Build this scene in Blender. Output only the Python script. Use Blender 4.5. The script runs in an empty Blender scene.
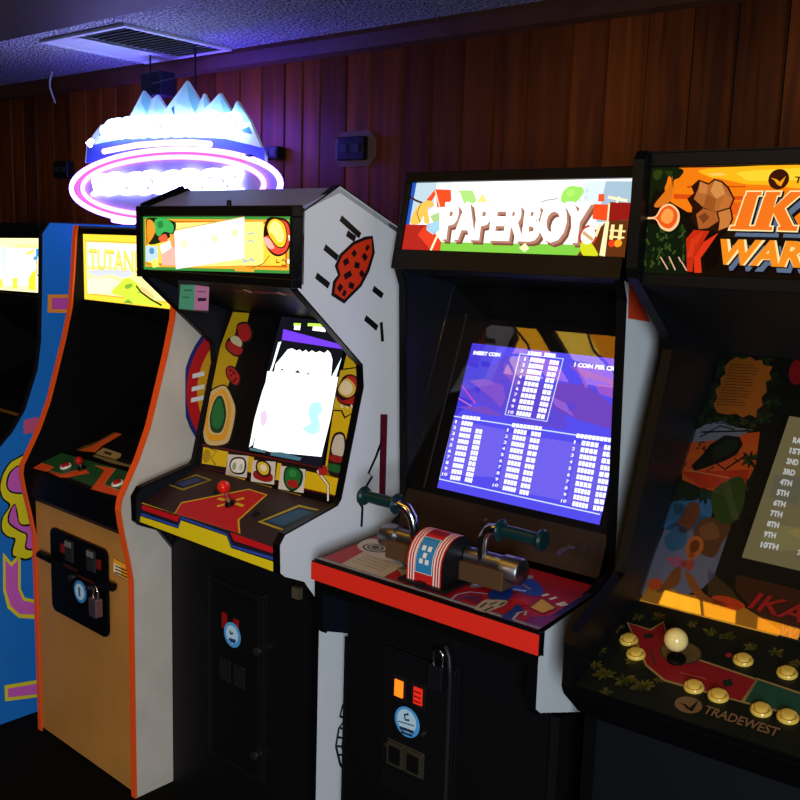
import bpy, math, random
from mathutils import Vector, Matrix
rnd = random.Random(11)
C = bpy.context.scene.collection
FR = {"c1": [[-3.0, 1.7], -2.5], "c2": [[-2.885, 1.616], -2.47], "c3": [[-2.227, 1.564], -1.38], "c4": [[-1.527, 1.578], 0.0], "c5": [[-0.82, 1.712], 2.8], "w": [[0, 0], 0.0]}
PL = {'c1_side': ('c1', 'X', (0.0,)), 'c1_marq': ('c1', 'T', (0.06, 0, 0, 1)), 'c2_side': ('c2', 'X', (0.6,)), 'c2_front': ('c2', 'T', (0.0, 0, 0, 1)), 'c2_marq': ('c2', 'T', (0.2, 0, 0, 1)), 'c2_panel': ('c2', 'T', (-0.005, 0.935, 0.105, 0.035)), 'c2_bezel': ('c2', 'T', (0.12, 0.965, 0.5, 0.4)), 'c3_side': ('c3', 'X', (0.62,)), 'c3_marq': ('c3', 'T', (0.022, 0, 0, 1)), 'c3_speaker': ('c3', 'T', (0.03, 1.6, 0.3, -0.115)), 'c3_panel': ('c3', 'T', (0.01, 0.955, 0.19, 0.075)), 'c3_lip': ('c3', 'T', (0.0, 0.897, 0.01, 0.058)), 'c3_bezel': ('c3', 'T', (0.2, 1.03, 0.235, 1)), 'c3_screen': ('c3', 'T', (0.203, 1.03, 0.235, 1)), 'c3_front': ('c3', 'T', (0.11, 0, 0, 1)), 'c4_side': ('c4', 'X', (0.62,)), 'c4_marq': ('c4', 'T', (0.268, 1.688, 0.034, 0.164)), 'c4_panel': ('c4', 'T', (0, 0.95, 0.27, 0.015)), 'c4_strip': ('c4', 'T', (-0.01, 0, 0, 1)), 'c4_screen': ('c4', 'T', (0.33, 1.1, 0.36, 1)), 'c4_front': ('c4', 'T', (0.1, 0, 0, 1)), 'c4_house': ('c4', 'T', (0.032, 0, 0, 1)), 'c5_marq': ('c5', 'T', (0.0, 0, 0, 1)), 'c5_panel': ('c5', 'T', (-0.19, 0.895, 0.29, 0.079)), 'c5_bezel': ('c5', 'T', (0.1, 0.974, 0.405, 0.504)), 'w_sign': ('w', 'T', (2.3, 0, 0, 1)), 'w_tube': ('w', 'T', (2.255, 0, 0, 1)), 'c3_card': ('c3', 'T', (0.03, 0, 0, 1))}
ART = {
 'c1_side': [
  ('P',1,'e08a2a',[(0.064,1.4954),(0.1644,1.4937),(0.1627,1.4291),(0.0603,1.434)]),
  ('P',2,'c04aa0',[(0.0782,1.4832),(0.164,1.4815),(0.163,1.4413),(0.0753,1.4456)]),
  ('P',1,'c0507a',[(-0.037,1.0689),(0.0127,1.0771),(0.011,1.0228),(-0.0395,1.0222)]),
  ('C',1,'101010',[(-0.0698,0.9426),(-0.1112,0.9107),(-0.1313,0.8584),(-0.1245,0.8102),(-0.1011,0.7795),(-0.1269,0.744),(-0.1313,0.6982),(-0.1104,0.6699),(-0.0879,0.6561),(-0.0981,0.6208),(-0.0866,0.5912),(-0.0119,0.5977),(0.008,0.9311)]),
  ('C',2,'d8c81e',[(-0.0691,0.9373),(-0.107,0.9065),(-0.1261,0.8575),(-0.1191,0.8127),(-0.094,0.7817),(-0.1217,0.743),(-0.1259,0.7015),(-0.1067,0.6744),(-0.0807,0.659),(-0.0909,0.621),(-0.0828,0.5976),(-0.0117,0.605),(0.0079,0.9258)]),
  ('C',3,'101010',[(-0.0556,0.9177),(-0.0952,0.896),(-0.1072,0.8543),(-0.0924,0.8255),(-0.0503,0.8127),(-0.0356,0.8208),(0.0053,0.8441),(0.0073,0.9081)]),
  ('C',4,'c85ab4',[(-0.0557,0.9125),(-0.09,0.8934),(-0.102,0.8534),(-0.0896,0.8302),(-0.0518,0.8192),(-0.039,0.8267),(0.0055,0.853),(0.0071,0.9028)]),
  ('C',3,'101010',[(-0.0798,0.7844),(-0.102,0.7568),(-0.1043,0.7183),(-0.0673,0.6822),(-0.0427,0.6626),(-0.048,0.6149),(-0.0023,0.6102),(0.0004,0.6917),(-0.0593,0.7074),(-0.0702,0.7524)]),
  ('C',4,'c85ab4',[(-0.08,0.7791),(-0.0968,0.754),(-0.0989,0.7208),(-0.0636,0.6868),(-0.0372,0.6651),(-0.0424,0.6191),(-0.0021,0.6156),(0.0001,0.6826),(-0.0612,0.7024),(-0.0756,0.7517)]),
  ('P',1,'d8c81e',[(-0.1263,0.62),(-0.0987,0.5788),(-0.0641,0.6059),(-0.0686,0.4762),(-0.0549,0.4395),(0.0054,0.4095),(0.0033,0.3427),(-0.0791,0.3716),(-0.1179,0.4181),(-0.1313,0.4869)]),
  ('P',2,'c85ab4',[(-0.1194,0.5944),(-0.0993,0.5627),(-0.0744,0.5839),(-0.0781,0.4759),(-0.0607,0.4301),(0.005,0.3984),(0.0038,0.3594),(-0.0759,0.3845),(-0.107,0.4233),(-0.122,0.4872)]),
  ('P',1,'d8c81e',[(-0.1388,0.1393),(0.0009,0.1164),(-0.0012,0.0498),(-0.1392,0.0807)]),
  ('P',2,'c85ab4',[(-0.1286,0.1246),(0.0005,0.1031),(-0.0008,0.0612),(-0.128,0.0907)])],
 'c1_marq': [
  ('P',1,'fff4b0',[(-0.4663,1.6772),(-0.0224,1.6844),(-0.0347,1.4987),(-0.4832,1.4832)]),
  ('P',2,'ffffff',[(-0.4696,1.6393),(-0.0668,1.6495),(-0.0748,1.5205),(-0.4814,1.5029)]),
  ('P',2,'ffe890',[(-0.2104,1.6596),(-0.0298,1.6608),(-0.0304,1.6519),(-0.2111,1.6489)]),
  ('P',3,'3a8fd0',[(-0.0638,1.6481),(-0.0275,1.649),(-0.029,1.6239),(-0.0441,1.6234),(-0.0662,1.6108),(-0.0878,1.6086),(-0.0777,1.6224),(-0.0654,1.6228)]),
  ('P',3,'c8f0f4',[(-0.3167,1.6463),(-0.2766,1.6473),(-0.2896,1.5628),(-0.3098,1.562)]),
  ('P',3,'f4e050',[(-0.3805,1.5304),(-0.3187,1.5333),(-0.3144,1.5019),(-0.3828,1.5015)]),
  ('P',3,'f4e640',[(-0.2417,1.54),(-0.2025,1.5433),(-0.2084,1.5044),(-0.241,1.5042)]),
  ('P',3,'e8e830',[(-0.1231,1.5424),(-0.0965,1.5677),(-0.0715,1.5748),(-0.0758,1.5054),(-0.1255,1.5058)]),
  ('P',3,'f4e050',[(-0.1359,1.6327),(-0.0792,1.6462),(-0.0737,1.6374),(-0.1302,1.6238)]),
  ('P',3,'fff0d0',[(-0.0563,1.6231),(-0.0326,1.6149),(-0.0404,1.5043),(-0.0637,1.5031),(-0.0703,1.5448),(-0.052,1.5934)]),
  ('S',4,'201808',0.004,[(-0.0566,1.6171),(-0.0673,1.5929),(-0.063,1.5631),(-0.0513,1.5547)]),
  ('S',4,'908890',0.003,[(-0.2233,1.5686),(-0.2015,1.5572),(-0.1965,1.5359)]),
  ('S',4,'908890',0.003,[(-0.2899,1.5597),(-0.2744,1.5447)])],
 'c2_side': [
  ('P',1,'2a2a6a',[(0.6577,1.2415),(0.6548,1.2789),(0.646,1.3154),(0.6317,1.35),(0.6121,1.382),(0.5877,1.4105),(0.5592,1.4349),(0.5273,1.4545),(0.4926,1.4688),(0.4562,1.4776),(0.4188,1.4805),(0.3814,1.4776),(0.3449,1.4688),(0.3103,1.4545),(0.2783,1.4349),(0.2498,1.4105),(0.2254,1.382),(0.2058,1.35),(0.1915,1.3154),(0.1827,1.2789),(0.1798,1.2415),(0.1827,1.2041),(0.1915,1.1677),(0.2058,1.133),(0.2254,1.1011),(0.2498,1.0725),(0.2783,1.0482),(0.3103,1.0286),(0.3449,1.0142),(0.3814,1.0055),(0.4188,1.0025),(0.4561,1.0055),(0.4926,1.0142),(0.5273,1.0286),(0.5592,1.0482),(0.5877,1.0725),(0.6121,1.1011),(0.6317,1.133),(0.646,1.1677),(0.6548,1.2041)]),
  ('P',2,'c01e22',[(0.6434,1.2415),(0.6406,1.2767),(0.6324,1.3109),(0.6189,1.3435),(0.6005,1.3736),(0.5776,1.4004),(0.5508,1.4233),(0.5207,1.4417),(0.4882,1.4552),(0.4539,1.4634),(0.4188,1.4662),(0.3836,1.4634),(0.3493,1.4552),(0.3168,1.4417),(0.2867,1.4233),(0.2599,1.4004),(0.237,1.3736),(0.2186,1.3435),(0.2051,1.3109),(0.1969,1.2767),(0.1941,1.2415),(0.1969,1.2064),(0.2051,1.1721),(0.2186,1.1395),(0.237,1.1095),(0.2599,1.0827),(0.2867,1.0598),(0.3168,1.0414),(0.3493,1.0279),(0.3836,1.0197),(0.4188,1.0169),(0.4539,1.0197),(0.4882,1.0279),(0.5207,1.0414),(0.5508,1.0598),(0.5776,1.0827),(0.6005,1.1095),(0.6189,1.1395),(0.6324,1.1721),(0.6406,1.2064)]),
  ('P',3,'d89a20',[(0.6052,1.2415),(0.6029,1.2707),(0.596,1.2991),(0.5849,1.3261),(0.5696,1.3511),(0.5506,1.3733),(0.5283,1.3923),(0.5034,1.4076),(0.4764,1.4188),(0.4479,1.4256),(0.4188,1.4279),(0.3896,1.4256),(0.3612,1.4188),(0.3341,1.4076),(0.3092,1.3923),(0.287,1.3733),(0.268,1.3511),(0.2527,1.3261),(0.2415,1.2991),(0.2347,1.2707),(0.2324,1.2415),(0.2347,1.2124),(0.2415,1.1839),(0.2527,1.1569),(0.268,1.132),(0.287,1.1097),(0.3092,1.0907),(0.3341,1.0754),(0.3612,1.0642),(0.3896,1.0574),(0.4188,1.0551),(0.4479,1.0574),(0.4764,1.0642),(0.5034,1.0754),(0.5283,1.0907),(0.5506,1.1097),(0.5696,1.132),(0.5848,1.1569),(0.596,1.1839),(0.6029,1.2124)]),
  ('P',4,'e8e4dc',[(0.2164,1.2966),(0.2591,1.3018),(0.2591,1.2882),(0.2149,1.2833)]),
  ('P',4,'e8e4dc',[(0.2133,1.2572),(0.259,1.2617),(0.259,1.2481),(0.2118,1.2439)]),
  ('P',4,'e8e4dc',[(0.2108,1.2238),(0.2589,1.2277),(0.2589,1.214),(0.2092,1.2105)])],
 'c2_marq': [
  ('P',1,'ffd83c',[(0.02,1.487),(0.58,1.487),(0.58,1.703),(0.02,1.703)]),
  ('P',2,'f0a030',[(0.035,1.505),(0.565,1.505),(0.565,1.682),(0.035,1.682)]),
  ('P',3,'fff0a0',[(0.038,1.508),(0.562,1.508),(0.562,1.679),(0.038,1.679)]),
  ('P',4,'fffce0',[(0.05,1.6),(0.5,1.6),(0.5,1.676),(0.05,1.676)]),
  ('T', 5, 'e89a18', 'TUTANKHAM', [(0.058, 1.588), (0.545, 1.588), (0.058, 1.655)], 0.02),
  ('T', 6, 'ffe860', 'TUTANKHAM', [(0.06, 1.591), (0.546, 1.591), (0.06, 1.656)], 0.005),
  ('C',5,'d0d4e8',[(0.0487,1.5835),(0.291,1.5951),(0.3001,1.5778),(0.2516,1.5686),(0.1927,1.5767),(0.104,1.5673)]),
  ('P',5,'ffffc8',[(0.0441,1.5591),(0.1923,1.5658),(0.2511,1.5507),(0.2371,1.5176),(0.0455,1.5067)]),
  ('C',6,'d0e040',[(0.1908,1.5186),(0.2381,1.55),(0.284,1.57),(0.3406,1.5551),(0.4257,1.511),(0.4851,1.4941),(0.2818,1.4916),(0.2629,1.5083)]),
  ('C',7,'80b030',[(0.2704,1.5445),(0.3027,1.5532),(0.3152,1.5468),(0.283,1.5345)]),
  ('P',7,'90c030',[(0.3399,1.5269),(0.3527,1.5382),(0.3648,1.5248)]),
  ('P',7,'70a830',[(0.2559,1.4899),(0.2886,1.5027),(0.3201,1.4904)]),
  ('S',8,'201808',0.006,[(0.3341,1.5477),(0.3649,1.5283),(0.4136,1.5103),(0.4733,1.495)]),
  ('P',7,'f0c880',[(0.3498,1.5468),(0.3837,1.5433),(0.4379,1.5186),(0.4257,1.511),(0.365,1.5318)])],
 'c2_panel': [
  ('P',1,'1f4f2a',[(0.0072,0.019),(0.0118,0.1128),(0.4121,0.1456),(0.546,0.0104)]),
  ('P',2,'d8501c',[(0.0268,-0.0016),(0.0198,0.0368),(0.1026,0.0382),(0.1095,0.0057)]),
  ('P',2,'d8501c',[(0.1043,0.0087),(0.184,0.0155),(0.2274,0.077),(0.2764,0.0643),(0.2256,0.0102),(0.2006,0.0026)]),
  ('P',2,'d8501c',[(0.2493,0.1029),(0.3444,0.1179),(0.4043,0.035),(0.4992,0.0352),(0.5373,0.0112),(0.3882,-0.0014),(0.3145,0.0964)]),
  ('S',3,'e8a070',0.002,[(0.0898,0.013),(0.1803,0.0189),(0.2282,0.0797)]),
  ('S',3,'e8a070',0.002,[(0.2468,0.1044),(0.3421,0.1194),(0.4033,0.037),(0.5013,0.0338)])],
 'c2_bezel': [
  ('P',1,'4a3a18',[(0.0423,0.0211),(0.1365,0.0639),(0.2291,0.222),(0.2172,0.2322),(0.1143,0.0811),(0.068,0.0485)]),
  ('P',2,'b84a1c',[(0.0614,0.0239),(0.1068,0.0572),(0.2331,0.2186),(0.2489,0.2051),(0.1576,0.0687),(0.1547,0.0372)]),
  ('P',1,'8a7444',[(0.1611,0.0323),(0.1698,0.0633),(0.2836,0.0607),(0.2994,0.0354)]),
  ('P',2,'2a2418',[(0.194,0.0527),(0.2362,0.0529),(0.2421,0.0431),(0.1969,0.0438)]),
  ('P',1,'6a5a34',[(0.1601,0.0288),(0.2835,0.0317),(0.4098,0.035),(0.4164,0.0253),(0.2803,0.0177),(0.1598,0.0207)]),
  ('P',2,'101010',[(0.2842,0.0435),(0.3593,0.0442),(0.3675,0.0309),(0.2873,0.0302)])],
 'c2_front': [
  ('P',1,'f0a428',[(0.5,0.7432),(0.5867,0.7395),(0.5929,0.6947),(0.4986,0.7005)]),
  ('P',2,'f0dcb0',[(0.5015,0.7298),(0.5396,0.7275),(0.5406,0.6971),(0.5005,0.701)]),
  ('S',3,'241408',0.004,[(0.5108,0.7223),(0.5816,0.722)]),
  ('S',3,'241408',0.004,[(0.5105,0.7123),(0.5813,0.7122)]),
  ('S',3,'241408',0.004,[(0.5102,0.7024),(0.581,0.7024)])],
 'c3_side': [
  ('P',1,'181010',[(0.2628,1.7181),(0.2913,1.7206),(0.3009,1.6787),(0.2817,1.6311),(0.2544,1.5943),(0.1924,1.5519),(0.1464,1.5736),(0.1515,1.6075),(0.1681,1.6226),(0.1565,1.6447),(0.1739,1.6735),(0.2175,1.7032)]),
  ('P',2,'d83414',[(0.2631,1.7095),(0.2864,1.7135),(0.2903,1.6786),(0.2711,1.6346),(0.2465,1.5997),(0.1921,1.5623),(0.1571,1.5785),(0.1613,1.604),(0.1779,1.6226),(0.1674,1.6447),(0.1814,1.6686),(0.2228,1.6965)]),
  ('S',3,'181010',0.015,[(0.1869,1.6507),(0.2039,1.6594)]),
  ('S',3,'181010',0.015,[(0.2183,1.681),(0.2287,1.6708)]),
  ('S',3,'181010',0.015,[(0.2554,1.6738),(0.2688,1.6617)]),
  ('S',3,'181010',0.015,[(0.2257,1.6484),(0.2436,1.645)]),
  ('S',3,'181010',0.015,[(0.1904,1.6174),(0.215,1.6277)]),
  ('S',3,'181010',0.015,[(0.2479,1.632),(0.2586,1.6197)]),
  ('S',3,'181010',0.015,[(0.2071,1.5992),(0.225,1.5938)]),
  ('S',3,'181010',0.015,[(0.1703,1.5859),(0.1823,1.5978)]),
  ('S',3,'181010',0.015,[(0.2676,1.6939),(0.2756,1.6871)]),
  ('S',3,'181010',0.015,[(0.1865,1.5805),(0.1966,1.5752)]),
  ('S',1,'101010',0.016,[(0.1737,1.7601),(0.2448,1.7193)]),
  ('S',1,'101010',0.016,[(0.1969,1.7248),(0.2274,1.7103)]),
  ('S',1,'101010',0.016,[(0.1206,1.6895),(0.1669,1.6633)]),
  ('S',1,'101010',0.016,[(0.0942,1.622),(0.1385,1.5966)]),
  ('S',1,'101010',0.016,[(0.2978,1.5885),(0.3349,1.5681)]),
  ('S',1,'101010',0.016,[(0.2703,1.5144),(0.318,1.4854)]),
  ('S',1,'101010',0.012,[(0.3323,1.5003),(0.3399,1.4496)]),
  ('S',1,'0c0c14',0.009,[(0.3527,1.194),(0.3261,1.1427),(0.2985,1.1031),(0.3139,1.092),(0.2585,1.0347),(0.2782,1.015),(0.2767,0.9612)]),
  ('P',1,'5a1424',[(0.3393,1.2565),(0.3682,1.2532),(0.369,1.024),(0.3433,1.0287)]),
  ('S',1,'101014',0.008,[(0.2368,0.55),(0.2272,0.5251),(0.24,0.4861),(0.2194,0.4763),(0.2111,0.4493),(0.2324,0.4325),(0.2074,0.4161),(0.1974,0.3681),(0.2152,0.3083),(0.2521,0.2572),(0.3268,0.2084)]),
  ('S',1,'101014',0.008,[(0.2577,0.4492),(0.2311,0.3982),(0.2207,0.3587),(0.2412,0.3009),(0.2758,0.2649)]),
  ('S',1,'101014',0.006,[(0.2121,0.4143),(0.2381,0.399)]),
  ('S',1,'101014',0.006,[(0.2036,0.3917),(0.2271,0.3788)]),
  ('S',1,'101014',0.006,[(0.1997,0.3672),(0.2231,0.3559)]),
  ('S',1,'101014',0.006,[(0.2028,0.3398),(0.2309,0.3299)]),
  ('S',1,'101014',0.006,[(0.2177,0.3038),(0.2435,0.3035)])],
 'c3_marq': [
  ('P',1,'3a8a3a',[(0.022,1.612),(0.612,1.626),(0.61,1.757),(0.022,1.754)]),
  ('P',2,'e8a02c',[(0.03,1.62),(0.604,1.633),(0.602,1.75),(0.03,1.748)]),
  ('P',3,'c86414',[(0.036,1.626),(0.598,1.639),(0.596,1.745),(0.036,1.743)]),
  ('P',4,'ffcf40',[(0.042,1.63),(0.592,1.643),(0.59,1.74),(0.042,1.738)]),
  ('P',5,'ffe880',[(0.1693,1.7391),(0.5143,1.7447),(0.5155,1.6412),(0.168,1.6252)]),
  ('C',5,'18240c',[(0.0411,1.7487),(0.1103,1.7491),(0.1693,1.7391),(0.1592,1.7099),(0.1094,1.6884),(0.0481,1.6811),(0.0404,1.714)]),
  ('C',6,'e89028',[(0.0431,1.744),(0.0698,1.7412),(0.0795,1.7145),(0.0481,1.6841),(0.0424,1.708)]),
  ('C',6,'3aa850',[(0.08,1.7466),(0.1253,1.7492),(0.1595,1.7332),(0.1544,1.7127),(0.1198,1.7151),(0.0945,1.7029),(0.0775,1.7175)]),
  ('C',7,'2a7a3a',[(0.09,1.7384),(0.1102,1.7433),(0.115,1.7298),(0.0979,1.7237)]),
  ('C',6,'e05a38',[(0.0945,1.6999),(0.1247,1.7093),(0.1344,1.693),(0.1044,1.6883)]),
  ('P',6,'f4b0a0',[(0.1041,1.6735),(0.1344,1.6919),(0.1669,1.6984),(0.168,1.6282),(0.1084,1.626)]),
  ('P',7,'fff4f0',[(0.0992,1.6793),(0.1443,1.6921),(0.1539,1.6747),(0.1089,1.6558)]),
  ('P',7,'f4a050',[(0.1445,1.7097),(0.1651,1.71),(0.1647,1.675),(0.1509,1.6746)]),
  ('P',6,'b8d4ee',[(0.0355,1.6766),(0.091,1.6755),(0.0904,1.6361),(0.0346,1.6341)]),
  ('E',7,'5a90b0',0.012,0.009,(0.0632,1.6634)),
  ('P',7,'ffe060',[(0.0575,1.6331),(0.0834,1.646),(0.0983,1.6226),(0.0675,1.6184)]),
  ('P',6,'ffffff',[(0.1642,1.717),(0.4452,1.7549),(0.4459,1.656),(0.1699,1.6188)]),
  ('S',7,'c8a860',0.0025,[(0.1691,1.7205),(0.4452,1.7554)]),
  ('E',7,'fffab0',0.012,0.01,(0.2073,1.6847)),
  ('E',7,'fffab0',0.012,0.01,(0.3321,1.7015)),
  ('E',7,'fffab0',0.012,0.01,(0.4107,1.7167)),
  ('E',7,'fffdd8',0.012,0.008,(0.2823,1.6949)),
  ('S',7,'a8c0b8',0.004,[(0.4572,1.7147),(0.482,1.7173)]),
  ('S',7,'a8c0b8',0.004,[(0.4573,1.6959),(0.4698,1.6999),(0.4822,1.6948)]),
  ('S',7,'a8c0b8',0.004,[(0.4366,1.6546),(0.4577,1.6488)]),
  ('S',7,'a8c0b8',0.004,[(0.466,1.6583),(0.4827,1.6496)]),
  ('S',7,'a8c0b8',0.004,[(0.4392,1.6465),(0.4826,1.655)]),
  ('C',5,'281008',[(0.5262,1.7501),(0.5618,1.7555),(0.6022,1.7454),(0.6121,1.7069),(0.5981,1.6755),(0.5632,1.664),(0.5312,1.6789),(0.5147,1.7104)]),
  ('C',6,'e84838',[(0.554,1.7476),(0.5969,1.7428),(0.6075,1.7094),(0.5942,1.678),(0.5631,1.6693),(0.5311,1.6842),(0.5187,1.7078),(0.5387,1.716)]),
  ('C',7,'281008',[(0.5264,1.7343),(0.5398,1.7496),(0.5618,1.7529),(0.5893,1.7401),(0.5998,1.7119),(0.5902,1.6868),(0.5668,1.6851),(0.5404,1.7045),(0.5323,1.7159)]),
  ('C',8,'ffc828',[(0.5297,1.7333),(0.5414,1.7475),(0.5619,1.7508),(0.587,1.7391),(0.5967,1.7118),(0.5878,1.6893),(0.5675,1.6878),(0.5436,1.7056),(0.5347,1.717)]),
  ('C',9,'ffe98a',[(0.5369,1.7318),(0.5478,1.7445),(0.5619,1.7456),(0.5793,1.7349),(0.589,1.7117),(0.5814,1.6985),(0.5673,1.6998),(0.5498,1.7162),(0.537,1.7202)]),
  ('C',8,'ffb0a0',[(0.5187,1.7078),(0.5372,1.7044),(0.555,1.6848),(0.5407,1.6813),(0.523,1.692)]),
  ('S',6,'a87810',0.003,[(0.5377,1.6659),(0.5154,1.6454),(0.4745,1.6331),(0.4621,1.6272)]),
  ('S',6,'402408',0.003,[(0.5633,1.6577),(0.561,1.6502),(0.5728,1.6507)]),
  ('S',6,'402408',0.003,[(0.5806,1.653),(0.5867,1.6595),(0.5931,1.6524)]),
  ('S',6,'805018',0.003,[(0.5792,1.6446),(0.5932,1.6441)]),
  ('P',6,'ffa030',[(0.4068,1.6343),(0.4325,1.6392),(0.4829,1.6302),(0.4812,1.6247),(0.4112,1.624)]),
  ('P',8,'fffbe0',[(0.6028,1.714),(0.615,1.7157),(0.6153,1.6977),(0.6053,1.7027)]),
  ('P',8,'fffbe0',[(0.6007,1.6589),(0.6138,1.6583),(0.6132,1.6479),(0.6009,1.6496)])],
 'c3_card': [
  ('P',1,'4a9a80',[(0.1762,1.5784),(0.2377,1.5809),(0.2335,1.5151),(0.1677,1.5143)]),
  ('P',1,'b078a8',[(0.2377,1.5809),(0.2973,1.5782),(0.2926,1.518),(0.2335,1.5151)]),
  ('P',2,'301828',[(0.2508,1.5478),(0.2862,1.5499),(0.2843,1.5417),(0.2488,1.5395)]),
  ('S',2,'2a6a5a',0.004,[(0.1906,1.5644),(0.2243,1.5662)]),
  ('S',2,'2a6a5a',0.003,[(0.1856,1.5463),(0.2146,1.5469)]),
  ('S',2,'7a4a78',0.003,[(0.248,1.5646),(0.2853,1.5655)])],
 'c3_speaker': [
  ('E',1,'7a1420',0.008,0.012,(0.3059,0.089)),
  ('E',1,'7a1420',0.008,0.012,(0.3299,0.0877)),
  ('E',1,'7a1420',0.008,0.012,(0.3537,0.0865)),
  ('E',1,'7a1420',0.008,0.012,(0.3772,0.0852)),
  ('E',1,'7a1420',0.008,0.012,(0.4003,0.084)),
  ('E',1,'7a1420',0.008,0.012,(0.4232,0.0828)),
  ('E',1,'7a1420',0.008,0.012,(0.4458,0.0816)),
  ('E',1,'7a1420',0.008,0.012,(0.4681,0.0805)),
  ('E',1,'7a1420',0.008,0.012,(0.4901,0.0793)),
  ('E',1,'7a1420',0.008,0.012,(0.5118,0.0782)),
  ('E',1,'7a1420',0.008,0.012,(0.5333,0.077)),
  ('E',1,'7a1420',0.008,0.012,(0.5545,0.0759)),
  ('E',2,'a89078',0.01,0.014,(0.3572,0.0808)),
  ('E',2,'a88070',0.01,0.014,(0.4881,0.0796))],
 'c3_bezel': [
  ('P',1,'b8960e',[(0.0529,0.4711),(0.1266,0.4727),(0.1224,0.4077),(0.1119,0.3265),(0.0918,0.2528),(0.1039,0.0819),(0.037,0.0712),(-0.0031,0.2413),(0.0242,0.3598)]),
  ('P',1,'5a1410',[(0.0171,0.0691),(0.6021,0.0919),(0.6197,0.0215),(0.0319,-0.0032)]),
  ('P',2,'1a0a08',[(0.0184,0.0645),(0.6036,0.0856),(0.6163,0.0255),(0.0326,0.0016)]),
  ('P',3,'d8b414',[(0.0333,0.0615),(0.1477,0.0656),(0.1502,0.021),(0.0399,0.0131)]),
  ('P',3,'d8b414',[(0.4716,0.0679),(0.6003,0.0697),(0.6,0.0259),(0.4732,0.0218)]),
  ('S',4,'201008',0.003,[(0.0646,0.0632),(0.0974,0.0585),(0.078,0.0352),(0.1034,0.0195)]),
  ('E',4,'a88c10',0.018,0.02,(0.0561,0.0382)),
  ('S',5,'e8e0d0',0.006,[(0.5124,0.0759),(0.5405,0.0586),(0.5605,0.0456),(0.5706,0.0058)]),
  ('S',4,'181010',0.01,[(0.5124,0.0759),(0.5405,0.0586),(0.5605,0.0456),(0.5706,0.0058)]),
  ('P',4,'d0c8c0',[(0.1486,0.0591),(0.2372,0.0688),(0.2455,0.0075),(0.1547,-0.0019)]),
  ('P',4,'d0c8c0',[(0.2569,0.0605),(0.3509,0.0716),(0.3604,0.0091),(0.2646,0.0014)]),
  ('P',4,'d0c8c0',[(0.3729,0.0647),(0.469,0.0712),(0.4775,0.0086),(0.379,0.0014)]),
  ('P',3,'d8b414',[(0.2363,0.0686),(0.2595,0.0686),(0.264,0.0244),(0.2446,0.0248)]),
  ('P',3,'d8b414',[(0.3569,0.0701),(0.3739,0.0711),(0.3793,0.0239),(0.3602,0.0235)]),
  ('P',5,'c8a418',[(0.1455,-0.0016),(0.2408,0.0034),(0.2424,-0.0092),(0.1448,-0.0169)]),
  ('P',5,'c8a418',[(0.258,-0.0025),(0.3541,0.0016),(0.3548,-0.0077),(0.257,-0.0129)]),
  ('P',5,'c8a418',[(0.3723,-0.0012),(0.4716,0.0014),(0.4707,-0.0086),(0.37,-0.0129)]),
  ('C',6,'20201c',[(0.1639,0.03),(0.1755,0.0531),(0.2181,0.0603),(0.2357,0.0426),(0.2296,0.0156),(0.1856,0.0102)]),
  ('C',7,'e8e4dc',[(0.17,0.0298),(0.1805,0.0493),(0.2165,0.0555),(0.2283,0.0413),(0.2245,0.0199),(0.1864,0.0143)]),
  ('E',8,'8aa890',0.008,0.011,(0.1868,0.0308)),
  ('E',8,'b8c4b0',0.008,0.01,(0.216,0.0326)),
  ('C',6,'901a18',[(0.2694,0.026),(0.2832,0.0349),(0.3421,0.0359),(0.3505,0.0186),(0.323,0.0103),(0.2796,0.0131)]),
  ('C',7,'201008',[(0.2765,0.0593),(0.3028,0.0671),(0.3337,0.0566),(0.3376,0.032),(0.312,0.0229),(0.2804,0.0344)]),
  ('C',8,'d8b838',[(0.2822,0.0558),(0.304,0.0628),(0.328,0.0537),(0.3302,0.0351),(0.3107,0.0277),(0.2872,0.0375)]),
  ('C',9,'e8e0b8',[(0.2947,0.0516),(0.3103,0.0569),(0.322,0.0482),(0.3156,0.0375),(0.2995,0.041)]),
  ('C',6,'0c2a12',[(0.3922,0.0606),(0.4248,0.0726),(0.4613,0.0606),(0.4631,0.0272),(0.4339,0.0045),(0.3981,0.0212)]),
  ('C',7,'1c6a30',[(0.3976,0.0572),(0.4242,0.0681),(0.4551,0.0576),(0.4557,0.0289),(0.4323,0.0103),(0.4038,0.0235)]),
  ('C',8,'a02018',[(0.4097,0.0283),(0.443,0.037),(0.4521,0.019),(0.4223,0.0146)]),
  ('C',8,'2a8a40',[(0.4109,0.0577),(0.4317,0.0633),(0.4402,0.0476),(0.4168,0.042)]),
  ('C',3,'201410',[(0.013,0.219),(0.0307,0.2394),(0.0821,0.2546),(0.1312,0.2162),(0.1529,0.1838),(0.1531,0.1133),(0.1314,0.0816),(0.0474,0.068),(0.0098,0.1153),(0.0053,0.1633)]),
  ('C',4,'c8b078',[(0.0165,0.2164),(0.0363,0.2364),(0.0815,0.2504),(0.126,0.2155),(0.146,0.1828),(0.1454,0.115),(0.1266,0.0855),(0.0487,0.073),(0.0153,0.1162),(0.0108,0.1641)]),
  ('C',5,'d89a1c',[(0.0282,0.2088),(0.048,0.2282),(0.0791,0.2393),(0.1128,0.2108),(0.1295,0.1776),(0.1292,0.1214),(0.1138,0.0953),(0.0544,0.086),(0.0281,0.1181),(0.0218,0.1656)]),
  ('C',6,'c8b078',[(0.0408,0.2044),(0.0548,0.2207),(0.0762,0.227),(0.1022,0.2035),(0.1164,0.1728),(0.1155,0.1311),(0.1049,0.1106),(0.0584,0.1046),(0.0391,0.1257),(0.0327,0.1671)]),
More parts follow.
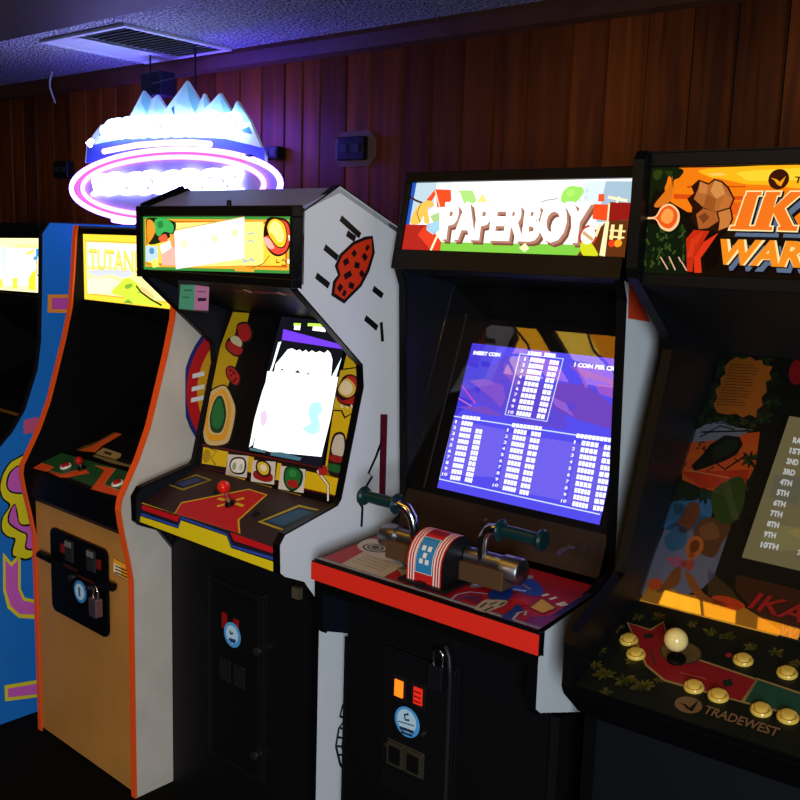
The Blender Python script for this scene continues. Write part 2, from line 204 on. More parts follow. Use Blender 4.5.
  ('C',7,'123a1c',[(0.0462,0.2021),(0.06,0.2189),(0.0787,0.2183),(0.0993,0.1942),(0.111,0.1661),(0.1085,0.1301),(0.0949,0.1132),(0.0595,0.1138),(0.0413,0.1442),(0.0401,0.1741)]),
  ('C',8,'1f6a34',[(0.0523,0.1969),(0.0647,0.2123),(0.0767,0.2091),(0.0947,0.1846),(0.1038,0.1591),(0.098,0.1345),(0.0828,0.1233),(0.0607,0.129),(0.0486,0.1512),(0.0474,0.1751)]),
  ('C',3,'201410',[(0.0699,0.3041),(0.0975,0.3131),(0.1398,0.2911),(0.1427,0.2648),(0.1226,0.2565),(0.08,0.2783)]),
  ('C',4,'a8201c',[(0.0759,0.3024),(0.0978,0.309),(0.1342,0.2887),(0.1365,0.2677),(0.1221,0.2612),(0.086,0.2796)]),
  ('S',5,'201010',0.006,[(0.0876,0.3001),(0.0967,0.2999)]),
  ('S',5,'201010',0.006,[(0.1028,0.2946),(0.1152,0.2924)]),
  ('S',5,'201010',0.006,[(0.0961,0.2861),(0.1051,0.283)]),
  ('S',5,'201010',0.006,[(0.1187,0.2798),(0.127,0.276)]),
  ('S',5,'201010',0.006,[(0.1102,0.2717),(0.1199,0.2692)]),
  ('C',3,'201410',[(0.0849,0.4386),(0.1279,0.4455),(0.1598,0.4197),(0.1566,0.39),(0.1323,0.3819),(0.1298,0.3491),(0.0985,0.3418),(0.0496,0.3622),(0.0529,0.3897),(0.081,0.4041)]),
  ('C',4,'a8201c',[(0.0915,0.4343),(0.1257,0.4406),(0.1515,0.4179),(0.1472,0.3951),(0.1124,0.389),(0.0902,0.4199)]),
  ('C',4,'a8201c',[(0.0565,0.3641),(0.0636,0.3846),(0.1242,0.3693),(0.1234,0.3526),(0.0999,0.3467)]),
  ('C',5,'c8b890',[(0.0656,0.3938),(0.0907,0.402),(0.1193,0.3866),(0.1172,0.3716),(0.0787,0.38)]),
  ('P',1,'5a1410',[(0.5324,0.3933),(0.634,0.3562),(0.6355,0.2859),(0.6255,0.0053),(0.6101,0.0022),(0.6185,0.2424),(0.611,0.3537)]),
  ('P',2,'d0ac14',[(0.5397,0.3904),(0.6199,0.3594),(0.6162,0.3484),(0.6143,0.2595),(0.609,0.2162),(0.6129,0.0234),(0.5419,0.0274),(0.5382,0.0748),(0.5305,0.2361)]),
  ('P',3,'201410',[(0.5201,0.3497),(0.5962,0.3651),(0.6155,0.3512),(0.6218,0.2871),(0.6172,0.241),(0.5747,0.2243),(0.5574,0.241),(0.5086,0.2367),(0.5111,0.3062)]),
  ('P',4,'c8a820',[(0.5259,0.3467),(0.5939,0.3613),(0.6104,0.3495),(0.616,0.2881),(0.6116,0.2444),(0.5765,0.23),(0.5613,0.2452),(0.5142,0.2411),(0.5163,0.3056)]),
  ('C',5,'201010',[(0.5329,0.3088),(0.5471,0.3346),(0.578,0.3411),(0.6103,0.324),(0.6151,0.2951),(0.5981,0.2603),(0.5487,0.2626),(0.5284,0.2841)]),
  ('C',6,'b02420',[(0.5559,0.332),(0.579,0.337),(0.6052,0.3222),(0.6097,0.2973),(0.5852,0.3121)]),
  ('C',6,'a01c1c',[(0.5363,0.2791),(0.5591,0.27),(0.6033,0.2876),(0.5967,0.266),(0.5521,0.2655)]),
  ('C',7,'c8a848',[(0.5351,0.3),(0.546,0.3224),(0.5647,0.3294),(0.593,0.3131),(0.5941,0.2924),(0.5729,0.2802),(0.5444,0.2861)]),
  ('C',8,'dccfa8',[(0.5403,0.3025),(0.5493,0.3192),(0.5646,0.3234),(0.5838,0.3114),(0.5852,0.296),(0.5691,0.2857),(0.5485,0.2896)]),
  ('S',7,'d8d0c0',0.006,[(0.5541,0.2574),(0.5635,0.2526)]),
  ('S',7,'d8d0c0',0.006,[(0.5748,0.2565),(0.5822,0.2528)]),
  ('S',7,'d8d0c0',0.006,[(0.5896,0.2621),(0.5988,0.2574)]),
  ('C',5,'201010',[(0.5509,0.1819),(0.5863,0.1844),(0.6052,0.1282),(0.6038,0.0759),(0.5541,0.0776),(0.543,0.1477)]),
  ('C',6,'c0b8a8',[(0.5571,0.1769),(0.5828,0.1791),(0.5962,0.1385),(0.5834,0.1245),(0.556,0.1288),(0.5493,0.1487)]),
  ('C',7,'8a1c1c',[(0.552,0.1252),(0.5912,0.1258),(0.5901,0.1108),(0.5525,0.1103)]),
  ('C',7,'1c5a2a',[(0.5483,0.1006),(0.5923,0.1023),(0.5934,0.0847),(0.5558,0.0839)]),
  ('C',6,'a8201c',[(0.5176,0.0892),(0.5418,0.0934),(0.5517,0.0742),(0.5236,0.0661)])],
 'c3_screen': [
  ('P',1,'101018',[(0.24,0.085),(0.53,0.085),(0.53,0.475),(0.272,0.475),(0.262,0.4),(0.246,0.25),(0.238,0.15)]),
  ('P',2,'6a38d8',[(0.2879,0.4372),(0.5437,0.4132),(0.5463,0.4028),(0.2894,0.4065)]),
  ('P',2,'f4ffff',[(0.2768,0.3979),(0.289,0.4019),(0.2744,0.3232),(0.2637,0.279),(0.2575,0.2209),(0.2562,0.1633),(0.25,0.1021),(0.2363,0.0924),(0.2351,0.1717),(0.2484,0.2542),(0.2681,0.3312)]),
  ('P',2,'ffffff',[(0.2543,0.3136),(0.5648,0.3284),(0.5631,0.219),(0.5218,0.1136),(0.3237,0.0942),(0.2544,0.0953),(0.2546,0.1631),(0.2569,0.2323)]),
  ('P',3,'ffffff',[(0.2831,0.3373),(0.3009,0.3574),(0.3206,0.3821),(0.3371,0.3871),(0.3569,0.3822),(0.3677,0.3866),(0.381,0.3812),(0.3912,0.3878),(0.4045,0.3818),(0.4159,0.3891),(0.4311,0.3839),(0.445,0.3897),(0.4628,0.3859),(0.4742,0.3947),(0.4864,0.3883),(0.4982,0.371),(0.5048,0.3214),(0.2826,0.3144)]),
  ('P',4,'101018',[(0.3053,0.3226),(0.3138,0.3276),(0.3234,0.3224)]),
  ('P',4,'101018',[(0.3649,0.3214),(0.3745,0.3303),(0.3891,0.323)]),
  ('P',4,'101018',[(0.4098,0.322),(0.4178,0.3273),(0.4253,0.3226)]),
  ('P',3,'e8ffff',[(0.5298,0.3807),(0.537,0.3815),(0.5221,0.3234),(0.5041,0.3213)]),
  ('P',3,'3a5a68',[(0.328,0.0938),(0.371,0.1009),(0.4508,0.0989),(0.4455,0.0898),(0.3281,0.078)]),
  ('P',3,'406068',[(0.2399,0.0918),(0.3067,0.0959),(0.3071,0.088),(0.2422,0.0835)]),
  ('S',3,'b8e850',0.008,[(0.3261,0.4534),(0.3539,0.4544)]),
  ('S',3,'b8e850',0.008,[(0.381,0.4572),(0.4499,0.4604)]),
  ('S',3,'ffffff',0.012,[(0.3307,0.4452),(0.3547,0.4455)]),
  ('S',3,'ffffff',0.012,[(0.4027,0.4489),(0.4529,0.4486)]),
  ('C',4,'a8e8f0',[(0.4511,0.2467),(0.48,0.2532),(0.4948,0.2308),(0.4851,0.2186),(0.4995,0.1774),(0.4642,0.1666),(0.434,0.1784),(0.4611,0.1934),(0.4468,0.2187)]),
  ('P',4,'b8ecf4',[(0.4822,0.1856),(0.4988,0.1946),(0.5016,0.175),(0.4856,0.1726)]),
  ('C',4,'d0b8d0',[(0.2593,0.1924),(0.2774,0.2035),(0.2906,0.1797),(0.2813,0.1584),(0.2693,0.1652)]),
  ('C',4,'f4d8e0',[(0.2702,0.2455),(0.308,0.2446),(0.3086,0.2362),(0.2773,0.2349)])],
 'c3_panel': [
  ('P',1,'2a1a1c',[(0.0,0.0),(0.62,0.0),(0.62,0.205),(0.0,0.205)]),
  ('P',2,'8a7a20',[(0.0049,0.0956),(0.0552,0.1707),(0.1367,0.1669),(0.0927,0.0918)]),
  ('P',3,'1c1c30',[(0.0186,0.0993),(0.0636,0.1638),(0.1255,0.1616),(0.0836,0.0991)]),
  ('P',4,'2c3a70',[(0.0347,0.1099),(0.0739,0.1553),(0.1103,0.1538),(0.0734,0.1072)]),
  ('P',2,'a89820',[(0.4445,0.0633),(0.4963,0.1674),(0.6,0.1731),(0.5527,0.0603)]),
  ('P',3,'1c2c3c',[(0.4571,0.0697),(0.505,0.1598),(0.586,0.1662),(0.5426,0.0678)]),
  ('P',4,'24507a',[(0.4686,0.0772),(0.5148,0.1512),(0.5674,0.1546),(0.5307,0.0748)]),
  ('P',2,'222018',[(0.3949,0.1291),(0.4275,0.1336),(0.443,0.113),(0.4084,0.1107)]),
  ('P',2,'c8a820',[(0.1692,-0.0036),(0.14,0.0462),(0.2892,0.174),(0.3692,0.1718),(0.3872,0.0499),(0.4406,0.0059)]),
  ('P',3,'b8141c',[(0.1729,0.001),(0.1477,0.0424),(0.2946,0.1691),(0.3641,0.1677),(0.3818,0.0478),(0.4331,0.0059)]),
  ('S',4,'d8b020',0.01,[(0.2383,0.1021),(0.2711,0.1031)]),
  ('S',4,'d8b020',0.01,[(0.2988,0.1168),(0.3152,0.1318)]),
  ('S',4,'d8b020',0.01,[(0.2684,0.0724),(0.2838,0.0881)]),
  ('S',4,'d8b020',0.01,[(0.3115,0.104),(0.3457,0.1027)]),
  ('P',4,'3a2020',[(0.2652,0.0987),(0.2741,0.1187),(0.309,0.1118),(0.3027,0.0897)])],
 'c3_lip': [
  ('P',1,'1a1014',[(0.0,0.0),(0.62,0.0),(0.62,0.059),(0.0,0.059)]),
  ('P',2,'b8141c',[(-0.0102,0.0534),(0.1608,0.054),(0.1762,0.0542),(0.1966,0.0655),(0.4336,0.0678),(0.4403,0.0599),(0.6074,0.0575),(0.6087,0.0436),(0.4257,0.0411),(0.4058,0.0633),(0.1962,0.0672),(0.1881,0.0391),(-0.007,0.0393)]),
  ('P',3,'181830',[(-0.0064,0.0369),(0.1886,0.0368),(0.1986,0.0648),(0.4011,0.0612),(0.4232,0.0372),(0.6091,0.0416),(0.6096,0.0353),(0.4195,0.0303),(0.3991,0.0546),(0.2008,0.0594),(0.1929,0.0307),(-0.0048,0.0299)]),
  ('P',4,'2848a0',[(-0.0048,0.0299),(0.1929,0.0307),(0.2012,0.0577),(0.3993,0.0535),(0.4206,0.0294),(0.6096,0.0353),(0.6103,0.0281),(0.4194,0.023),(0.3978,0.0482),(0.2037,0.0506),(0.1962,0.0243),(-0.0032,0.0228)]),
  ('P',3,'d8c416',[(0.0006,0.0199),(0.1956,0.0225),(0.2026,0.0468),(0.3956,0.0466),(0.419,0.0207),(0.6095,0.0243),(0.6143,-0.0031),(0.0011,0.004)]),
  ('S',5,'d8b818',0.006,[(-0.018,0.0599),(0.1591,0.0619),(0.1729,0.0606)]),
  ('S',5,'d8b818',0.006,[(0.4413,0.0629),(0.6076,0.0639)])],
 'c3_front': [
  ('E',2,'4a9ad8',0.036,0.036,(0.3122,0.6209)),
  ('E',3,'b0d4e8',0.026,0.026,(0.3115,0.6217)),
  ('S',4,'283858',0.006,[(0.3054,0.6307),(0.3024,0.6247),(0.3084,0.6234),(0.3159,0.6277)]),
  ('S',4,'203a78',0.008,[(0.298,0.6048),(0.328,0.6078)]),
  ('S',4,'203a78',0.005,[(0.304,0.6004),(0.3251,0.6017)])],
 'c4_side': [
  ('P',1,'c83c1c',[(0.2862,1.6555),(0.4141,1.5478),(0.3009,1.5602)])],
 'c4_marq': [
  ('P',1,'ffffff',[(0.02,0.0),(0.612,0.0),(0.61,0.1675),(0.02,0.1675)]),
  ('P',2,'b4c8d4',[(0.031,0.1689),(0.0941,0.1678),(0.0966,0.1079),(0.0282,0.061)]),  # weaker backlight towards both ends put into these sky tints
  ('P',2,'dfeaf0',[(0.0941,0.1678),(0.1413,0.167),(0.1344,0.1079),(0.0947,0.0695)]),
  ('P',2,'9ab4c4',[(0.5467,0.1629),(0.6103,0.1618),(0.6162,0.0745),(0.5403,0.0738)]),
  ('P',2,'d0dee6',[(0.4943,0.1638),(0.5482,0.1629),(0.544,0.0738),(0.5056,0.1008)]),
  ('P',3,'2050b0',[(0.0081,0.1693),(0.0323,0.1673),(0.0299,0.0626),(0.008,0.0623)]),
  ('P',3,'7ac040',[(0.1137,0.0223),(0.5341,0.025),(0.5389,-0.002),(0.1101,-0.0069)]),
  ('P',4,'a8241a',[(0.0057,0.0639),(0.0941,0.0633),(0.1372,0.0228),(0.1383,-0.006),(0.0095,-0.0037)]),
  ('P',5,'d83c20',[(0.0624,0.0382),(0.0779,0.0577),(0.0941,0.0633),(0.1372,0.0228),(0.1361,-0.0046),(0.1192,-0.0051)]),
  ('S',6,'fff0c0',0.006,[(0.1274,0.0485),(0.1104,0.0008)]),
  ('P',4,'e04a22',[(0.072,0.1249),(0.0937,0.1509),(0.1412,0.1488),(0.1479,0.1245),(0.1363,0.1079),(0.1083,0.1064),(0.0981,0.1386),(0.0855,0.1156)]),
  ('S',5,'ffe0b0',0.003,[(0.0943,0.1479),(0.1156,0.1079)]),
  ('C',5,'f0b850',[(0.0329,0.0673),(0.042,0.1001),(0.0564,0.1157),(0.082,0.1233),(0.0973,0.114),(0.0931,0.1064),(0.0803,0.1033),(0.0928,0.0695),(0.0778,0.0678),(0.0705,0.0847),(0.0626,0.0661)]),
  ('S',6,'402808',0.002,[(0.0568,0.1141),(0.0494,0.0924),(0.0639,0.0692)]),
  ('S',4,'402410',0.005,[(0.0175,0.133),(0.0392,0.1235),(0.0723,0.1141)]),
  ('P',5,'9ac8e0',[(0.0859,0.0655),(0.1224,0.0736),(0.127,0.0507),(0.1104,0.039),(0.0871,0.0501)]),
  ('P',5,'a8c880',[(0.0917,0.0848),(0.1183,0.0941),(0.1224,0.0736),(0.1043,0.0696)]),
  ('P',3,'a8d878',[(0.152,0.1366),(0.1656,0.147),(0.2045,0.1473),(0.2206,0.1241),(0.2152,0.1152),(0.1864,0.1153),(0.168,0.144)]),
  ('P',3,'f0f0e4',[(0.1538,0.1321),(0.1661,0.144),(0.1867,0.1138),(0.1573,0.1139)]),
  ('P',3,'f0d880',[(0.2221,0.1167),(0.2338,0.1389),(0.2556,0.1166),(0.2375,0.1196)]),
  ('E',4,'98d85c',0.024,0.02,(0.4706,0.1339)),
  ('E',4,'98d85c',0.014,0.014,(0.4593,0.1284)),
  ('E',4,'98d85c',0.013,0.013,(0.4865,0.1392)),
  ('E',5,'a8e468',0.01,0.008,(0.4683,0.1381)),
  ('S',4,'a8a0b0',0.003,[(0.3969,0.119),(0.4162,0.1231),(0.4394,0.1258)]),
  ('E',4,'c0c8d0',0.003,0.003,(0.4988,0.1384)),
  ('E',4,'c0c8d0',0.003,0.003,(0.5071,0.1431)),
  ('E',4,'c0c8d0',0.003,0.003,(0.5067,0.1281)),
  ('E',4,'c0c8d0',0.003,0.003,(0.4943,0.1213)),
  ('T', 5, '7a4a38', 'PAPERBOY', [(0.1487, 0.017), (0.5415, 0.017), (0.1456, 0.1079)], 0.055),
  ('T', 6, 'a87864', 'PAPERBOY', [(0.143, 0.0222), (0.5354, 0.0216), (0.1399, 0.1132)], 0.055),
  ('T', 7, 'ffffff', 'PAPERBOY', [(0.1354, 0.0273), (0.5293, 0.0269), (0.132, 0.12)], 0.055),
  ('P',8,'e0481c',[(0.5296,0.113),(0.5652,0.1116),(0.5677,0.0768),(0.5317,0.0805)]),
  ('P',8,'8a1812',[(0.5657,0.117),(0.614,0.1155),(0.6159,0.0798),(0.5691,0.0768)]),
  ('S',9,'ffe0b0',0.004,[(0.5655,0.1143),(0.5684,0.0768)]),
  ('P',8,'e05028',[(0.5369,0.1347),(0.5502,0.1346),(0.5531,0.1184),(0.5383,0.1184)]),
  ('S',9,'f0e0b8',0.006,[(0.5602,0.1278),(0.6063,0.1195)]),
  ('S',9,'f0e0b8',0.005,[(0.5826,0.1156),(0.5861,0.1289)]),
  ('P',7,'5a2c10',[(0.5648,0.0767),(0.6159,0.0798),(0.62,-0.0006),(0.5083,0.0011),(0.5321,0.0364)]),
  ('P',9,'f4e0a8',[(0.5633,0.0767),(0.5723,0.0755),(0.5753,0.0006),(0.5617,0.0028)]),
  ('S',9,'f0d890',0.008,[(0.5821,0.0689),(0.5834,0.0369)]),
  ('S',9,'f0d890',0.008,[(0.6008,0.0691),(0.602,0.0373)]),
  ('S',9,'f0d890',0.004,[(0.577,0.0568),(0.6132,0.0547)]),
  ('S',9,'f0d890',0.004,[(0.5779,0.0434),(0.6127,0.0415)]),
  ('E',9,'d83818',0.008,0.008,(0.5862,0.0289)),
  ('E',9,'f09820',0.009,0.008,(0.6005,0.0293)),
  ('E',8,'b03a18',0.022,0.024,(0.5278,0.0438)),
  ('E',9,'f0f0f0',0.017,0.019,(0.5278,0.0438)),
  ('S',10,'c8a068',0.007,[(0.5143,0.0517),(0.5413,0.0346)]),
  ('C',9,'c8cc20',[(0.5127,0.0272),(0.5329,0.0317),(0.5525,0.0133),(0.5568,0.0013),(0.5233,0.0016)]),
  ('S',9,'f0d8a0',0.007,[(0.5528,0.0699),(0.5458,0.0428)]),
  ('P',8,'f4f0e0',[(0.526,0.0703),(0.5462,0.0739),(0.5433,0.0569),(0.529,0.0533)]),
  ('P',8,'e8e4b0',[(0.3594,0.0135),(0.3737,0.0253),(0.3866,0.0128),(0.3752,0.004)])],
 'c4_strip': [
  ('P',1,'d8281a',[(-0.004,0.902),(0.628,0.902),(0.628,0.946),(-0.004,0.946)])],
 'c4_panel': [
  ('P',1,'9c1420',[(0.0,0.0),(0.62,0.0),(0.62,0.272),(0.0,0.272)]),
  ('P',2,'101018',[(0.0,0.0),(0.62,0.0),(0.62,0.016),(0.0,0.016)]),
  ('P',3,'c8d0dc',[(0.0,0.005),(0.62,0.005),(0.62,0.008),(0.0,0.008)]),
  ('P',3,'8a94a8',[(0.0,0.0105),(0.62,0.0105),(0.62,0.014),(0.0,0.014)]),
  ('P',2,'141c50',[(0.604,0.0),(0.62,0.0),(0.62,0.272),(0.604,0.272)]),
  ('P',2,'14141c',[(0.0,0.0),(0.008,0.0),(0.008,0.272),(0.0,0.272)]),
  ('P',3,'b0a898',[(0.072,0.0107),(0.0576,0.1103),(0.196,0.0862),(0.2016,0.0115)]),
  ('S',4,'3a3430',0.0016,[(0.0775,0.0446),(0.1749,0.0407)]),
  ('S',4,'3a3430',0.0016,[(0.0786,0.0605),(0.1753,0.0553)]),
  ('S',4,'3a3430',0.0016,[(0.0798,0.0765),(0.1758,0.0699)]),
  ('S',4,'3a3430',0.0016,[(0.0809,0.0927),(0.1763,0.0847)]),
  ('C',3,'b8b4ac',[(0.0323,0.1164),(0.0073,0.1785),(0.0514,0.1971),(0.1238,0.1687),(0.1775,0.1349),(0.212,0.0777),(0.1457,0.0969)]),
  ('E',4,'202020',0.036,0.026,(0.0659,0.1434)),
  ('E',5,'c0beb8',0.03,0.021,(0.0659,0.1434)),
  ('E',6,'202020',0.024,0.017,(0.0659,0.1434)),
  ('E',7,'a8a6a0',0.018,0.012,(0.0659,0.1434)),
  ('E',8,'202020',0.012,0.008,(0.0659,0.1434)),
  ('S',5,'282828',0.003,[(0.0542,0.1938),(0.1188,0.1516),(0.1702,0.1291)]),
  ('S',5,'282828',0.003,[(0.1037,0.1525),(0.1618,0.1223),(0.2117,0.0892)]),
  ('P',3,'8a8478',[(0.1926,0.0739),(0.1918,0.1216),(0.247,0.0663),(0.2411,0.0387)]),
  ('C',3,'8a8890',[(0.3865,0.093),(0.3742,0.1694),(0.4023,0.1949),(0.4582,0.234),(0.4671,0.209),(0.4307,0.1597),(0.4106,0.1124)]),
  ('S',4,'c8c8d0',0.008,[(0.3907,0.1034),(0.3874,0.1579)]),
  ('S',4,'c8c8d0',0.008,[(0.4069,0.1447),(0.4099,0.1834)]),
  ('S',4,'c8c8d0',0.008,[(0.4338,0.1707),(0.4576,0.2144)]),
  ('C',3,'163484',[(0.4425,0.0808),(0.4347,0.1458),(0.4591,0.1571),(0.4891,0.105),(0.4913,0.0676),(0.4623,0.065)]),
  ('C',4,'1c449c',[(0.4484,0.1682),(0.472,0.2159),(0.527,0.1731),(0.5305,0.1384),(0.4959,0.1372),(0.4667,0.1437)]),
  ('S',5,'a0b8d8',0.01,[(0.4696,0.1392),(0.4985,0.1488)]),
  ('S',5,'c88a20',0.005,[(0.4607,0.1809),(0.4995,0.1632)]),
  ('P',5,'c8a028',[(0.5503,0.0796),(0.546,0.1351),(0.5937,0.1121),(0.5865,0.0718)]),
  ('S',6,'181008',0.0018,[(0.5503,0.0796),(0.546,0.1351),(0.5937,0.1121),(0.5865,0.0718),(0.5503,0.0796)]),
  ('S',5,'d8d8d8',0.008,[(0.5386,0.1475),(0.5446,0.1657)]),
  ('S',5,'d8d8d8',0.008,[(0.5611,0.142),(0.5662,0.1618)]),
  ('S',5,'d8d8d8',0.008,[(0.5862,0.1275),(0.594,0.1504)]),
  ('S',5,'d8d8d8',0.008,[(0.5935,0.127),(0.6022,0.1442)]),
  ('C',4,'163484',[(0.5292,-0.0009),(0.525,0.0493),(0.5198,0.0778),(0.542,0.0655),(0.5525,0.0323),(0.5563,-0.0027)]),
  ('S',5,'a8a8b0',0.006,[(0.5543,0.0075),(0.5454,0.0436),(0.5539,0.0602),(0.5625,0.0404)]),
  ('P',3,'6a1a60',[(0.5801,0.0072),(0.5742,0.0426),(0.638,0.0892),(0.6309,-0.013)]),
  ('C',4,'a8a090',[(0.4623,0.0013),(0.4534,0.05),(0.4641,0.0638),(0.4933,0.0796),(0.5011,0.0526),(0.4921,0.0079),(0.4828,-0.0069)]),
  ('S',5,'2c2838',0.005,[(0.4685,0.0137),(0.4657,0.0431)]),
  ('S',5,'2c2838',0.005,[(0.4761,0.0388),(0.4805,0.0615)]),
  ('S',5,'2c2838',0.005,[(0.4847,0.0045),(0.488,0.0357)]),
  ('S',5,'2c2838',0.005,[(0.4937,0.0491),(0.4945,0.0702)]),
  ('S',4,'8a98c8',0.005,[(0.3973,0.0074),(0.39,0.0385),(0.4045,0.069),(0.4401,0.0842)]),
  ('S',4,'2848a0',0.005,[(0.4082,0.0136),(0.4059,0.038),(0.4231,0.0572)]),
  ('P',3,'5a1c48',[(0.4107,0.0313),(0.4118,0.0587),(0.4407,0.0686),(0.4541,0.0274)]),
  ('P',4,'b01c20',[(0.4903,0.0955),(0.5179,0.1177),(0.5431,0.0928),(0.5202,0.068)])],
 'c4_screen': [
  ('P',1,'5048e0',[(0.115,-0.012),(0.575,-0.012),(0.575,0.374),(0.115,0.374)]),
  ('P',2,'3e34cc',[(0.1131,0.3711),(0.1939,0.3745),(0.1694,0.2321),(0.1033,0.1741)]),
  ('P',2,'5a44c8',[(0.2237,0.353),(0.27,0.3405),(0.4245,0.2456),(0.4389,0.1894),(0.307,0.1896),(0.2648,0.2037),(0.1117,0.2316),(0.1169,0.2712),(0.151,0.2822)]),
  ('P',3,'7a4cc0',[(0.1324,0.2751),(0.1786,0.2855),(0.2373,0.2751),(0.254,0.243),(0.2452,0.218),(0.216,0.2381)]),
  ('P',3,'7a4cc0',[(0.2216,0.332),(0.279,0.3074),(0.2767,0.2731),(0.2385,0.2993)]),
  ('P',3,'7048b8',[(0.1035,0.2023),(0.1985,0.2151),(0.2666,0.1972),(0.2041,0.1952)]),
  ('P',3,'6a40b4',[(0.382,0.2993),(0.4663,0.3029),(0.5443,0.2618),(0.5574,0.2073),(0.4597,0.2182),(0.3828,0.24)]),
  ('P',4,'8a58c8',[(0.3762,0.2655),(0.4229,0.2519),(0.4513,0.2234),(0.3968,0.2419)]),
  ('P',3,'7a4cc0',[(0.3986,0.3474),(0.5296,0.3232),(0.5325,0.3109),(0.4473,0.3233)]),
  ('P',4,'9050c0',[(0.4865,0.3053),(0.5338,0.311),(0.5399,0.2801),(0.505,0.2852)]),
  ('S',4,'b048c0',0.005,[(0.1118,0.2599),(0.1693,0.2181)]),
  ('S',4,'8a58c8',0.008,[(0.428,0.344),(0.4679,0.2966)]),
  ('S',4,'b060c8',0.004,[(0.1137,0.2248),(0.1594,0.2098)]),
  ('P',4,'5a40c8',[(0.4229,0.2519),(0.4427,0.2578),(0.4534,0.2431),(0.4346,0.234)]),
  ('P',2,'6a5ce0',[(0.1094,0.1679),(0.2755,0.1648),(0.2778,0.0448),(0.1227,0.0236)]),
  ('P',2,'6a5ce0',[(0.2847,0.1595),(0.4736,0.1628),(0.4742,0.0238),(0.2922,0.0209)]),
  ('P',2,'6458dc',[(0.4736,0.1628),(0.5675,0.1653),(0.5765,0.0196),(0.4823,0.0191)]),
  ('S',5,'c8d8ff',0.003,[(0.2646,0.3605),(0.3882,0.3596),(0.3833,0.202),(0.2636,0.2022),(0.2646,0.3605)]),
  ('T', 6, 'ffffff', '1', [(0.2809, 0.3444), (0.285, 0.3435), (0.281, 0.3526)], 0.02),
  ('S',6,'ffffff',0.0112,[(0.2976,0.3489),(0.3048,0.3487)]),
  ('S',6,'ffffff',0.0112,[(0.3062,0.3487),(0.3133,0.3485)]),
  ('S',6,'ffffff',0.0112,[(0.3147,0.3485),(0.3218,0.3483)]),
  ('S',6,'ffffff',0.0112,[(0.3231,0.3483),(0.3302,0.3481)]),
  ('S',6,'ffffff',0.0112,[(0.3316,0.3481),(0.3386,0.3479)]),
  ('S',6,'ffffff',0.0112,[(0.3533,0.3479),(0.3609,0.3478)]),
  ('S',6,'ffffff',0.0112,[(0.3624,0.3478),(0.37,0.3477)]),
  ('S',6,'ffffff',0.0112,[(0.3714,0.3476),(0.379,0.3475)]),
  ('T', 6, 'ffffff', '2', [(0.2782, 0.3288), (0.2867, 0.3284), (0.2783, 0.337)], 0.02),
  ('S',6,'ffffff',0.0112,[(0.2974,0.3334),(0.3045,0.3333)]),
  ('S',6,'ffffff',0.0112,[(0.3059,0.3333),(0.313,0.3331)]),
  ('S',6,'ffffff',0.0112,[(0.3144,0.3331),(0.3215,0.333)]),
  ('S',6,'ffffff',0.0112,[(0.3228,0.333),(0.3299,0.3328)]),
  ('S',6,'ffffff',0.0112,[(0.3313,0.3328),(0.3383,0.3327)]),
  ('S',6,'ffffff',0.0112,[(0.3533,0.3328),(0.3608,0.3327)]),
  ('S',6,'ffffff',0.0112,[(0.3623,0.3326),(0.3698,0.3325)]),
  ('S',6,'ffffff',0.0112,[(0.3712,0.3325),(0.3787,0.3323)]),
  ('T', 6, 'ffffff', '3', [(0.2777, 0.3134), (0.2863, 0.313), (0.2778, 0.3216)], 0.02),
  ('S',6,'ffffff',0.0112,[(0.2971,0.318),(0.3043,0.3179)]),
  ('S',6,'ffffff',0.0112,[(0.3056,0.3179),(0.3128,0.3178)]),
  ('S',6,'ffffff',0.0112,[(0.3141,0.3178),(0.3212,0.3177)]),
  ('S',6,'ffffff',0.0112,[(0.3226,0.3176),(0.3296,0.3175)]),
  ('S',6,'ffffff',0.0112,[(0.331,0.3175),(0.338,0.3174)]),
  ('S',6,'ffffff',0.0112,[(0.3533,0.3176),(0.3644,0.3174)]),
  ('S',6,'ffffff',0.0112,[(0.3666,0.3174),(0.3776,0.3172)]),
  ('T', 6, 'ffffff', '4', [(0.2773, 0.2981), (0.2858, 0.2977), (0.2774, 0.3063)], 0.02),
  ('S',6,'ffffff',0.0112,[(0.2968,0.3026),(0.304,0.3026)]),
  ('S',6,'ffffff',0.0112,[(0.3053,0.3025),(0.3125,0.3025)]),
  ('S',6,'ffffff',0.0112,[(0.3138,0.3024),(0.3209,0.3024)]),
  ('S',6,'ffffff',0.0112,[(0.3223,0.3024),(0.3294,0.3023)]),
  ('S',6,'ffffff',0.0112,[(0.3307,0.3023),(0.3377,0.3022)]),
  ('S',6,'ffffff',0.0112,[(0.3533,0.3025),(0.3643,0.3023)]),
  ('S',6,'ffffff',0.0112,[(0.3664,0.3023),(0.3773,0.3021)]),
  ('T', 6, 'ffffff', '5', [(0.2768, 0.2828), (0.2853, 0.2825), (0.2769, 0.291)], 0.02),
  ('S',6,'ffffff',0.0112,[(0.2965,0.2873),(0.3055,0.2872)]),
  ('S',6,'ffffff',0.0112,[(0.3072,0.2872),(0.3161,0.2871)]),
  ('S',6,'ffffff',0.0112,[(0.3178,0.2871),(0.3266,0.2871)]),
  ('S',6,'ffffff',0.0112,[(0.3283,0.287),(0.3371,0.287)]),
  ('S',6,'ffffff',0.0112,[(0.3533,0.2874),(0.3605,0.2873)]),
  ('S',6,'ffffff',0.0112,[(0.3619,0.2872),(0.3691,0.2871)]),
  ('S',6,'ffffff',0.0112,[(0.3705,0.2871),(0.3776,0.2869)]),
  ('T', 6, 'ffffff', '6', [(0.2763, 0.2675), (0.2849, 0.2672), (0.2764, 0.2756)], 0.02),
  ('S',6,'ffffff',0.0112,[(0.2963,0.2719),(0.3052,0.2719)]),
  ('S',6,'ffffff',0.0112,[(0.3069,0.2719),(0.3158,0.2719)]),
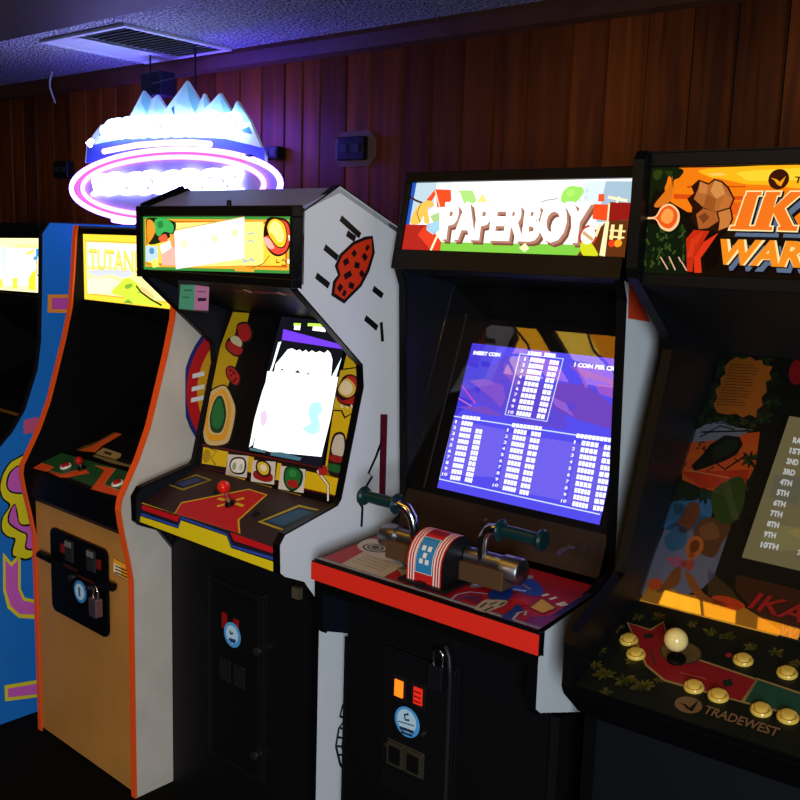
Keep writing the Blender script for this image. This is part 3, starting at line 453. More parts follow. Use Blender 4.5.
  ('S',6,'ffffff',0.0112,[(0.3175,0.2718),(0.3263,0.2718)]),
  ('S',6,'ffffff',0.0112,[(0.328,0.2718),(0.3368,0.2718)]),
  ('S',6,'ffffff',0.0112,[(0.3533,0.2723),(0.364,0.2721)]),
  ('S',6,'ffffff',0.0112,[(0.366,0.2721),(0.3766,0.2719)]),
  ('T', 6, 'ffffff', '7', [(0.2759, 0.2522), (0.2844, 0.2519), (0.276, 0.2603)], 0.02),
  ('S',6,'ffffff',0.0112,[(0.296,0.2566),(0.3049,0.2566)]),
  ('S',6,'ffffff',0.0112,[(0.3066,0.2566),(0.3155,0.2566)]),
  ('S',6,'ffffff',0.0112,[(0.3172,0.2566),(0.3261,0.2566)]),
  ('S',6,'ffffff',0.0112,[(0.3277,0.2566),(0.3365,0.2566)]),
  ('S',6,'ffffff',0.0112,[(0.3534,0.2573),(0.3604,0.2571)]),
  ('S',6,'ffffff',0.0112,[(0.3617,0.2571),(0.3686,0.2569)]),
  ('S',6,'ffffff',0.0112,[(0.37,0.2569),(0.3769,0.2568)]),
  ('T', 6, 'ffffff', '8', [(0.2754, 0.2369), (0.2839, 0.2367), (0.2755, 0.2451)], 0.02),
  ('S',6,'ffffff',0.0112,[(0.2957,0.2413),(0.3047,0.2413)]),
  ('S',6,'ffffff',0.0112,[(0.3064,0.2413),(0.3152,0.2414)]),
  ('S',6,'ffffff',0.0112,[(0.3169,0.2414),(0.3258,0.2414)]),
  ('S',6,'ffffff',0.0112,[(0.3274,0.2414),(0.3362,0.2415)]),
  ('S',6,'ffffff',0.0112,[(0.3534,0.2422),(0.3603,0.2421)]),
  ('S',6,'ffffff',0.0112,[(0.3616,0.242),(0.3684,0.2419)]),
  ('S',6,'ffffff',0.0112,[(0.3697,0.2418),(0.3765,0.2417)]),
  ('T', 6, 'ffffff', '9', [(0.2749, 0.2217), (0.2835, 0.2215), (0.275, 0.2298)], 0.02),
  ('S',6,'ffffff',0.0112,[(0.2955,0.226),(0.3026,0.226)]),
  ('S',6,'ffffff',0.0112,[(0.304,0.226),(0.3111,0.2261)]),
  ('S',6,'ffffff',0.0112,[(0.3124,0.2261),(0.3195,0.2262)]),
  ('S',6,'ffffff',0.0112,[(0.3209,0.2262),(0.3279,0.2263)]),
  ('S',6,'ffffff',0.0112,[(0.3293,0.2263),(0.3363,0.2263)]),
  ('S',6,'ffffff',0.0112,[(0.3534,0.2272),(0.3602,0.227)]),
  ('S',6,'ffffff',0.0112,[(0.3615,0.227),(0.3682,0.2268)]),
  ('S',6,'ffffff',0.0112,[(0.3695,0.2268),(0.3762,0.2266)]),
  ('T', 6, 'ffffff', '10', [(0.2711, 0.206), (0.2863, 0.2068), (0.2712, 0.2141)], 0.02),
  ('S',6,'ffffff',0.0112,[(0.2952,0.2107),(0.3023,0.2108)]),
  ('S',6,'ffffff',0.0112,[(0.3037,0.2108),(0.3108,0.2109)]),
  ('S',6,'ffffff',0.0112,[(0.3122,0.2109),(0.3192,0.211)]),
  ('S',6,'ffffff',0.0112,[(0.3206,0.211),(0.3276,0.2111)]),
  ('S',6,'ffffff',0.0112,[(0.329,0.2111),(0.336,0.2112)]),
  ('S',6,'ffffff',0.0112,[(0.3534,0.2122),(0.3634,0.2119)]),
  ('S',6,'ffffff',0.0112,[(0.3653,0.2119),(0.3752,0.2116)]),
  ('S',6,'ffffff',0.01,[(0.2867,0.3641),(0.2935,0.3641)]),
  ('S',6,'ffffff',0.01,[(0.2948,0.3641),(0.3015,0.3641)]),
  ('S',6,'ffffff',0.01,[(0.3028,0.3641),(0.3096,0.3641)]),
  ('S',6,'ffffff',0.01,[(0.3108,0.3641),(0.3175,0.3641)]),
  ('S',6,'ffffff',0.01,[(0.3188,0.3641),(0.3255,0.3641)]),
  ('S',6,'ffffff',0.01,[(0.334,0.3648),(0.3409,0.3648)]),
  ('S',6,'ffffff',0.01,[(0.3422,0.3648),(0.3491,0.3648)]),
  ('S',6,'ffffff',0.01,[(0.3504,0.3648),(0.3572,0.3647)]),
  ('S',6,'ffffff',0.01,[(0.3585,0.3647),(0.3653,0.3647)]),
  ('S',5,'c8d8ff',0.003,[(0.5635,0.182),(0.1068,0.1767),(0.1165,0.0107),(0.572,0.0113)]),
  ('T', 6, 'ffffff', '1', [(0.1222, 0.1599), (0.1266, 0.1592), (0.1222, 0.1683)], 0.02),
  ('S',6,'ffffff',0.0112,[(0.1423,0.1635),(0.1498,0.1636)]),
  ('S',6,'ffffff',0.0112,[(0.1512,0.1636),(0.1586,0.1637)]),
  ('S',6,'ffffff',0.0112,[(0.16,0.1637),(0.1674,0.1638)]),
  ('S',6,'ffffff',0.0112,[(0.1688,0.1638),(0.1761,0.1638)]),
  ('S',6,'ffffff',0.0112,[(0.1898,0.1492),(0.1989,0.1494)]),
  ('S',6,'ffffff',0.0112,[(0.2006,0.1494),(0.2097,0.1496)]),
  ('T', 6, 'ffffff', '2', [(0.1203, 0.1441), (0.1295, 0.1441), (0.1204, 0.1525)], 0.02),
  ('S',6,'ffffff',0.0112,[(0.143,0.1476),(0.1504,0.1477)]),
  ('S',6,'ffffff',0.0112,[(0.1518,0.1478),(0.1591,0.1479)]),
  ('S',6,'ffffff',0.0112,[(0.1605,0.1479),(0.1678,0.148)]),
  ('S',6,'ffffff',0.0112,[(0.1692,0.148),(0.1765,0.1481)]),
  ('S',6,'ffffff',0.0112,[(0.1902,0.1352),(0.1964,0.1353)]),
  ('S',6,'ffffff',0.0112,[(0.1975,0.1353),(0.2036,0.1355)]),
  ('S',6,'ffffff',0.0112,[(0.2048,0.1355),(0.2108,0.1356)]),
  ('T', 6, 'ffffff', '3', [(0.1209, 0.1286), (0.1301, 0.1286), (0.1209, 0.137)], 0.02),
  ('S',6,'ffffff',0.0112,[(0.1437,0.1317),(0.1496,0.1319)]),
  ('S',6,'ffffff',0.0112,[(0.1507,0.1319),(0.1565,0.132)]),
  ('S',6,'ffffff',0.0112,[(0.1576,0.132),(0.1634,0.1321)]),
  ('S',6,'ffffff',0.0112,[(0.1645,0.1321),(0.1703,0.1322)]),
  ('S',6,'ffffff',0.0112,[(0.1714,0.1323),(0.1772,0.1324)]),
  ('S',6,'ffffff',0.0112,[(0.1907,0.1212),(0.1968,0.1213)]),
  ('S',6,'ffffff',0.0112,[(0.198,0.1214),(0.2041,0.1215)]),
  ('S',6,'ffffff',0.0112,[(0.2053,0.1215),(0.2114,0.1216)]),
  ('T', 6, 'ffffff', '4', [(0.1214, 0.1132), (0.1306, 0.1133), (0.1215, 0.1216)], 0.02),
  ('S',6,'ffffff',0.0112,[(0.1444,0.1159),(0.1502,0.116)]),
  ('S',6,'ffffff',0.0112,[(0.1513,0.1161),(0.1571,0.1162)]),
  ('S',6,'ffffff',0.0112,[(0.1581,0.1162),(0.1639,0.1164)]),
  ('S',6,'ffffff',0.0112,[(0.165,0.1164),(0.1707,0.1165)]),
  ('S',6,'ffffff',0.0112,[(0.1718,0.1165),(0.1775,0.1167)]),
  ('S',6,'ffffff',0.0112,[(0.1911,0.1073),(0.1973,0.1074)]),
  ('S',6,'ffffff',0.0112,[(0.1985,0.1074),(0.2047,0.1075)]),
  ('S',6,'ffffff',0.0112,[(0.2058,0.1075),(0.212,0.1077)]),
  ('T', 6, 'ffffff', '5', [(0.122, 0.0978), (0.1312, 0.0979), (0.122, 0.1062)], 0.02),
  ('S',6,'ffffff',0.0112,[(0.1451,0.1001),(0.1522,0.1003)]),
  ('S',6,'ffffff',0.0112,[(0.1536,0.1003),(0.1607,0.1005)]),
  ('S',6,'ffffff',0.0112,[(0.1621,0.1006),(0.1692,0.1008)]),
  ('S',6,'ffffff',0.0112,[(0.1706,0.1008),(0.1776,0.101)]),
  ('S',6,'ffffff',0.0112,[(0.1915,0.0934),(0.1977,0.0935)]),
  ('S',6,'ffffff',0.0112,[(0.1989,0.0935),(0.2052,0.0936)]),
  ('S',6,'ffffff',0.0112,[(0.2064,0.0936),(0.2126,0.0937)]),
  ('T', 6, 'ffffff', '6', [(0.1225, 0.0824), (0.1317, 0.0825), (0.1226, 0.0908)], 0.02),
  ('S',6,'ffffff',0.0112,[(0.1457,0.0843),(0.1528,0.0845)]),
  ('S',6,'ffffff',0.0112,[(0.1542,0.0845),(0.1613,0.0848)]),
  ('S',6,'ffffff',0.0112,[(0.1626,0.0848),(0.1697,0.0851)]),
  ('S',6,'ffffff',0.0112,[(0.171,0.0851),(0.178,0.0854)]),
  ('S',6,'ffffff',0.0112,[(0.1919,0.0795),(0.1982,0.0795)]),
  ('S',6,'ffffff',0.0112,[(0.1994,0.0796),(0.2057,0.0797)]),
  ('S',6,'ffffff',0.0112,[(0.2069,0.0797),(0.2132,0.0798)]),
  ('T', 6, 'ffffff', '7', [(0.1231, 0.0671), (0.1322, 0.0672), (0.1231, 0.0754)], 0.02),
  ('S',6,'ffffff',0.0112,[(0.1464,0.0685),(0.1534,0.0688)]),
  ('S',6,'ffffff',0.0112,[(0.1548,0.0688),(0.1618,0.0691)]),
  ('S',6,'ffffff',0.0112,[(0.1631,0.0691),(0.1701,0.0694)]),
  ('S',6,'ffffff',0.0112,[(0.1714,0.0695),(0.1784,0.0697)]),
  ('S',6,'ffffff',0.0112,[(0.1923,0.0656),(0.2018,0.0657)]),
  ('S',6,'ffffff',0.0112,[(0.2037,0.0657),(0.2132,0.0659)]),
  ('T', 6, 'ffffff', '8', [(0.1236, 0.0517), (0.1328, 0.0519), (0.1237, 0.0601)], 0.02),
  ('S',6,'ffffff',0.0112,[(0.1471,0.0527),(0.1527,0.053)]),
  ('S',6,'ffffff',0.0112,[(0.1537,0.053),(0.1593,0.0533)]),
  ('S',6,'ffffff',0.0112,[(0.1603,0.0533),(0.1659,0.0536)]),
  ('S',6,'ffffff',0.0112,[(0.1669,0.0536),(0.1725,0.0539)]),
  ('S',6,'ffffff',0.0112,[(0.1735,0.0539),(0.179,0.0542)]),
  ('S',6,'ffffff',0.0112,[(0.1927,0.0517),(0.1991,0.0518)]),
  ('S',6,'ffffff',0.0112,[(0.2003,0.0518),(0.2067,0.0519)]),
  ('S',6,'ffffff',0.0112,[(0.208,0.0519),(0.2144,0.052)]),
  ('T', 6, 'ffffff', '9', [(0.1242, 0.0364), (0.1333, 0.0367), (0.1242, 0.0448)], 0.02),
  ('S',6,'ffffff',0.0112,[(0.1478,0.037),(0.1547,0.0374)]),
  ('S',6,'ffffff',0.0112,[(0.156,0.0374),(0.1628,0.0378)]),
  ('S',6,'ffffff',0.0112,[(0.1642,0.0378),(0.171,0.0382)]),
  ('S',6,'ffffff',0.0112,[(0.1723,0.0382),(0.1791,0.0386)]),
  ('S',6,'ffffff',0.0112,[(0.1931,0.0379),(0.1996,0.0379)]),
  ('S',6,'ffffff',0.0112,[(0.2008,0.038),(0.2073,0.038)]),
  ('S',6,'ffffff',0.0112,[(0.2085,0.038),(0.2149,0.0381)]),
  ('T', 6, 'ffffff', '10', [(0.1211, 0.0205), (0.1374, 0.0221), (0.1212, 0.0288)], 0.02),
  ('S',6,'ffffff',0.0112,[(0.1484,0.0213),(0.1553,0.0217)]),
  ('S',6,'ffffff',0.0112,[(0.1566,0.0218),(0.1634,0.0221)]),
  ('S',6,'ffffff',0.0112,[(0.1647,0.0222),(0.1714,0.0226)]),
  ('S',6,'ffffff',0.0112,[(0.1727,0.0227),(0.1795,0.023)]),
  ('S',6,'ffffff',0.0112,[(0.1935,0.0241),(0.2,0.0241)]),
  ('S',6,'ffffff',0.0112,[(0.2013,0.0241),(0.2078,0.0242)]),
  ('S',6,'ffffff',0.0112,[(0.209,0.0242),(0.2155,0.0243)]),
  ('T', 6, 'ffffff', '1', [(0.2799, 0.1614), (0.2839, 0.1607), (0.28, 0.1695)], 0.02),
  ('S',6,'ffffff',0.0112,[(0.2998,0.1658),(0.3077,0.1659)]),
  ('S',6,'ffffff',0.0112,[(0.3093,0.1659),(0.3172,0.166)]),
  ('S',6,'ffffff',0.0112,[(0.3187,0.166),(0.3266,0.1661)]),
  ('S',6,'ffffff',0.0112,[(0.3281,0.1661),(0.3359,0.1662)]),
  ('S',6,'ffffff',0.0112,[(0.3492,0.1667),(0.357,0.1668)]),
  ('S',6,'ffffff',0.0112,[(0.3585,0.1668),(0.3664,0.1669)]),
  ('S',6,'ffffff',0.0112,[(0.3678,0.1669),(0.3756,0.167)]),
  ('T', 6, 'ffffff', '2', [(0.2779, 0.1455), (0.2864, 0.1454), (0.278, 0.1535)], 0.02),
  ('S',6,'ffffff',0.0112,[(0.3006,0.1499),(0.3085,0.15)]),
  ('S',6,'ffffff',0.0112,[(0.31,0.15),(0.318,0.1501)]),
  ('S',6,'ffffff',0.0112,[(0.3195,0.1501),(0.3273,0.1502)]),
  ('S',6,'ffffff',0.0112,[(0.3288,0.1502),(0.3367,0.1503)]),
  ('S',6,'ffffff',0.0112,[(0.3498,0.1506),(0.3577,0.1507)]),
  ('S',6,'ffffff',0.0112,[(0.3591,0.1507),(0.3669,0.1508)]),
  ('S',6,'ffffff',0.0112,[(0.3684,0.1508),(0.3761,0.1509)]),
  ('T', 6, 'ffffff', '3', [(0.2782, 0.1299), (0.2867, 0.1299), (0.2783, 0.1379)], 0.02),
  ('S',6,'ffffff',0.0112,[(0.3013,0.134),(0.3077,0.1341)]),
  ('S',6,'ffffff',0.0112,[(0.3089,0.1341),(0.3153,0.1342)]),
  ('S',6,'ffffff',0.0112,[(0.3165,0.1342),(0.3228,0.1342)]),
  ('S',6,'ffffff',0.0112,[(0.324,0.1343),(0.3303,0.1343)]),
  ('S',6,'ffffff',0.0112,[(0.3315,0.1343),(0.3378,0.1344)]),
  ('S',6,'ffffff',0.0112,[(0.3505,0.1345),(0.3583,0.1347)]),
  ('S',6,'ffffff',0.0112,[(0.3597,0.1347),(0.3675,0.1348)]),
  ('S',6,'ffffff',0.0112,[(0.3689,0.1348),(0.3766,0.1349)]),
  ('T', 6, 'ffffff', '4', [(0.2785, 0.1143), (0.2869, 0.1143), (0.2786, 0.1223)], 0.02),
  ('S',6,'ffffff',0.0112,[(0.3021,0.1182),(0.3101,0.1182)]),
  ('S',6,'ffffff',0.0112,[(0.3116,0.1183),(0.3195,0.1184)]),
  ('S',6,'ffffff',0.0112,[(0.321,0.1184),(0.3289,0.1185)]),
  ('S',6,'ffffff',0.0112,[(0.3304,0.1185),(0.3382,0.1186)]),
  ('S',6,'ffffff',0.0112,[(0.3512,0.1185),(0.3627,0.1187)]),
  ('S',6,'ffffff',0.0112,[(0.3649,0.1187),(0.3764,0.1189)]),
  ('T', 6, 'ffffff', '5', [(0.2788, 0.0987), (0.2872, 0.0988), (0.2788, 0.1068)], 0.02),
  ('S',6,'ffffff',0.0112,[(0.3029,0.1023),(0.3092,0.1024)]),
  ('S',6,'ffffff',0.0112,[(0.3105,0.1024),(0.3168,0.1025)]),
  ('S',6,'ffffff',0.0112,[(0.318,0.1025),(0.3243,0.1026)]),
  ('S',6,'ffffff',0.0112,[(0.3255,0.1026),(0.3318,0.1027)]),
  ('S',6,'ffffff',0.0112,[(0.333,0.1027),(0.3393,0.1028)]),
  ('S',6,'ffffff',0.0112,[(0.3518,0.1025),(0.3633,0.1027)]),
  ('S',6,'ffffff',0.0112,[(0.3655,0.1028),(0.3769,0.1029)]),
  ('T', 6, 'ffffff', '6', [(0.279, 0.0832), (0.2875, 0.0833), (0.2791, 0.0912)], 0.02),
  ('S',6,'ffffff',0.0112,[(0.3036,0.0865),(0.3116,0.0867)]),
  ('S',6,'ffffff',0.0112,[(0.3131,0.0867),(0.321,0.0868)]),
  ('S',6,'ffffff',0.0112,[(0.3225,0.0868),(0.3304,0.0869)]),
  ('S',6,'ffffff',0.0112,[(0.3319,0.0869),(0.3398,0.087)]),
  ('S',6,'ffffff',0.0112,[(0.3525,0.0866),(0.3601,0.0867)]),
  ('S',6,'ffffff',0.0112,[(0.3615,0.0867),(0.3691,0.0869)]),
  ('S',6,'ffffff',0.0112,[(0.3705,0.0869),(0.3781,0.087)]),
  ('T', 6, 'ffffff', '7', [(0.2793, 0.0677), (0.2877, 0.0679), (0.2794, 0.0757)], 0.02),
  ('S',6,'ffffff',0.0112,[(0.3044,0.0708),(0.3108,0.0709)]),
  ('S',6,'ffffff',0.0112,[(0.312,0.0709),(0.3183,0.071)]),
  ('S',6,'ffffff',0.0112,[(0.3195,0.071),(0.3259,0.0711)]),
  ('S',6,'ffffff',0.0112,[(0.3271,0.0711),(0.3334,0.0712)]),
  ('S',6,'ffffff',0.0112,[(0.3345,0.0712),(0.3408,0.0713)]),
  ('S',6,'ffffff',0.0112,[(0.3531,0.0707),(0.3607,0.0708)]),
  ('S',6,'ffffff',0.0112,[(0.3621,0.0708),(0.3697,0.071)]),
  ('S',6,'ffffff',0.0112,[(0.3711,0.071),(0.3786,0.0711)]),
  ('T', 6, 'ffffff', '8', [(0.2796, 0.0522), (0.288, 0.0524), (0.2797, 0.0602)], 0.02),
  ('S',6,'ffffff',0.0112,[(0.3052,0.0551),(0.3115,0.0551)]),
  ('S',6,'ffffff',0.0112,[(0.3128,0.0552),(0.3191,0.0553)]),
  ('S',6,'ffffff',0.0112,[(0.3203,0.0553),(0.3266,0.0554)]),
  ('S',6,'ffffff',0.0112,[(0.3278,0.0554),(0.3341,0.0555)]),
  ('S',6,'ffffff',0.0112,[(0.3353,0.0555),(0.3416,0.0556)]),
  ('S',6,'ffffff',0.0112,[(0.3538,0.0548),(0.3613,0.0549)]),
  ('S',6,'ffffff',0.0112,[(0.3627,0.0549),(0.3702,0.0551)]),
  ('S',6,'ffffff',0.0112,[(0.3716,0.0551),(0.3791,0.0552)]),
  ('T', 6, 'ffffff', '9', [(0.2798, 0.0368), (0.2883, 0.037), (0.2799, 0.0447)], 0.02),
  ('S',6,'ffffff',0.0112,[(0.3059,0.0394),(0.3139,0.0395)]),
  ('S',6,'ffffff',0.0112,[(0.3154,0.0395),(0.3233,0.0396)]),
  ('S',6,'ffffff',0.0112,[(0.3248,0.0396),(0.3327,0.0397)]),
  ('S',6,'ffffff',0.0112,[(0.3342,0.0398),(0.342,0.0399)]),
  ('S',6,'ffffff',0.0112,[(0.3544,0.0389),(0.3619,0.039)]),
  ('S',6,'ffffff',0.0112,[(0.3633,0.0391),(0.3707,0.0392)]),
  ('S',6,'ffffff',0.0112,[(0.3722,0.0392),(0.3796,0.0394)]),
  ('T', 6, 'ffffff', '10', [(0.2768, 0.0207), (0.2918, 0.0222), (0.2769, 0.0287)], 0.02),
  ('S',6,'ffffff',0.0112,[(0.3067,0.0237),(0.3131,0.0238)]),
  ('S',6,'ffffff',0.0112,[(0.3143,0.0238),(0.3206,0.0239)]),
  ('S',6,'ffffff',0.0112,[(0.3218,0.0239),(0.3281,0.024)]),
  ('S',6,'ffffff',0.0112,[(0.3293,0.024),(0.3356,0.0241)]),
  ('S',6,'ffffff',0.0112,[(0.3368,0.0241),(0.3431,0.0242)]),
  ('S',6,'ffffff',0.0112,[(0.355,0.0231),(0.3625,0.0232)]),
  ('S',6,'ffffff',0.0112,[(0.3639,0.0232),(0.3713,0.0234)]),
  ('S',6,'ffffff',0.0112,[(0.3727,0.0234),(0.3801,0.0236)]),
  ('T', 6, 'ffffff', '1', [(0.4669, 0.1604), (0.4706, 0.1597), (0.4671, 0.1681)], 0.02),
  ('S',6,'ffffff',0.0112,[(0.4869,0.1649),(0.4964,0.1651)]),
  ('S',6,'ffffff',0.0112,[(0.4982,0.1651),(0.5076,0.1653)]),
  ('S',6,'ffffff',0.0112,[(0.5094,0.1653),(0.5187,0.1655)]),
  ('S',6,'ffffff',0.0112,[(0.5205,0.1655),(0.5298,0.1657)]),
  ('S',6,'ffffff',0.0112,[(0.5447,0.1641),(0.5521,0.1643)]),
  ('S',6,'ffffff',0.0112,[(0.5535,0.1643),(0.5609,0.1644)]),
  ('S',6,'ffffff',0.0112,[(0.5623,0.1645),(0.5696,0.1646)]),
  ('T', 6, 'ffffff', '2', [(0.4656, 0.1444), (0.4733, 0.1443), (0.4658, 0.152)], 0.02),
  ('S',6,'ffffff',0.0112,[(0.4882,0.1489),(0.4976,0.1491)]),
  ('S',6,'ffffff',0.0112,[(0.4994,0.1491),(0.5087,0.1493)]),
  ('S',6,'ffffff',0.0112,[(0.5105,0.1493),(0.5197,0.1495)]),
  ('S',6,'ffffff',0.0112,[(0.5215,0.1495),(0.5307,0.1497)]),
  ('S',6,'ffffff',0.0112,[(0.5455,0.1483),(0.5529,0.1485)]),
  ('S',6,'ffffff',0.0112,[(0.5543,0.1485),(0.5616,0.1487)]),
  ('S',6,'ffffff',0.0112,[(0.563,0.1488),(0.5704,0.1489)]),
  ('T', 6, 'ffffff', '3', [(0.4664, 0.1286), (0.474, 0.1287), (0.4665, 0.1363)], 0.02),
  ('S',6,'ffffff',0.0112,[(0.4895,0.133),(0.497,0.1331)]),
  ('S',6,'ffffff',0.0112,[(0.4984,0.1331),(0.5058,0.1333)]),
  ('S',6,'ffffff',0.0112,[(0.5072,0.1333),(0.5145,0.1334)]),
  ('S',6,'ffffff',0.0112,[(0.5159,0.1335),(0.5232,0.1336)]),
  ('S',6,'ffffff',0.0112,[(0.5246,0.1336),(0.5319,0.1338)]),
  ('S',6,'ffffff',0.0112,[(0.5463,0.1326),(0.5574,0.1329)]),
  ('S',6,'ffffff',0.0112,[(0.5595,0.1329),(0.5704,0.1333)]),
  ('T', 6, 'ffffff', '4', [(0.4671, 0.113), (0.4747, 0.113), (0.4672, 0.1206)], 0.02),
  ('S',6,'ffffff',0.0112,[(0.4909,0.1171),(0.4982,0.1172)]),
  ('S',6,'ffffff',0.0112,[(0.4996,0.1172),(0.5069,0.1174)]),
  ('S',6,'ffffff',0.0112,[(0.5083,0.1174),(0.5156,0.1175)]),
  ('S',6,'ffffff',0.0112,[(0.5169,0.1176),(0.5242,0.1177)]),
  ('S',6,'ffffff',0.0112,[(0.5256,0.1177),(0.5328,0.1179)]),
  ('S',6,'ffffff',0.0112,[(0.5471,0.1168),(0.5545,0.1171)]),
  ('S',6,'ffffff',0.0112,[(0.5559,0.1171),(0.5632,0.1174)]),
  ('S',6,'ffffff',0.0112,[(0.5646,0.1174),(0.5719,0.1177)]),
  ('T', 6, 'ffffff', '5', [(0.4678, 0.0973), (0.4754, 0.0974), (0.468, 0.1049)], 0.02),
  ('S',6,'ffffff',0.0112,[(0.4922,0.1012),(0.4994,0.1013)]),
  ('S',6,'ffffff',0.0112,[(0.5008,0.1014),(0.508,0.1015)]),
  ('S',6,'ffffff',0.0112,[(0.5094,0.1015),(0.5166,0.1017)]),
  ('S',6,'ffffff',0.0112,[(0.518,0.1017),(0.5251,0.1018)]),
  ('S',6,'ffffff',0.0112,[(0.5265,0.1018),(0.5336,0.102)]),
  ('S',6,'ffffff',0.0112,[(0.5479,0.1011),(0.5589,0.1016)]),
  ('S',6,'ffffff',0.0112,[(0.561,0.1016),(0.572,0.1021)]),
  ('T', 6, 'ffffff', '6', [(0.4685, 0.0817), (0.4762, 0.0818), (0.4687, 0.0893)], 0.02),
  ('S',6,'ffffff',0.0112,[(0.4935,0.0854),(0.5007,0.0855)]),
  ('S',6,'ffffff',0.0112,[(0.502,0.0855),(0.5092,0.0857)]),
  ('S',6,'ffffff',0.0112,[(0.5105,0.0857),(0.5177,0.0858)]),
  ('S',6,'ffffff',0.0112,[(0.519,0.0858),(0.5261,0.086)]),
  ('S',6,'ffffff',0.0112,[(0.5274,0.086),(0.5345,0.0861)]),
  ('S',6,'ffffff',0.0112,[(0.5487,0.0855),(0.5561,0.0858)]),
  ('S',6,'ffffff',0.0112,[(0.5574,0.0859),(0.5648,0.0862)]),
  ('S',6,'ffffff',0.0112,[(0.5662,0.0862),(0.5735,0.0865)]),
  ('T', 6, 'ffffff', '7', [(0.4693, 0.0661), (0.4769, 0.0662), (0.4694, 0.0737)], 0.02),
  ('S',6,'ffffff',0.0112,[(0.4948,0.0696),(0.5037,0.0697)]),
  ('S',6,'ffffff',0.0112,[(0.5054,0.0698),(0.5142,0.0699)]),
  ('S',6,'ffffff',0.0112,[(0.5159,0.0699),(0.5246,0.0701)]),
  ('S',6,'ffffff',0.0112,[(0.5263,0.0701),(0.535,0.0703)]),
  ('S',6,'ffffff',0.0112,[(0.5495,0.0698),(0.5568,0.0702)]),
  ('S',6,'ffffff',0.0112,[(0.5582,0.0703),(0.5656,0.0706)]),
  ('S',6,'ffffff',0.0112,[(0.5669,0.0707),(0.5742,0.071)]),
  ('T', 6, 'ffffff', '8', [(0.47, 0.0505), (0.4776, 0.0507), (0.4701, 0.0581)], 0.02),
  ('S',6,'ffffff',0.0112,[(0.4961,0.0538),(0.5031,0.0539)]),
  ('S',6,'ffffff',0.0112,[(0.5045,0.054),(0.5114,0.0541)]),
  ('S',6,'ffffff',0.0112,[(0.5128,0.0541),(0.5197,0.0542)]),
  ('S',6,'ffffff',0.0112,[(0.5211,0.0542),(0.528,0.0544)]),
  ('S',6,'ffffff',0.0112,[(0.5293,0.0544),(0.5362,0.0545)]),
  ('S',6,'ffffff',0.0112,[(0.5503,0.0542),(0.5576,0.0546)]),
  ('S',6,'ffffff',0.0112,[(0.559,0.0547),(0.5663,0.0551)]),
  ('S',6,'ffffff',0.0112,[(0.5677,0.0552),(0.575,0.0555)]),
  ('T', 6, 'ffffff', '9', [(0.4707, 0.035), (0.4783, 0.0352), (0.4709, 0.0426)], 0.02),
  ('S',6,'ffffff',0.0112,[(0.4974,0.0381),(0.5043,0.0382)]),
  ('S',6,'ffffff',0.0112,[(0.5057,0.0382),(0.5126,0.0383)]),
  ('S',6,'ffffff',0.0112,[(0.5139,0.0384),(0.5208,0.0385)]),
  ('S',6,'ffffff',0.0112,[(0.5221,0.0385),(0.5289,0.0386)]),
  ('S',6,'ffffff',0.0112,[(0.5302,0.0386),(0.5371,0.0388)]),
  ('S',6,'ffffff',0.0112,[(0.5511,0.0387),(0.5621,0.0393)]),
  ('S',6,'ffffff',0.0112,[(0.5642,0.0394),(0.5751,0.04)]),
  ('T', 6, 'ffffff', '10', [(0.4684, 0.0189), (0.482, 0.0203), (0.4686, 0.0265)], 0.02),
  ('S',6,'ffffff',0.0112,[(0.4987,0.0224),(0.5056,0.0225)]),
  ('S',6,'ffffff',0.0112,[(0.5069,0.0225),(0.5137,0.0226)]),
  ('S',6,'ffffff',0.0112,[(0.515,0.0227),(0.5218,0.0228)]),
  ('S',6,'ffffff',0.0112,[(0.5231,0.0228),(0.5299,0.0229)]),
  ('S',6,'ffffff',0.0112,[(0.5312,0.0229),(0.5379,0.023)]),
  ('S',6,'ffffff',0.0112,[(0.5519,0.0231),(0.5592,0.0236)]),
  ('S',6,'ffffff',0.0112,[(0.5606,0.0237),(0.5679,0.0241)]),
  ('S',6,'ffffff',0.0112,[(0.5693,0.0242),(0.5765,0.0246)]),
  ('S',6,'ffffff',0.01,[(0.1397,0.1785),(0.1492,0.1789)]),
  ('S',6,'ffffff',0.01,[(0.1511,0.179),(0.1606,0.1794)]),
  ('S',6,'ffffff',0.01,[(0.1624,0.1795),(0.1719,0.1799)]),
  ('S',6,'ffffff',0.01,[(0.1737,0.18),(0.1831,0.1804)]),
  ('S',6,'ffffff',0.01,[(0.1849,0.1805),(0.1943,0.1809)]),
  ('S',6,'ffffff',0.01,[(0.2908,0.1792),(0.2999,0.1795)]),
  ('S',6,'ffffff',0.01,[(0.3016,0.1796),(0.3107,0.18)]),
  ('S',6,'ffffff',0.01,[(0.3124,0.18),(0.3215,0.1804)]),
  ('S',6,'ffffff',0.01,[(0.3232,0.1805),(0.3321,0.1808)]),
  ('S',6,'ffffff',0.01,[(0.3338,0.1809),(0.3428,0.1812)]),
  ('S',6,'ffffff',0.01,[(0.3445,0.1813),(0.3533,0.1816)]),
  ('S',6,'ffffff',0.01,[(0.355,0.1817),(0.3638,0.1821)]),
  ('S',6,'ffffff',0.01,[(0.3655,0.1821),(0.3743,0.1825)]),
  ('S',6,'ffffff',0.01,[(0.4693,0.1799),(0.478,0.1802)]),
  ('S',6,'ffffff',0.01,[(0.4796,0.1803),(0.4882,0.1805)]),
  ('S',6,'ffffff',0.01,[(0.4899,0.1806),(0.4984,0.1808)]),
  ('S',6,'ffffff',0.01,[(0.5001,0.1809),(0.5086,0.1811)]),
  ('S',6,'ffffff',0.01,[(0.5102,0.1812),(0.5187,0.1815)]),
  ('S',6,'ffffff',0.01,[(0.5203,0.1815),(0.5287,0.1818)]),
  ('S',6,'ffffff',0.01,[(0.5303,0.1818),(0.5387,0.1821)]),
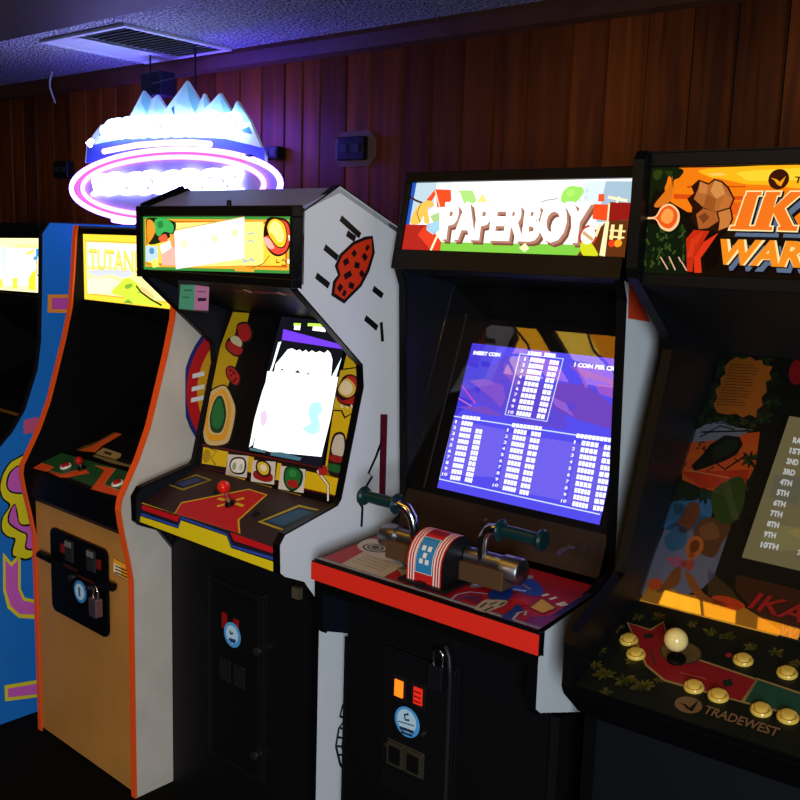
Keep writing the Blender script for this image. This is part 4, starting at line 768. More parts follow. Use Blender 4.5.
  ('S',6,'ffffff',0.01,[(0.5403,0.1821),(0.5486,0.1824)]),
  ('S',6,'ffffff',0.01,[(0.5502,0.1824),(0.5585,0.1827)]),
  ('T', 6, 'ffffff', 'INSERT COIN', [(0.1259, 0.3438), (0.2082, 0.3459), (0.1262, 0.3545)], 0.055),
  ('T', 6, 'ffffff', '1 COIN PER CREDIT', [(0.4211, 0.3433), (0.5605, 0.3439), (0.4211, 0.3545)], 0.055)],
 'c4_front': [
  ('E',2,'4a9ad8',0.038,0.038,(0.2261,0.577)),
  ('E',3,'b0d0e0',0.029,0.029,(0.2249,0.5793)),
  ('S',4,'304868',0.006,[(0.2305,0.5992),(0.2179,0.5929),(0.2205,0.5813),(0.2333,0.5841)]),
  ('S',4,'405878',0.003,[(0.1992,0.57),(0.2486,0.5753)]),
  ('S',4,'203050',0.008,[(0.2042,0.5555),(0.2472,0.5586)]),
  ('S',4,'203050',0.006,[(0.2089,0.5463),(0.2434,0.5482)])],
 'c5_marq': [
  ('P',1,'140c06',[(0.014,1.662),(0.62,1.662),(0.62,1.858),(0.014,1.858)]),
  ('P',2,'f07a10',[(0.0461,1.8564),(0.3223,1.8553),(0.3335,1.7399),(0.1809,1.741),(0.1701,1.7728),(0.0954,1.7764),(0.0504,1.801)]),
  ('C',3,'ffb418',[(0.1225,1.8536),(0.3225,1.8538),(0.3261,1.8169),(0.2287,1.8236),(0.1974,1.8255),(0.1526,1.8356),(0.132,1.8387)]),
  ('C',4,'ffd030',[(0.1896,1.8475),(0.3228,1.8505),(0.3244,1.8337),(0.2126,1.8308),(0.1904,1.8377)]),
  ('P',3,'d84a10',[(0.0671,1.8091),(0.1993,1.8044),(0.2308,1.8004),(0.2311,1.7973),(0.0678,1.8001)]),
  ('P',3,'e85a10',[(0.1683,1.7946),(0.2082,1.7926),(0.2026,1.7671),(0.1782,1.7728)]),
  ('P',4,'ffc860',[(0.1253,1.8448),(0.1517,1.8463),(0.1642,1.8421),(0.14,1.8405)]),
  ('P',4,'c04408',[(0.0916,1.8232),(0.1977,1.822),(0.1979,1.8201),(0.0918,1.8203)]),
  ('C',3,'141c08',[(0.0161,1.8591),(0.0784,1.8545),(0.0767,1.8396),(0.0652,1.8336),(0.0654,1.8193),(0.0564,1.846),(0.0507,1.8256),(0.0407,1.8134),(0.0318,1.8155),(0.0244,1.7969),(0.0194,1.7927)]),
  ('C',4,'2a3a10',[(0.0247,1.8507),(0.042,1.8524),(0.0388,1.8381),(0.028,1.8362)]),
  ('C',4,'24340e',[(0.0466,1.8503),(0.0617,1.85),(0.0582,1.8399)]),
  ('C',3,'d87018',[(0.0315,1.7906),(0.0553,1.8215),(0.0624,1.8418),(0.064,1.805),(0.0576,1.7927),(0.0386,1.7844)]),
  ('P',3,'10180a',[(0.013,1.7592),(0.0459,1.7471),(0.0639,1.7411),(0.0821,1.7558),(0.0987,1.7355),(0.1047,1.6614),(0.0171,1.6576)]),
  ('S',4,'1c3010',0.004,[(0.0577,1.6949),(0.0488,1.7054)]),
  ('S',4,'18280c',0.004,[(0.0916,1.7225),(0.0908,1.7324)]),
  ('S',4,'2a4414',0.004,[(0.048,1.7044),(0.0433,1.709)]),
  ('S',4,'18280c',0.004,[(0.0703,1.676),(0.0659,1.6826)]),
  ('S',4,'1c3010',0.004,[(0.0449,1.7217),(0.0467,1.7332)]),
  ('S',4,'18280c',0.004,[(0.0666,1.6893),(0.0654,1.6973)]),
  ('S',4,'2a4414',0.004,[(0.0897,1.7428),(0.0877,1.753)]),
  ('S',4,'344c1a',0.004,[(0.048,1.6775),(0.0496,1.6856)]),
  ('S',4,'344c1a',0.004,[(0.0446,1.6872),(0.0484,1.6978)]),
  ('S',4,'18280c',0.004,[(0.094,1.7375),(0.0851,1.7478)]),
  ('S',4,'18280c',0.004,[(0.0225,1.691),(0.021,1.6987)]),
  ('S',4,'344c1a',0.004,[(0.033,1.6726),(0.0373,1.6838)]),
  ('S',4,'18280c',0.004,[(0.0818,1.7397),(0.0883,1.7504)]),
  ('S',4,'344c1a',0.004,[(0.0266,1.7151),(0.02,1.7259)]),
  ('S',4,'18280c',0.004,[(0.0323,1.6771),(0.0347,1.6839)]),
  ('S',4,'18280c',0.004,[(0.0945,1.6973),(0.0926,1.705)]),
  ('S',4,'2a4414',0.004,[(0.0483,1.7379),(0.0466,1.7511)]),
  ('S',4,'344c1a',0.004,[(0.0678,1.7111),(0.0665,1.7175)]),
  ('S',4,'344c1a',0.004,[(0.0594,1.7071),(0.0601,1.7133)]),
  ('S',4,'344c1a',0.004,[(0.074,1.6986),(0.0788,1.7056)]),
  ('S',4,'344c1a',0.004,[(0.0824,1.7294),(0.0918,1.7353)]),
  ('S',4,'344c1a',0.004,[(0.0701,1.7049),(0.0627,1.7122)]),
  ('S',4,'344c1a',0.004,[(0.043,1.7279),(0.0402,1.7373)]),
  ('S',4,'344c1a',0.004,[(0.0469,1.6993),(0.0533,1.7095)]),
  ('S',4,'344c1a',0.004,[(0.0885,1.7366),(0.0949,1.7428)]),
  ('S',4,'344c1a',0.004,[(0.0932,1.7103),(0.0942,1.7172)]),
  ('S',4,'18280c',0.004,[(0.0915,1.7134),(0.0964,1.7232)]),
  ('S',4,'18280c',0.004,[(0.0339,1.6882),(0.0367,1.6988)]),
  ('S',4,'1c3010',0.004,[(0.0428,1.7062),(0.0486,1.7117)]),
  ('S',4,'2a4414',0.004,[(0.0346,1.7034),(0.037,1.7102)]),
  ('S',4,'1c3010',0.004,[(0.0653,1.7462),(0.0657,1.7536)]),
  ('S',4,'1c3010',0.004,[(0.0858,1.7412),(0.0936,1.7463)]),
  ('S',4,'2a4414',0.004,[(0.0505,1.7221),(0.053,1.7279)]),
  ('S',4,'344c1a',0.004,[(0.0398,1.6788),(0.033,1.6853)]),
  ('S',4,'1c3010',0.004,[(0.0877,1.6834),(0.092,1.6922)]),
  ('S',4,'344c1a',0.004,[(0.0606,1.7262),(0.0579,1.7356)]),
  ('S',4,'344c1a',0.004,[(0.0952,1.6874),(0.0945,1.6992)]),
  ('S',4,'2a4414',0.004,[(0.0534,1.7372),(0.0522,1.7465)]),
  ('S',4,'1c3010',0.004,[(0.0946,1.7034),(0.0924,1.7158)]),
  ('S',4,'344c1a',0.004,[(0.0477,1.724),(0.0555,1.7301)]),
  ('S',4,'2a4414',0.004,[(0.0704,1.6809),(0.0692,1.6899)]),
  ('S',4,'2a4414',0.004,[(0.0573,1.7123),(0.0615,1.7199)]),
  ('S',4,'18280c',0.004,[(0.0639,1.7294),(0.0721,1.7344)]),
  ('S',4,'2a4414',0.004,[(0.0228,1.6749),(0.0194,1.6877)]),
  ('S',4,'344c1a',0.004,[(0.0539,1.7399),(0.0569,1.7484)]),
  ('S',4,'344c1a',0.004,[(0.0196,1.7382),(0.0186,1.7477)]),
  ('P',5,'2a1008',[(0.104,1.7846),(0.0935,1.8),(0.1052,1.8105),(0.0992,1.8227),(0.1125,1.8346),(0.1312,1.8279),(0.1404,1.8358),(0.1554,1.8316),(0.1685,1.8204),(0.1806,1.7998),(0.1755,1.7847),(0.1813,1.7649),(0.1755,1.7481),(0.1567,1.7406),(0.1365,1.7459),(0.1201,1.7424),(0.104,1.7642)]),
  ('P',6,'b0642c',[(0.1061,1.8),(0.1129,1.8189),(0.1152,1.8313),(0.1307,1.8247),(0.1423,1.8326),(0.1549,1.8284),(0.1654,1.8188),(0.1775,1.7998),(0.1723,1.7847),(0.1494,1.7775),(0.1249,1.7846)]),
  ('P',7,'c87a3c',[(0.1152,1.8313),(0.1307,1.8247),(0.1295,1.8087),(0.1145,1.8104)]),
  ('P',7,'d08a48',[(0.1423,1.8326),(0.1549,1.8284),(0.163,1.8085),(0.1475,1.7999),(0.1357,1.8143)]),
  ('P',7,'9a5220',[(0.1295,1.8087),(0.1475,1.7999),(0.1451,1.7799),(0.1249,1.7854)]),
  ('P',7,'c06c30',[(0.163,1.8085),(0.1766,1.7998),(0.1715,1.7847),(0.1532,1.7807)]),
  ('P',6,'a85a28',[(0.1126,1.7724),(0.1251,1.783),(0.1495,1.7767),(0.1549,1.7607),(0.1363,1.7476),(0.1198,1.7457)]),
  ('P',7,'c87838',[(0.1528,1.7759),(0.1733,1.7823),(0.1781,1.7649),(0.1737,1.7505),(0.1564,1.7438),(0.1573,1.7623)]),
  ('P',7,'7a3c18',[(0.1179,1.7684),(0.129,1.7758),(0.138,1.7669),(0.1274,1.7555)]),
  ('P',6,'c02a10',[(0.0977,1.7273),(0.1107,1.7439),(0.1401,1.7424),(0.1148,1.6948),(0.1148,1.668),(0.1042,1.6676)]),
  ('P',6,'e03a18',[(0.1021,1.6944),(0.1078,1.7275),(0.1285,1.7422),(0.1173,1.7154),(0.1114,1.6947)]),
  ('P',6,'d83414',[(0.1148,1.694),(0.1302,1.7219),(0.1567,1.7398),(0.1423,1.7161),(0.1275,1.6932),(0.1318,1.6667),(0.118,1.6661)]),
  ('P',5,'100804',[(0.1324,1.6954),(0.1495,1.7284),(0.1687,1.7428),(0.1732,1.7369),(0.1577,1.68),(0.1381,1.6669)]),
  ('C',6,'ffc890',[(0.0187,1.766),(0.0354,1.7686),(0.0455,1.7853),(0.0625,1.7911),(0.08,1.7771),(0.0809,1.755),(0.0665,1.7407),(0.0477,1.7462),(0.0359,1.7619),(0.019,1.7626)]),
  ('C',7,'e85818',[(0.0312,1.7652),(0.0382,1.767),(0.0476,1.782),(0.0619,1.7878),(0.0767,1.7755),(0.0764,1.7574),(0.0644,1.7457),(0.0492,1.7504),(0.0385,1.7628)]),
  ('C',8,'ff9a48',[(0.0462,1.7658),(0.0521,1.7795),(0.0624,1.782),(0.0699,1.7742),(0.0692,1.7618),(0.0619,1.7547),(0.0521,1.7571)]),
  ('S',6,'e8b090',0.0022,[(0.051,1.6928),(0.0673,1.6702)]),
  ('S',6,'e8b090',0.0022,[(0.0676,1.6941),(0.0817,1.6696)]),
  ('S',6,'e8b090',0.0022,[(0.0921,1.6858),(0.1032,1.6696)]),
  ('S',6,'e8b090',0.0022,[(0.0858,1.6939),(0.0908,1.6857)]),
  ('P',5,'241408',[(0.2047,1.7434),(0.3328,1.7474),(0.3344,1.7304),(0.1594,1.7318),(0.1688,1.7408)]),
  ('P',6,'14100c',[(0.2141,1.7993),(0.2447,1.7992),(0.2428,1.7884),(0.237,1.7884),(0.2277,1.7397),(0.2344,1.739),(0.2319,1.7285),(0.1879,1.7288),(0.1911,1.7392),(0.1986,1.7394),(0.2113,1.7903),(0.2128,1.7911)]),
  ('P',7,'5a6a84',[(0.2116,1.802),(0.2399,1.8019),(0.2384,1.7934),(0.2326,1.7934),(0.2228,1.7425),(0.2295,1.7419),(0.2275,1.7336),(0.186,1.7339),(0.1885,1.742),(0.196,1.7421),(0.2089,1.7934),(0.2104,1.7942)]),
  ('P',8,'1a120c',[(0.2013,1.8126),(0.2338,1.8124),(0.2315,1.8),(0.2257,1.8),(0.2166,1.7528),(0.2234,1.7521),(0.2205,1.7401),(0.1744,1.7406),(0.1782,1.7526),(0.1857,1.7527),(0.1985,1.8034),(0.2,1.8042)]),
  ('P',9,'ffe8a8',[(0.1995,1.8142),(0.2303,1.8139),(0.2284,1.8031),(0.2225,1.8031),(0.2131,1.7544),(0.2199,1.7537),(0.2173,1.7432),(0.1729,1.7437),(0.1762,1.7541),(0.1838,1.7542),(0.1967,1.8053),(0.1981,1.806)]),
  ('P',10,'f0741c',[(0.2015,1.8118),(0.2275,1.8116),(0.2264,1.8054),(0.2206,1.8055),(0.2102,1.7524),(0.2169,1.7517),(0.2154,1.7456),(0.1762,1.7461),(0.178,1.7518),(0.1857,1.7519),(0.1987,1.8036),(0.2003,1.8044)]),
  ('P',6,'14100c',[(0.2469,1.7992),(0.2764,1.7991),(0.2746,1.7884),(0.2697,1.7884),(0.2653,1.772),(0.2886,1.7991),(0.3171,1.799),(0.3144,1.7885),(0.3053,1.7877),(0.2852,1.7682),(0.3008,1.7412),(0.3096,1.7413),(0.3077,1.7283),(0.2719,1.7287),(0.2729,1.7384),(0.2752,1.7394),(0.2651,1.7569),(0.2616,1.7395),(0.2676,1.7389),(0.2666,1.7285),(0.2249,1.7288),(0.2268,1.7399),(0.2331,1.74),(0.2447,1.7907),(0.2457,1.7907)]),
  ('P',7,'5a6a84',[(0.2445,1.8019),(0.2717,1.8018),(0.2703,1.7934),(0.2654,1.7934),(0.2614,1.7749),(0.2859,1.8017),(0.3123,1.8016),(0.3102,1.7933),(0.3015,1.7926),(0.2804,1.7723),(0.2969,1.7438),(0.305,1.7439),(0.3034,1.7332),(0.2698,1.7337),(0.2705,1.7414),(0.2735,1.7426),(0.2614,1.7625),(0.2568,1.7423),(0.2629,1.7417),(0.2622,1.7335),(0.2228,1.7339),(0.2244,1.7426),(0.2306,1.7427),(0.2422,1.7934),(0.2433,1.7934)]),
  ('P',8,'1a120c',[(0.2343,1.8124),(0.2657,1.8121),(0.2636,1.7999),(0.2586,1.7999),(0.2539,1.785),(0.2767,1.812),(0.3067,1.8118),(0.3036,1.7999),(0.2943,1.7991),(0.2745,1.7802),(0.2897,1.754),(0.299,1.7541),(0.2969,1.7395),(0.2593,1.7401),(0.2604,1.7512),(0.2624,1.752),(0.2535,1.768),(0.2508,1.7524),(0.2567,1.7518),(0.2555,1.7399),(0.2118,1.7405),(0.2141,1.753),(0.2204,1.7531),(0.2322,1.8039),(0.2332,1.8039)]),
  ('P',9,'ffe8a8',[(0.2325,1.8139),(0.2623,1.8137),(0.2604,1.803),(0.2555,1.803),(0.251,1.7866),(0.2747,1.8136),(0.3033,1.8134),(0.3006,1.8029),(0.2915,1.8021),(0.2711,1.7827),(0.2868,1.7555),(0.2957,1.7556),(0.2938,1.7426),(0.2576,1.7432),(0.2586,1.7529),(0.261,1.7539),(0.2508,1.7715),(0.2473,1.7541),(0.2533,1.7534),(0.2523,1.743),(0.2102,1.7436),(0.2122,1.7546),(0.2185,1.7547),(0.2303,1.8054),(0.2314,1.8054)]),
  ('P',10,'f0741c',[(0.2346,1.8116),(0.2596,1.8114),(0.2585,1.8053),(0.2536,1.8053),(0.25,1.7847),(0.2758,1.8113),(0.3004,1.8111),(0.2988,1.805),(0.2904,1.8043),(0.2683,1.7833),(0.2856,1.7532),(0.2931,1.7533),(0.2918,1.7449),(0.2602,1.7455),(0.2608,1.7512),(0.2643,1.7527),(0.2502,1.7751),(0.2444,1.7521),(0.2508,1.7513),(0.2502,1.7454),(0.2131,1.7459),(0.2142,1.7522),(0.2204,1.7523),(0.2322,1.8031),(0.2334,1.8031)]),
  ('T', 7, '5a6a84', 'ARI', [(0.3126, 1.7334), (0.4508, 1.7301), (0.3297, 1.8016)], 0.03),
  ('T', 8, '1a120c', 'ARI', [(0.3045, 1.7416), (0.4434, 1.7379), (0.3217, 1.8098)], 0.05),
  ('T', 9, 'ffe8a8', 'ARI', [(0.3021, 1.7439), (0.4411, 1.74), (0.3193, 1.8121)], 0.05),
  ('T', 10, 'f0741c', 'ARI', [(0.3021, 1.7439), (0.4411, 1.74), (0.3193, 1.8121)], 0.02),
  ('T', 6, '0c0806', 'WARRIORS', [(0.1652, 1.6689), (0.4876, 1.6678), (0.1759, 1.7153)], 0.07),
  ('T', 7, '5a6a84', 'WARRIORS', [(0.1616, 1.6728), (0.4846, 1.6713), (0.1723, 1.7192)], 0.06),
  ('T', 8, '1a120c', 'WARRIORS', [(0.1535, 1.6806), (0.478, 1.6783), (0.1643, 1.7271)], 0.08),
  ('T', 9, 'ffe0a0', 'WARRIORS', [(0.1509, 1.683), (0.4758, 1.6804), (0.1617, 1.7294)], 0.08),
  ('T', 10, 'f08a1c', 'WARRIORS', [(0.1509, 1.683), (0.4758, 1.6804), (0.1617, 1.7294)], 0.041999999999999996),
  ('E',6,'3a1408',0.0175,0.0175,(0.2534,1.8329)),
  ('P',7,'f09a18',[(0.2399,1.8358),(0.2508,1.8326),(0.2557,1.8287),(0.2653,1.8384),(0.2617,1.8286),(0.2587,1.821),(0.2524,1.8234),(0.2472,1.8303)]),
  ('T', 6, '3a1408', 'TRADEWEST', [(0.2784, 1.8261), (0.4061, 1.8194), (0.2803, 1.8374)], 0.02)],
 'c5_panel': [
  ('P',1,'0e120c',[(0.02,-0.005),(0.63,-0.005),(0.63,0.3),(0.02,0.3)]),
  ('C',2,'3c3a12',[(0.0571,0.0509),(0.0688,0.0521),(0.0753,0.0631),(0.0637,0.0619)]),
  ('C',2,'4a4618',[(0.0571,0.0509),(0.0675,0.0455),(0.0763,0.0488),(0.066,0.0541)]),
  ('C',2,'2e3410',[(0.0571,0.0509),(0.0602,0.0411),(0.0664,0.0338),(0.0634,0.0435)]),
  ('C',2,'4a3e14',[(0.0571,0.0509),(0.0527,0.042),(0.054,0.0293),(0.0585,0.0382)]),
  ('C',2,'3c3a12',[(0.0571,0.0509),(0.0434,0.049),(0.0359,0.0357),(0.0496,0.0376)]),
  ('C',2,'4a3e14',[(0.0571,0.0509),(0.0461,0.0556),(0.0372,0.0511),(0.0483,0.0465)]),
  ('C',2,'4a3e14',[(0.0571,0.0509),(0.0494,0.0614),(0.0398,0.0657),(0.0476,0.0551)]),
  ('C',2,'4a3e14',[(0.0571,0.0509),(0.054,0.061),(0.0474,0.0689),(0.0506,0.0586)]),
  ('C',2,'4a3e14',[(0.0571,0.0509),(0.0616,0.0574),(0.0615,0.0678),(0.057,0.0612)]),
  ('C',2,'4a3e14',[(0.0964,0.0511),(0.1091,0.0512),(0.1171,0.062),(0.1044,0.062)]),
  ('C',2,'2e3410',[(0.0964,0.0511),(0.1066,0.0467),(0.1149,0.0509),(0.1048,0.0553)]),
  ('C',2,'2e3410',[(0.0964,0.0511),(0.1017,0.0409),(0.1094,0.0352),(0.1042,0.0453)]),
  ('C',2,'2e3410',[(0.0964,0.0511),(0.0927,0.0413),(0.0947,0.0284),(0.0984,0.0381)]),
  ('C',2,'4a4618',[(0.0964,0.0511),(0.0883,0.0441),(0.0863,0.0302),(0.0944,0.0372)]),
  ('C',2,'3c3a12',[(0.0964,0.0511),(0.0855,0.0531),(0.0778,0.0459),(0.0888,0.0439)]),
  ('C',2,'2e3410',[(0.0964,0.0511),(0.0883,0.055),(0.0814,0.052),(0.0896,0.0481)]),
  ('C',2,'2e3410',[(0.0964,0.0511),(0.0911,0.0611),(0.0832,0.0668),(0.0886,0.0567)]),
  ('C',2,'2e3410',[(0.0964,0.0511),(0.0994,0.0581),(0.0981,0.0678),(0.0951,0.0607)]),
  ('C',2,'5a4e1a',[(0.0964,0.0511),(0.1061,0.0567),(0.1097,0.0707),(0.1,0.065)]),
  ('C',2,'4a3e14',[(0.1347,0.0512),(0.1464,0.0509),(0.1541,0.0606),(0.1424,0.061)]),
  ('C',2,'4a4618',[(0.1347,0.0512),(0.1429,0.0449),(0.1508,0.0456),(0.1427,0.0519)]),
  ('C',2,'3c3a12',[(0.1347,0.0512),(0.1405,0.043),(0.1476,0.0399),(0.1419,0.048)]),
  ('C',2,'2e3410',[(0.1347,0.0512),(0.1327,0.0432),(0.1348,0.0336),(0.1368,0.0416)]),
  ('C',2,'2e3410',[(0.1347,0.0512),(0.122,0.0462),(0.1161,0.0305),(0.1288,0.0355)]),
  ('C',2,'4a4618',[(0.1347,0.0512),(0.1216,0.0485),(0.1145,0.0347),(0.1276,0.0374)]),
  ('C',2,'3c3a12',[(0.1347,0.0512),(0.1223,0.0594),(0.1108,0.0569),(0.1233,0.0487)]),
  ('C',2,'5a4e1a',[(0.1347,0.0512),(0.1308,0.0604),(0.1243,0.0661),(0.1283,0.0569)]),
  ('C',2,'4a4618',[(0.1347,0.0512),(0.1375,0.0611),(0.1351,0.0733),(0.1323,0.0634)]),
  ('C',2,'4a4618',[(0.1347,0.0512),(0.1434,0.0569),(0.1465,0.07),(0.1378,0.0643)]),
  ('C',2,'4a3e14',[(0.0161,0.1125),(0.0246,0.114),(0.029,0.1228),(0.0205,0.1213)]),
  ('C',2,'3c3a12',[(0.0161,0.1125),(0.0256,0.1072),(0.0335,0.1099),(0.0241,0.1151)]),
  ('C',2,'3c3a12',[(0.0161,0.1125),(0.0198,0.1027),(0.0263,0.0958),(0.0227,0.1054)]),
  ('C',2,'4a4618',[(0.0161,0.1125),(0.0082,0.1059),(0.0065,0.0924),(0.0144,0.0989)]),
  ('C',2,'4a3e14',[(0.0161,0.1125),(0.0083,0.1108),(0.0044,0.1024),(0.0123,0.1041)]),
  ('C',2,'5a4e1a',[(0.0161,0.1125),(0.0076,0.1189),(-0.0005,0.1184),(0.0082,0.1119)]),
  ('C',2,'5a4e1a',[(0.0161,0.1125),(0.016,0.1202),(0.0124,0.1282),(0.0125,0.1204)]),
  ('C',2,'4a3e14',[(0.0161,0.1125),(0.0205,0.1205),(0.0193,0.1327),(0.015,0.1246)]),
  ('C',2,'4a3e14',[(0.0119,0.1925),(0.0238,0.193),(0.0304,0.2041),(0.0185,0.2037)]),
  ('C',2,'4a3e14',[(0.0119,0.1925),(0.0199,0.1862),(0.0273,0.1868),(0.0193,0.1931)]),
  ('C',2,'5a4e1a',[(0.0119,0.1925),(0.0179,0.1819),(0.0261,0.1761),(0.0201,0.1867)]),
  ('C',2,'4a4618',[(0.0119,0.1925),(0.0092,0.1858),(0.0106,0.1765),(0.0133,0.1831)]),
  ('C',2,'2e3410',[(0.0119,0.1925),(0.0023,0.1915),(-0.0027,0.1819),(0.0068,0.183)]),
  ('C',2,'5a4e1a',[(0.0119,0.1925),(0.0003,0.1951),(-0.0075,0.1875),(0.0041,0.185)]),
  ('C',2,'3c3a12',[(0.0119,0.1925),(0.0026,0.2006),(-0.0064,0.201),(0.0029,0.1928)]),
  ('C',2,'2e3410',[(0.0119,0.1925),(0.0133,0.2014),(0.0101,0.212),(0.0087,0.2031)]),
  ('C',2,'2e3410',[(0.0119,0.1925),(0.0179,0.2003),(0.018,0.2141),(0.0119,0.2062)]),
  ('C',2,'4a3e14',[(0.0783,0.2643),(0.0858,0.2621),(0.0911,0.2668),(0.0837,0.2691)]),
  ('C',2,'3c3a12',[(0.0783,0.2643),(0.0879,0.2593),(0.0957,0.2632),(0.0861,0.2682)]),
  ('C',2,'2e3410',[(0.0783,0.2643),(0.0805,0.2539),(0.086,0.2451),(0.0839,0.2555)]),
  ('C',2,'3c3a12',[(0.0783,0.2643),(0.0751,0.2584),(0.0757,0.2493),(0.0789,0.2552)]),
  ('C',2,'2e3410',[(0.0783,0.2643),(0.0705,0.2596),(0.0679,0.2473),(0.0757,0.2521)]),
  ('C',2,'4a3e14',[(0.0783,0.2643),(0.071,0.2685),(0.065,0.2659),(0.0723,0.2618)]),
  ('C',2,'5a4e1a',[(0.0783,0.2643),(0.0709,0.2733),(0.0627,0.2756),(0.0703,0.2666)]),
  ('C',2,'5a4e1a',[(0.0783,0.2643),(0.0772,0.2735),(0.0728,0.2821),(0.0739,0.2729)]),
  ('C',2,'5a4e1a',[(0.0783,0.2643),(0.0846,0.2681),(0.0868,0.278),(0.0805,0.2742)]),
  ('C',2,'2e3410',[(0.0787,0.0039),(0.0879,0.0033),(0.094,0.0103),(0.0848,0.0109)]),
  ('C',2,'3c3a12',[(0.0787,0.0039),(0.0833,-0.0021),(0.0889,-0.0042),(0.0843,0.0017)]),
  ('C',2,'4a4618',[(0.0787,0.0039),(0.0781,-0.0031),(0.0809,-0.0106),(0.0815,-0.0036)]),
  ('C',2,'3c3a12',[(0.0787,0.0039),(0.0736,0.0011),(0.0716,-0.006),(0.0768,-0.0031)]),
  ('C',2,'2e3410',[(0.0787,0.0039),(0.0716,0.0056),(0.0664,0.0015),(0.0735,-0.0002)]),
  ('C',2,'5a4e1a',[(0.0787,0.0039),(0.0768,0.0109),(0.0724,0.0164),(0.0744,0.0094)]),
  ('C',2,'4a3e14',[(0.0787,0.0039),(0.0805,0.0102),(0.0787,0.0181),(0.0769,0.0117)]),
  ('C',2,'2e3410',[(0.0851,0.105),(0.0919,0.1035),(0.0967,0.1079),(0.0899,0.1094)]),
  ('C',2,'4a4618',[(0.0851,0.105),(0.0906,0.1012),(0.0956,0.1022),(0.0901,0.1059)]),
  ('C',2,'2e3410',[(0.0851,0.105),(0.0867,0.0973),(0.091,0.0909),(0.0895,0.0985)]),
  ('C',2,'5a4e1a',[(0.0851,0.105),(0.0806,0.1017),(0.0793,0.0945),(0.0838,0.0978)]),
  ('C',2,'4a4618',[(0.0851,0.105),(0.0775,0.1094),(0.071,0.1074),(0.0786,0.1029)]),
  ('C',2,'5a4e1a',[(0.0851,0.105),(0.0798,0.1122),(0.0733,0.1148),(0.0787,0.1076)]),
  ('C',2,'3c3a12',[(0.0851,0.105),(0.0895,0.1088),(0.0906,0.1166),(0.0861,0.1127)]),
  ('C',2,'2e3410',[(0.1852,0.2596),(0.1942,0.258),(0.2005,0.2651),(0.1915,0.2668)]),
  ('C',2,'5a4e1a',[(0.1852,0.2596),(0.1906,0.2537),(0.1962,0.2531),(0.1908,0.2589)]),
  ('C',2,'4a4618',[(0.1852,0.2596),(0.189,0.2506),(0.1949,0.2455),(0.191,0.2544)]),
  ('C',2,'4a3e14',[(0.1852,0.2596),(0.184,0.2509),(0.1866,0.2412),(0.1877,0.2498)]),
  ('C',2,'2e3410',[(0.1852,0.2596),(0.1797,0.2568),(0.1773,0.2488),(0.1828,0.2516)]),
  ('C',2,'5a4e1a',[(0.1852,0.2596),(0.1766,0.2651),(0.1691,0.2623),(0.1777,0.2568)]),
  ('C',2,'3c3a12',[(0.1852,0.2596),(0.1792,0.2662),(0.1729,0.267),(0.1789,0.2604)]),
  ('C',2,'4a4618',[(0.1852,0.2596),(0.1863,0.2683),(0.1837,0.2782),(0.1826,0.2694)]),
  ('C',2,'4a4618',[(0.1852,0.2596),(0.1906,0.2629),(0.1927,0.2716),(0.1873,0.2682)]),
  ('C',2,'2e3410',[(0.2204,0.2604),(0.2296,0.2575),(0.2367,0.2639),(0.2274,0.2667)]),
  ('C',2,'2e3410',[(0.2204,0.2604),(0.2266,0.2541),(0.2328,0.254),(0.2267,0.2603)]),
  ('C',2,'2e3410',[(0.2204,0.2604),(0.2254,0.2508),(0.2322,0.2464),(0.2272,0.2559)]),
  ('C',2,'4a3e14',[(0.2204,0.2604),(0.2189,0.2539),(0.2204,0.2462),(0.2219,0.2526)]),
  ('C',2,'3c3a12',[(0.2204,0.2604),(0.211,0.2579),(0.206,0.2462),(0.2153,0.2487)]),
  ('C',2,'3c3a12',[(0.2204,0.2604),(0.2104,0.2634),(0.2029,0.2566),(0.2129,0.2536)]),
  ('C',2,'4a4618',[(0.2204,0.2604),(0.2173,0.2674),(0.2126,0.2714),(0.2158,0.2643)]),
  ('C',2,'3c3a12',[(0.2204,0.2604),(0.2212,0.2689),(0.2186,0.2782),(0.2177,0.2696)]),
  ('C',2,'2e3410',[(0.2204,0.2604),(0.2252,0.2681),(0.2254,0.2805),(0.2206,0.2728)]),
  ('C',2,'3c3a12',[(0.2704,0.2479),(0.2765,0.248),(0.2805,0.2542),(0.2744,0.2541)]),
  ('C',2,'4a3e14',[(0.2704,0.2479),(0.2751,0.2419),(0.2804,0.2409),(0.2757,0.2468)]),
  ('C',2,'4a4618',[(0.2704,0.2479),(0.2719,0.2408),(0.2755,0.2356),(0.274,0.2426)]),
  ('C',2,'3c3a12',[(0.2704,0.2479),(0.269,0.2409),(0.2706,0.233),(0.272,0.2399)]),
  ('C',2,'4a4618',[(0.2704,0.2479),(0.2629,0.2433),(0.2597,0.2315),(0.2671,0.2361)]),
  ('C',2,'4a4618',[(0.2704,0.2479),(0.2615,0.2522),(0.254,0.2477),(0.2629,0.2433)]),
  ('C',2,'5a4e1a',[(0.2704,0.2479),(0.2661,0.2553),(0.2605,0.2582),(0.2648,0.2508)]),
  ('C',2,'2e3410',[(0.2704,0.2479),(0.2707,0.2561),(0.2679,0.2644),(0.2676,0.2561)]),
  ('C',2,'3c3a12',[(0.2704,0.2479),(0.2749,0.2518),(0.2765,0.2601),(0.2719,0.2562)]),
  ('C',2,'2e3410',[(0.3145,0.2491),(0.3219,0.2469),(0.3277,0.2522),(0.3204,0.2545)]),
  ('C',2,'4a3e14',[(0.3145,0.2491),(0.3216,0.2404),(0.3293,0.2393),(0.3224,0.2479)]),
  ('C',2,'3c3a12',[(0.3145,0.2491),(0.318,0.2415),(0.3229,0.2379),(0.3195,0.2454)]),
  ('C',2,'2e3410',[(0.3145,0.2491),(0.3107,0.2434),(0.3101,0.2342),(0.3139,0.2399)]),
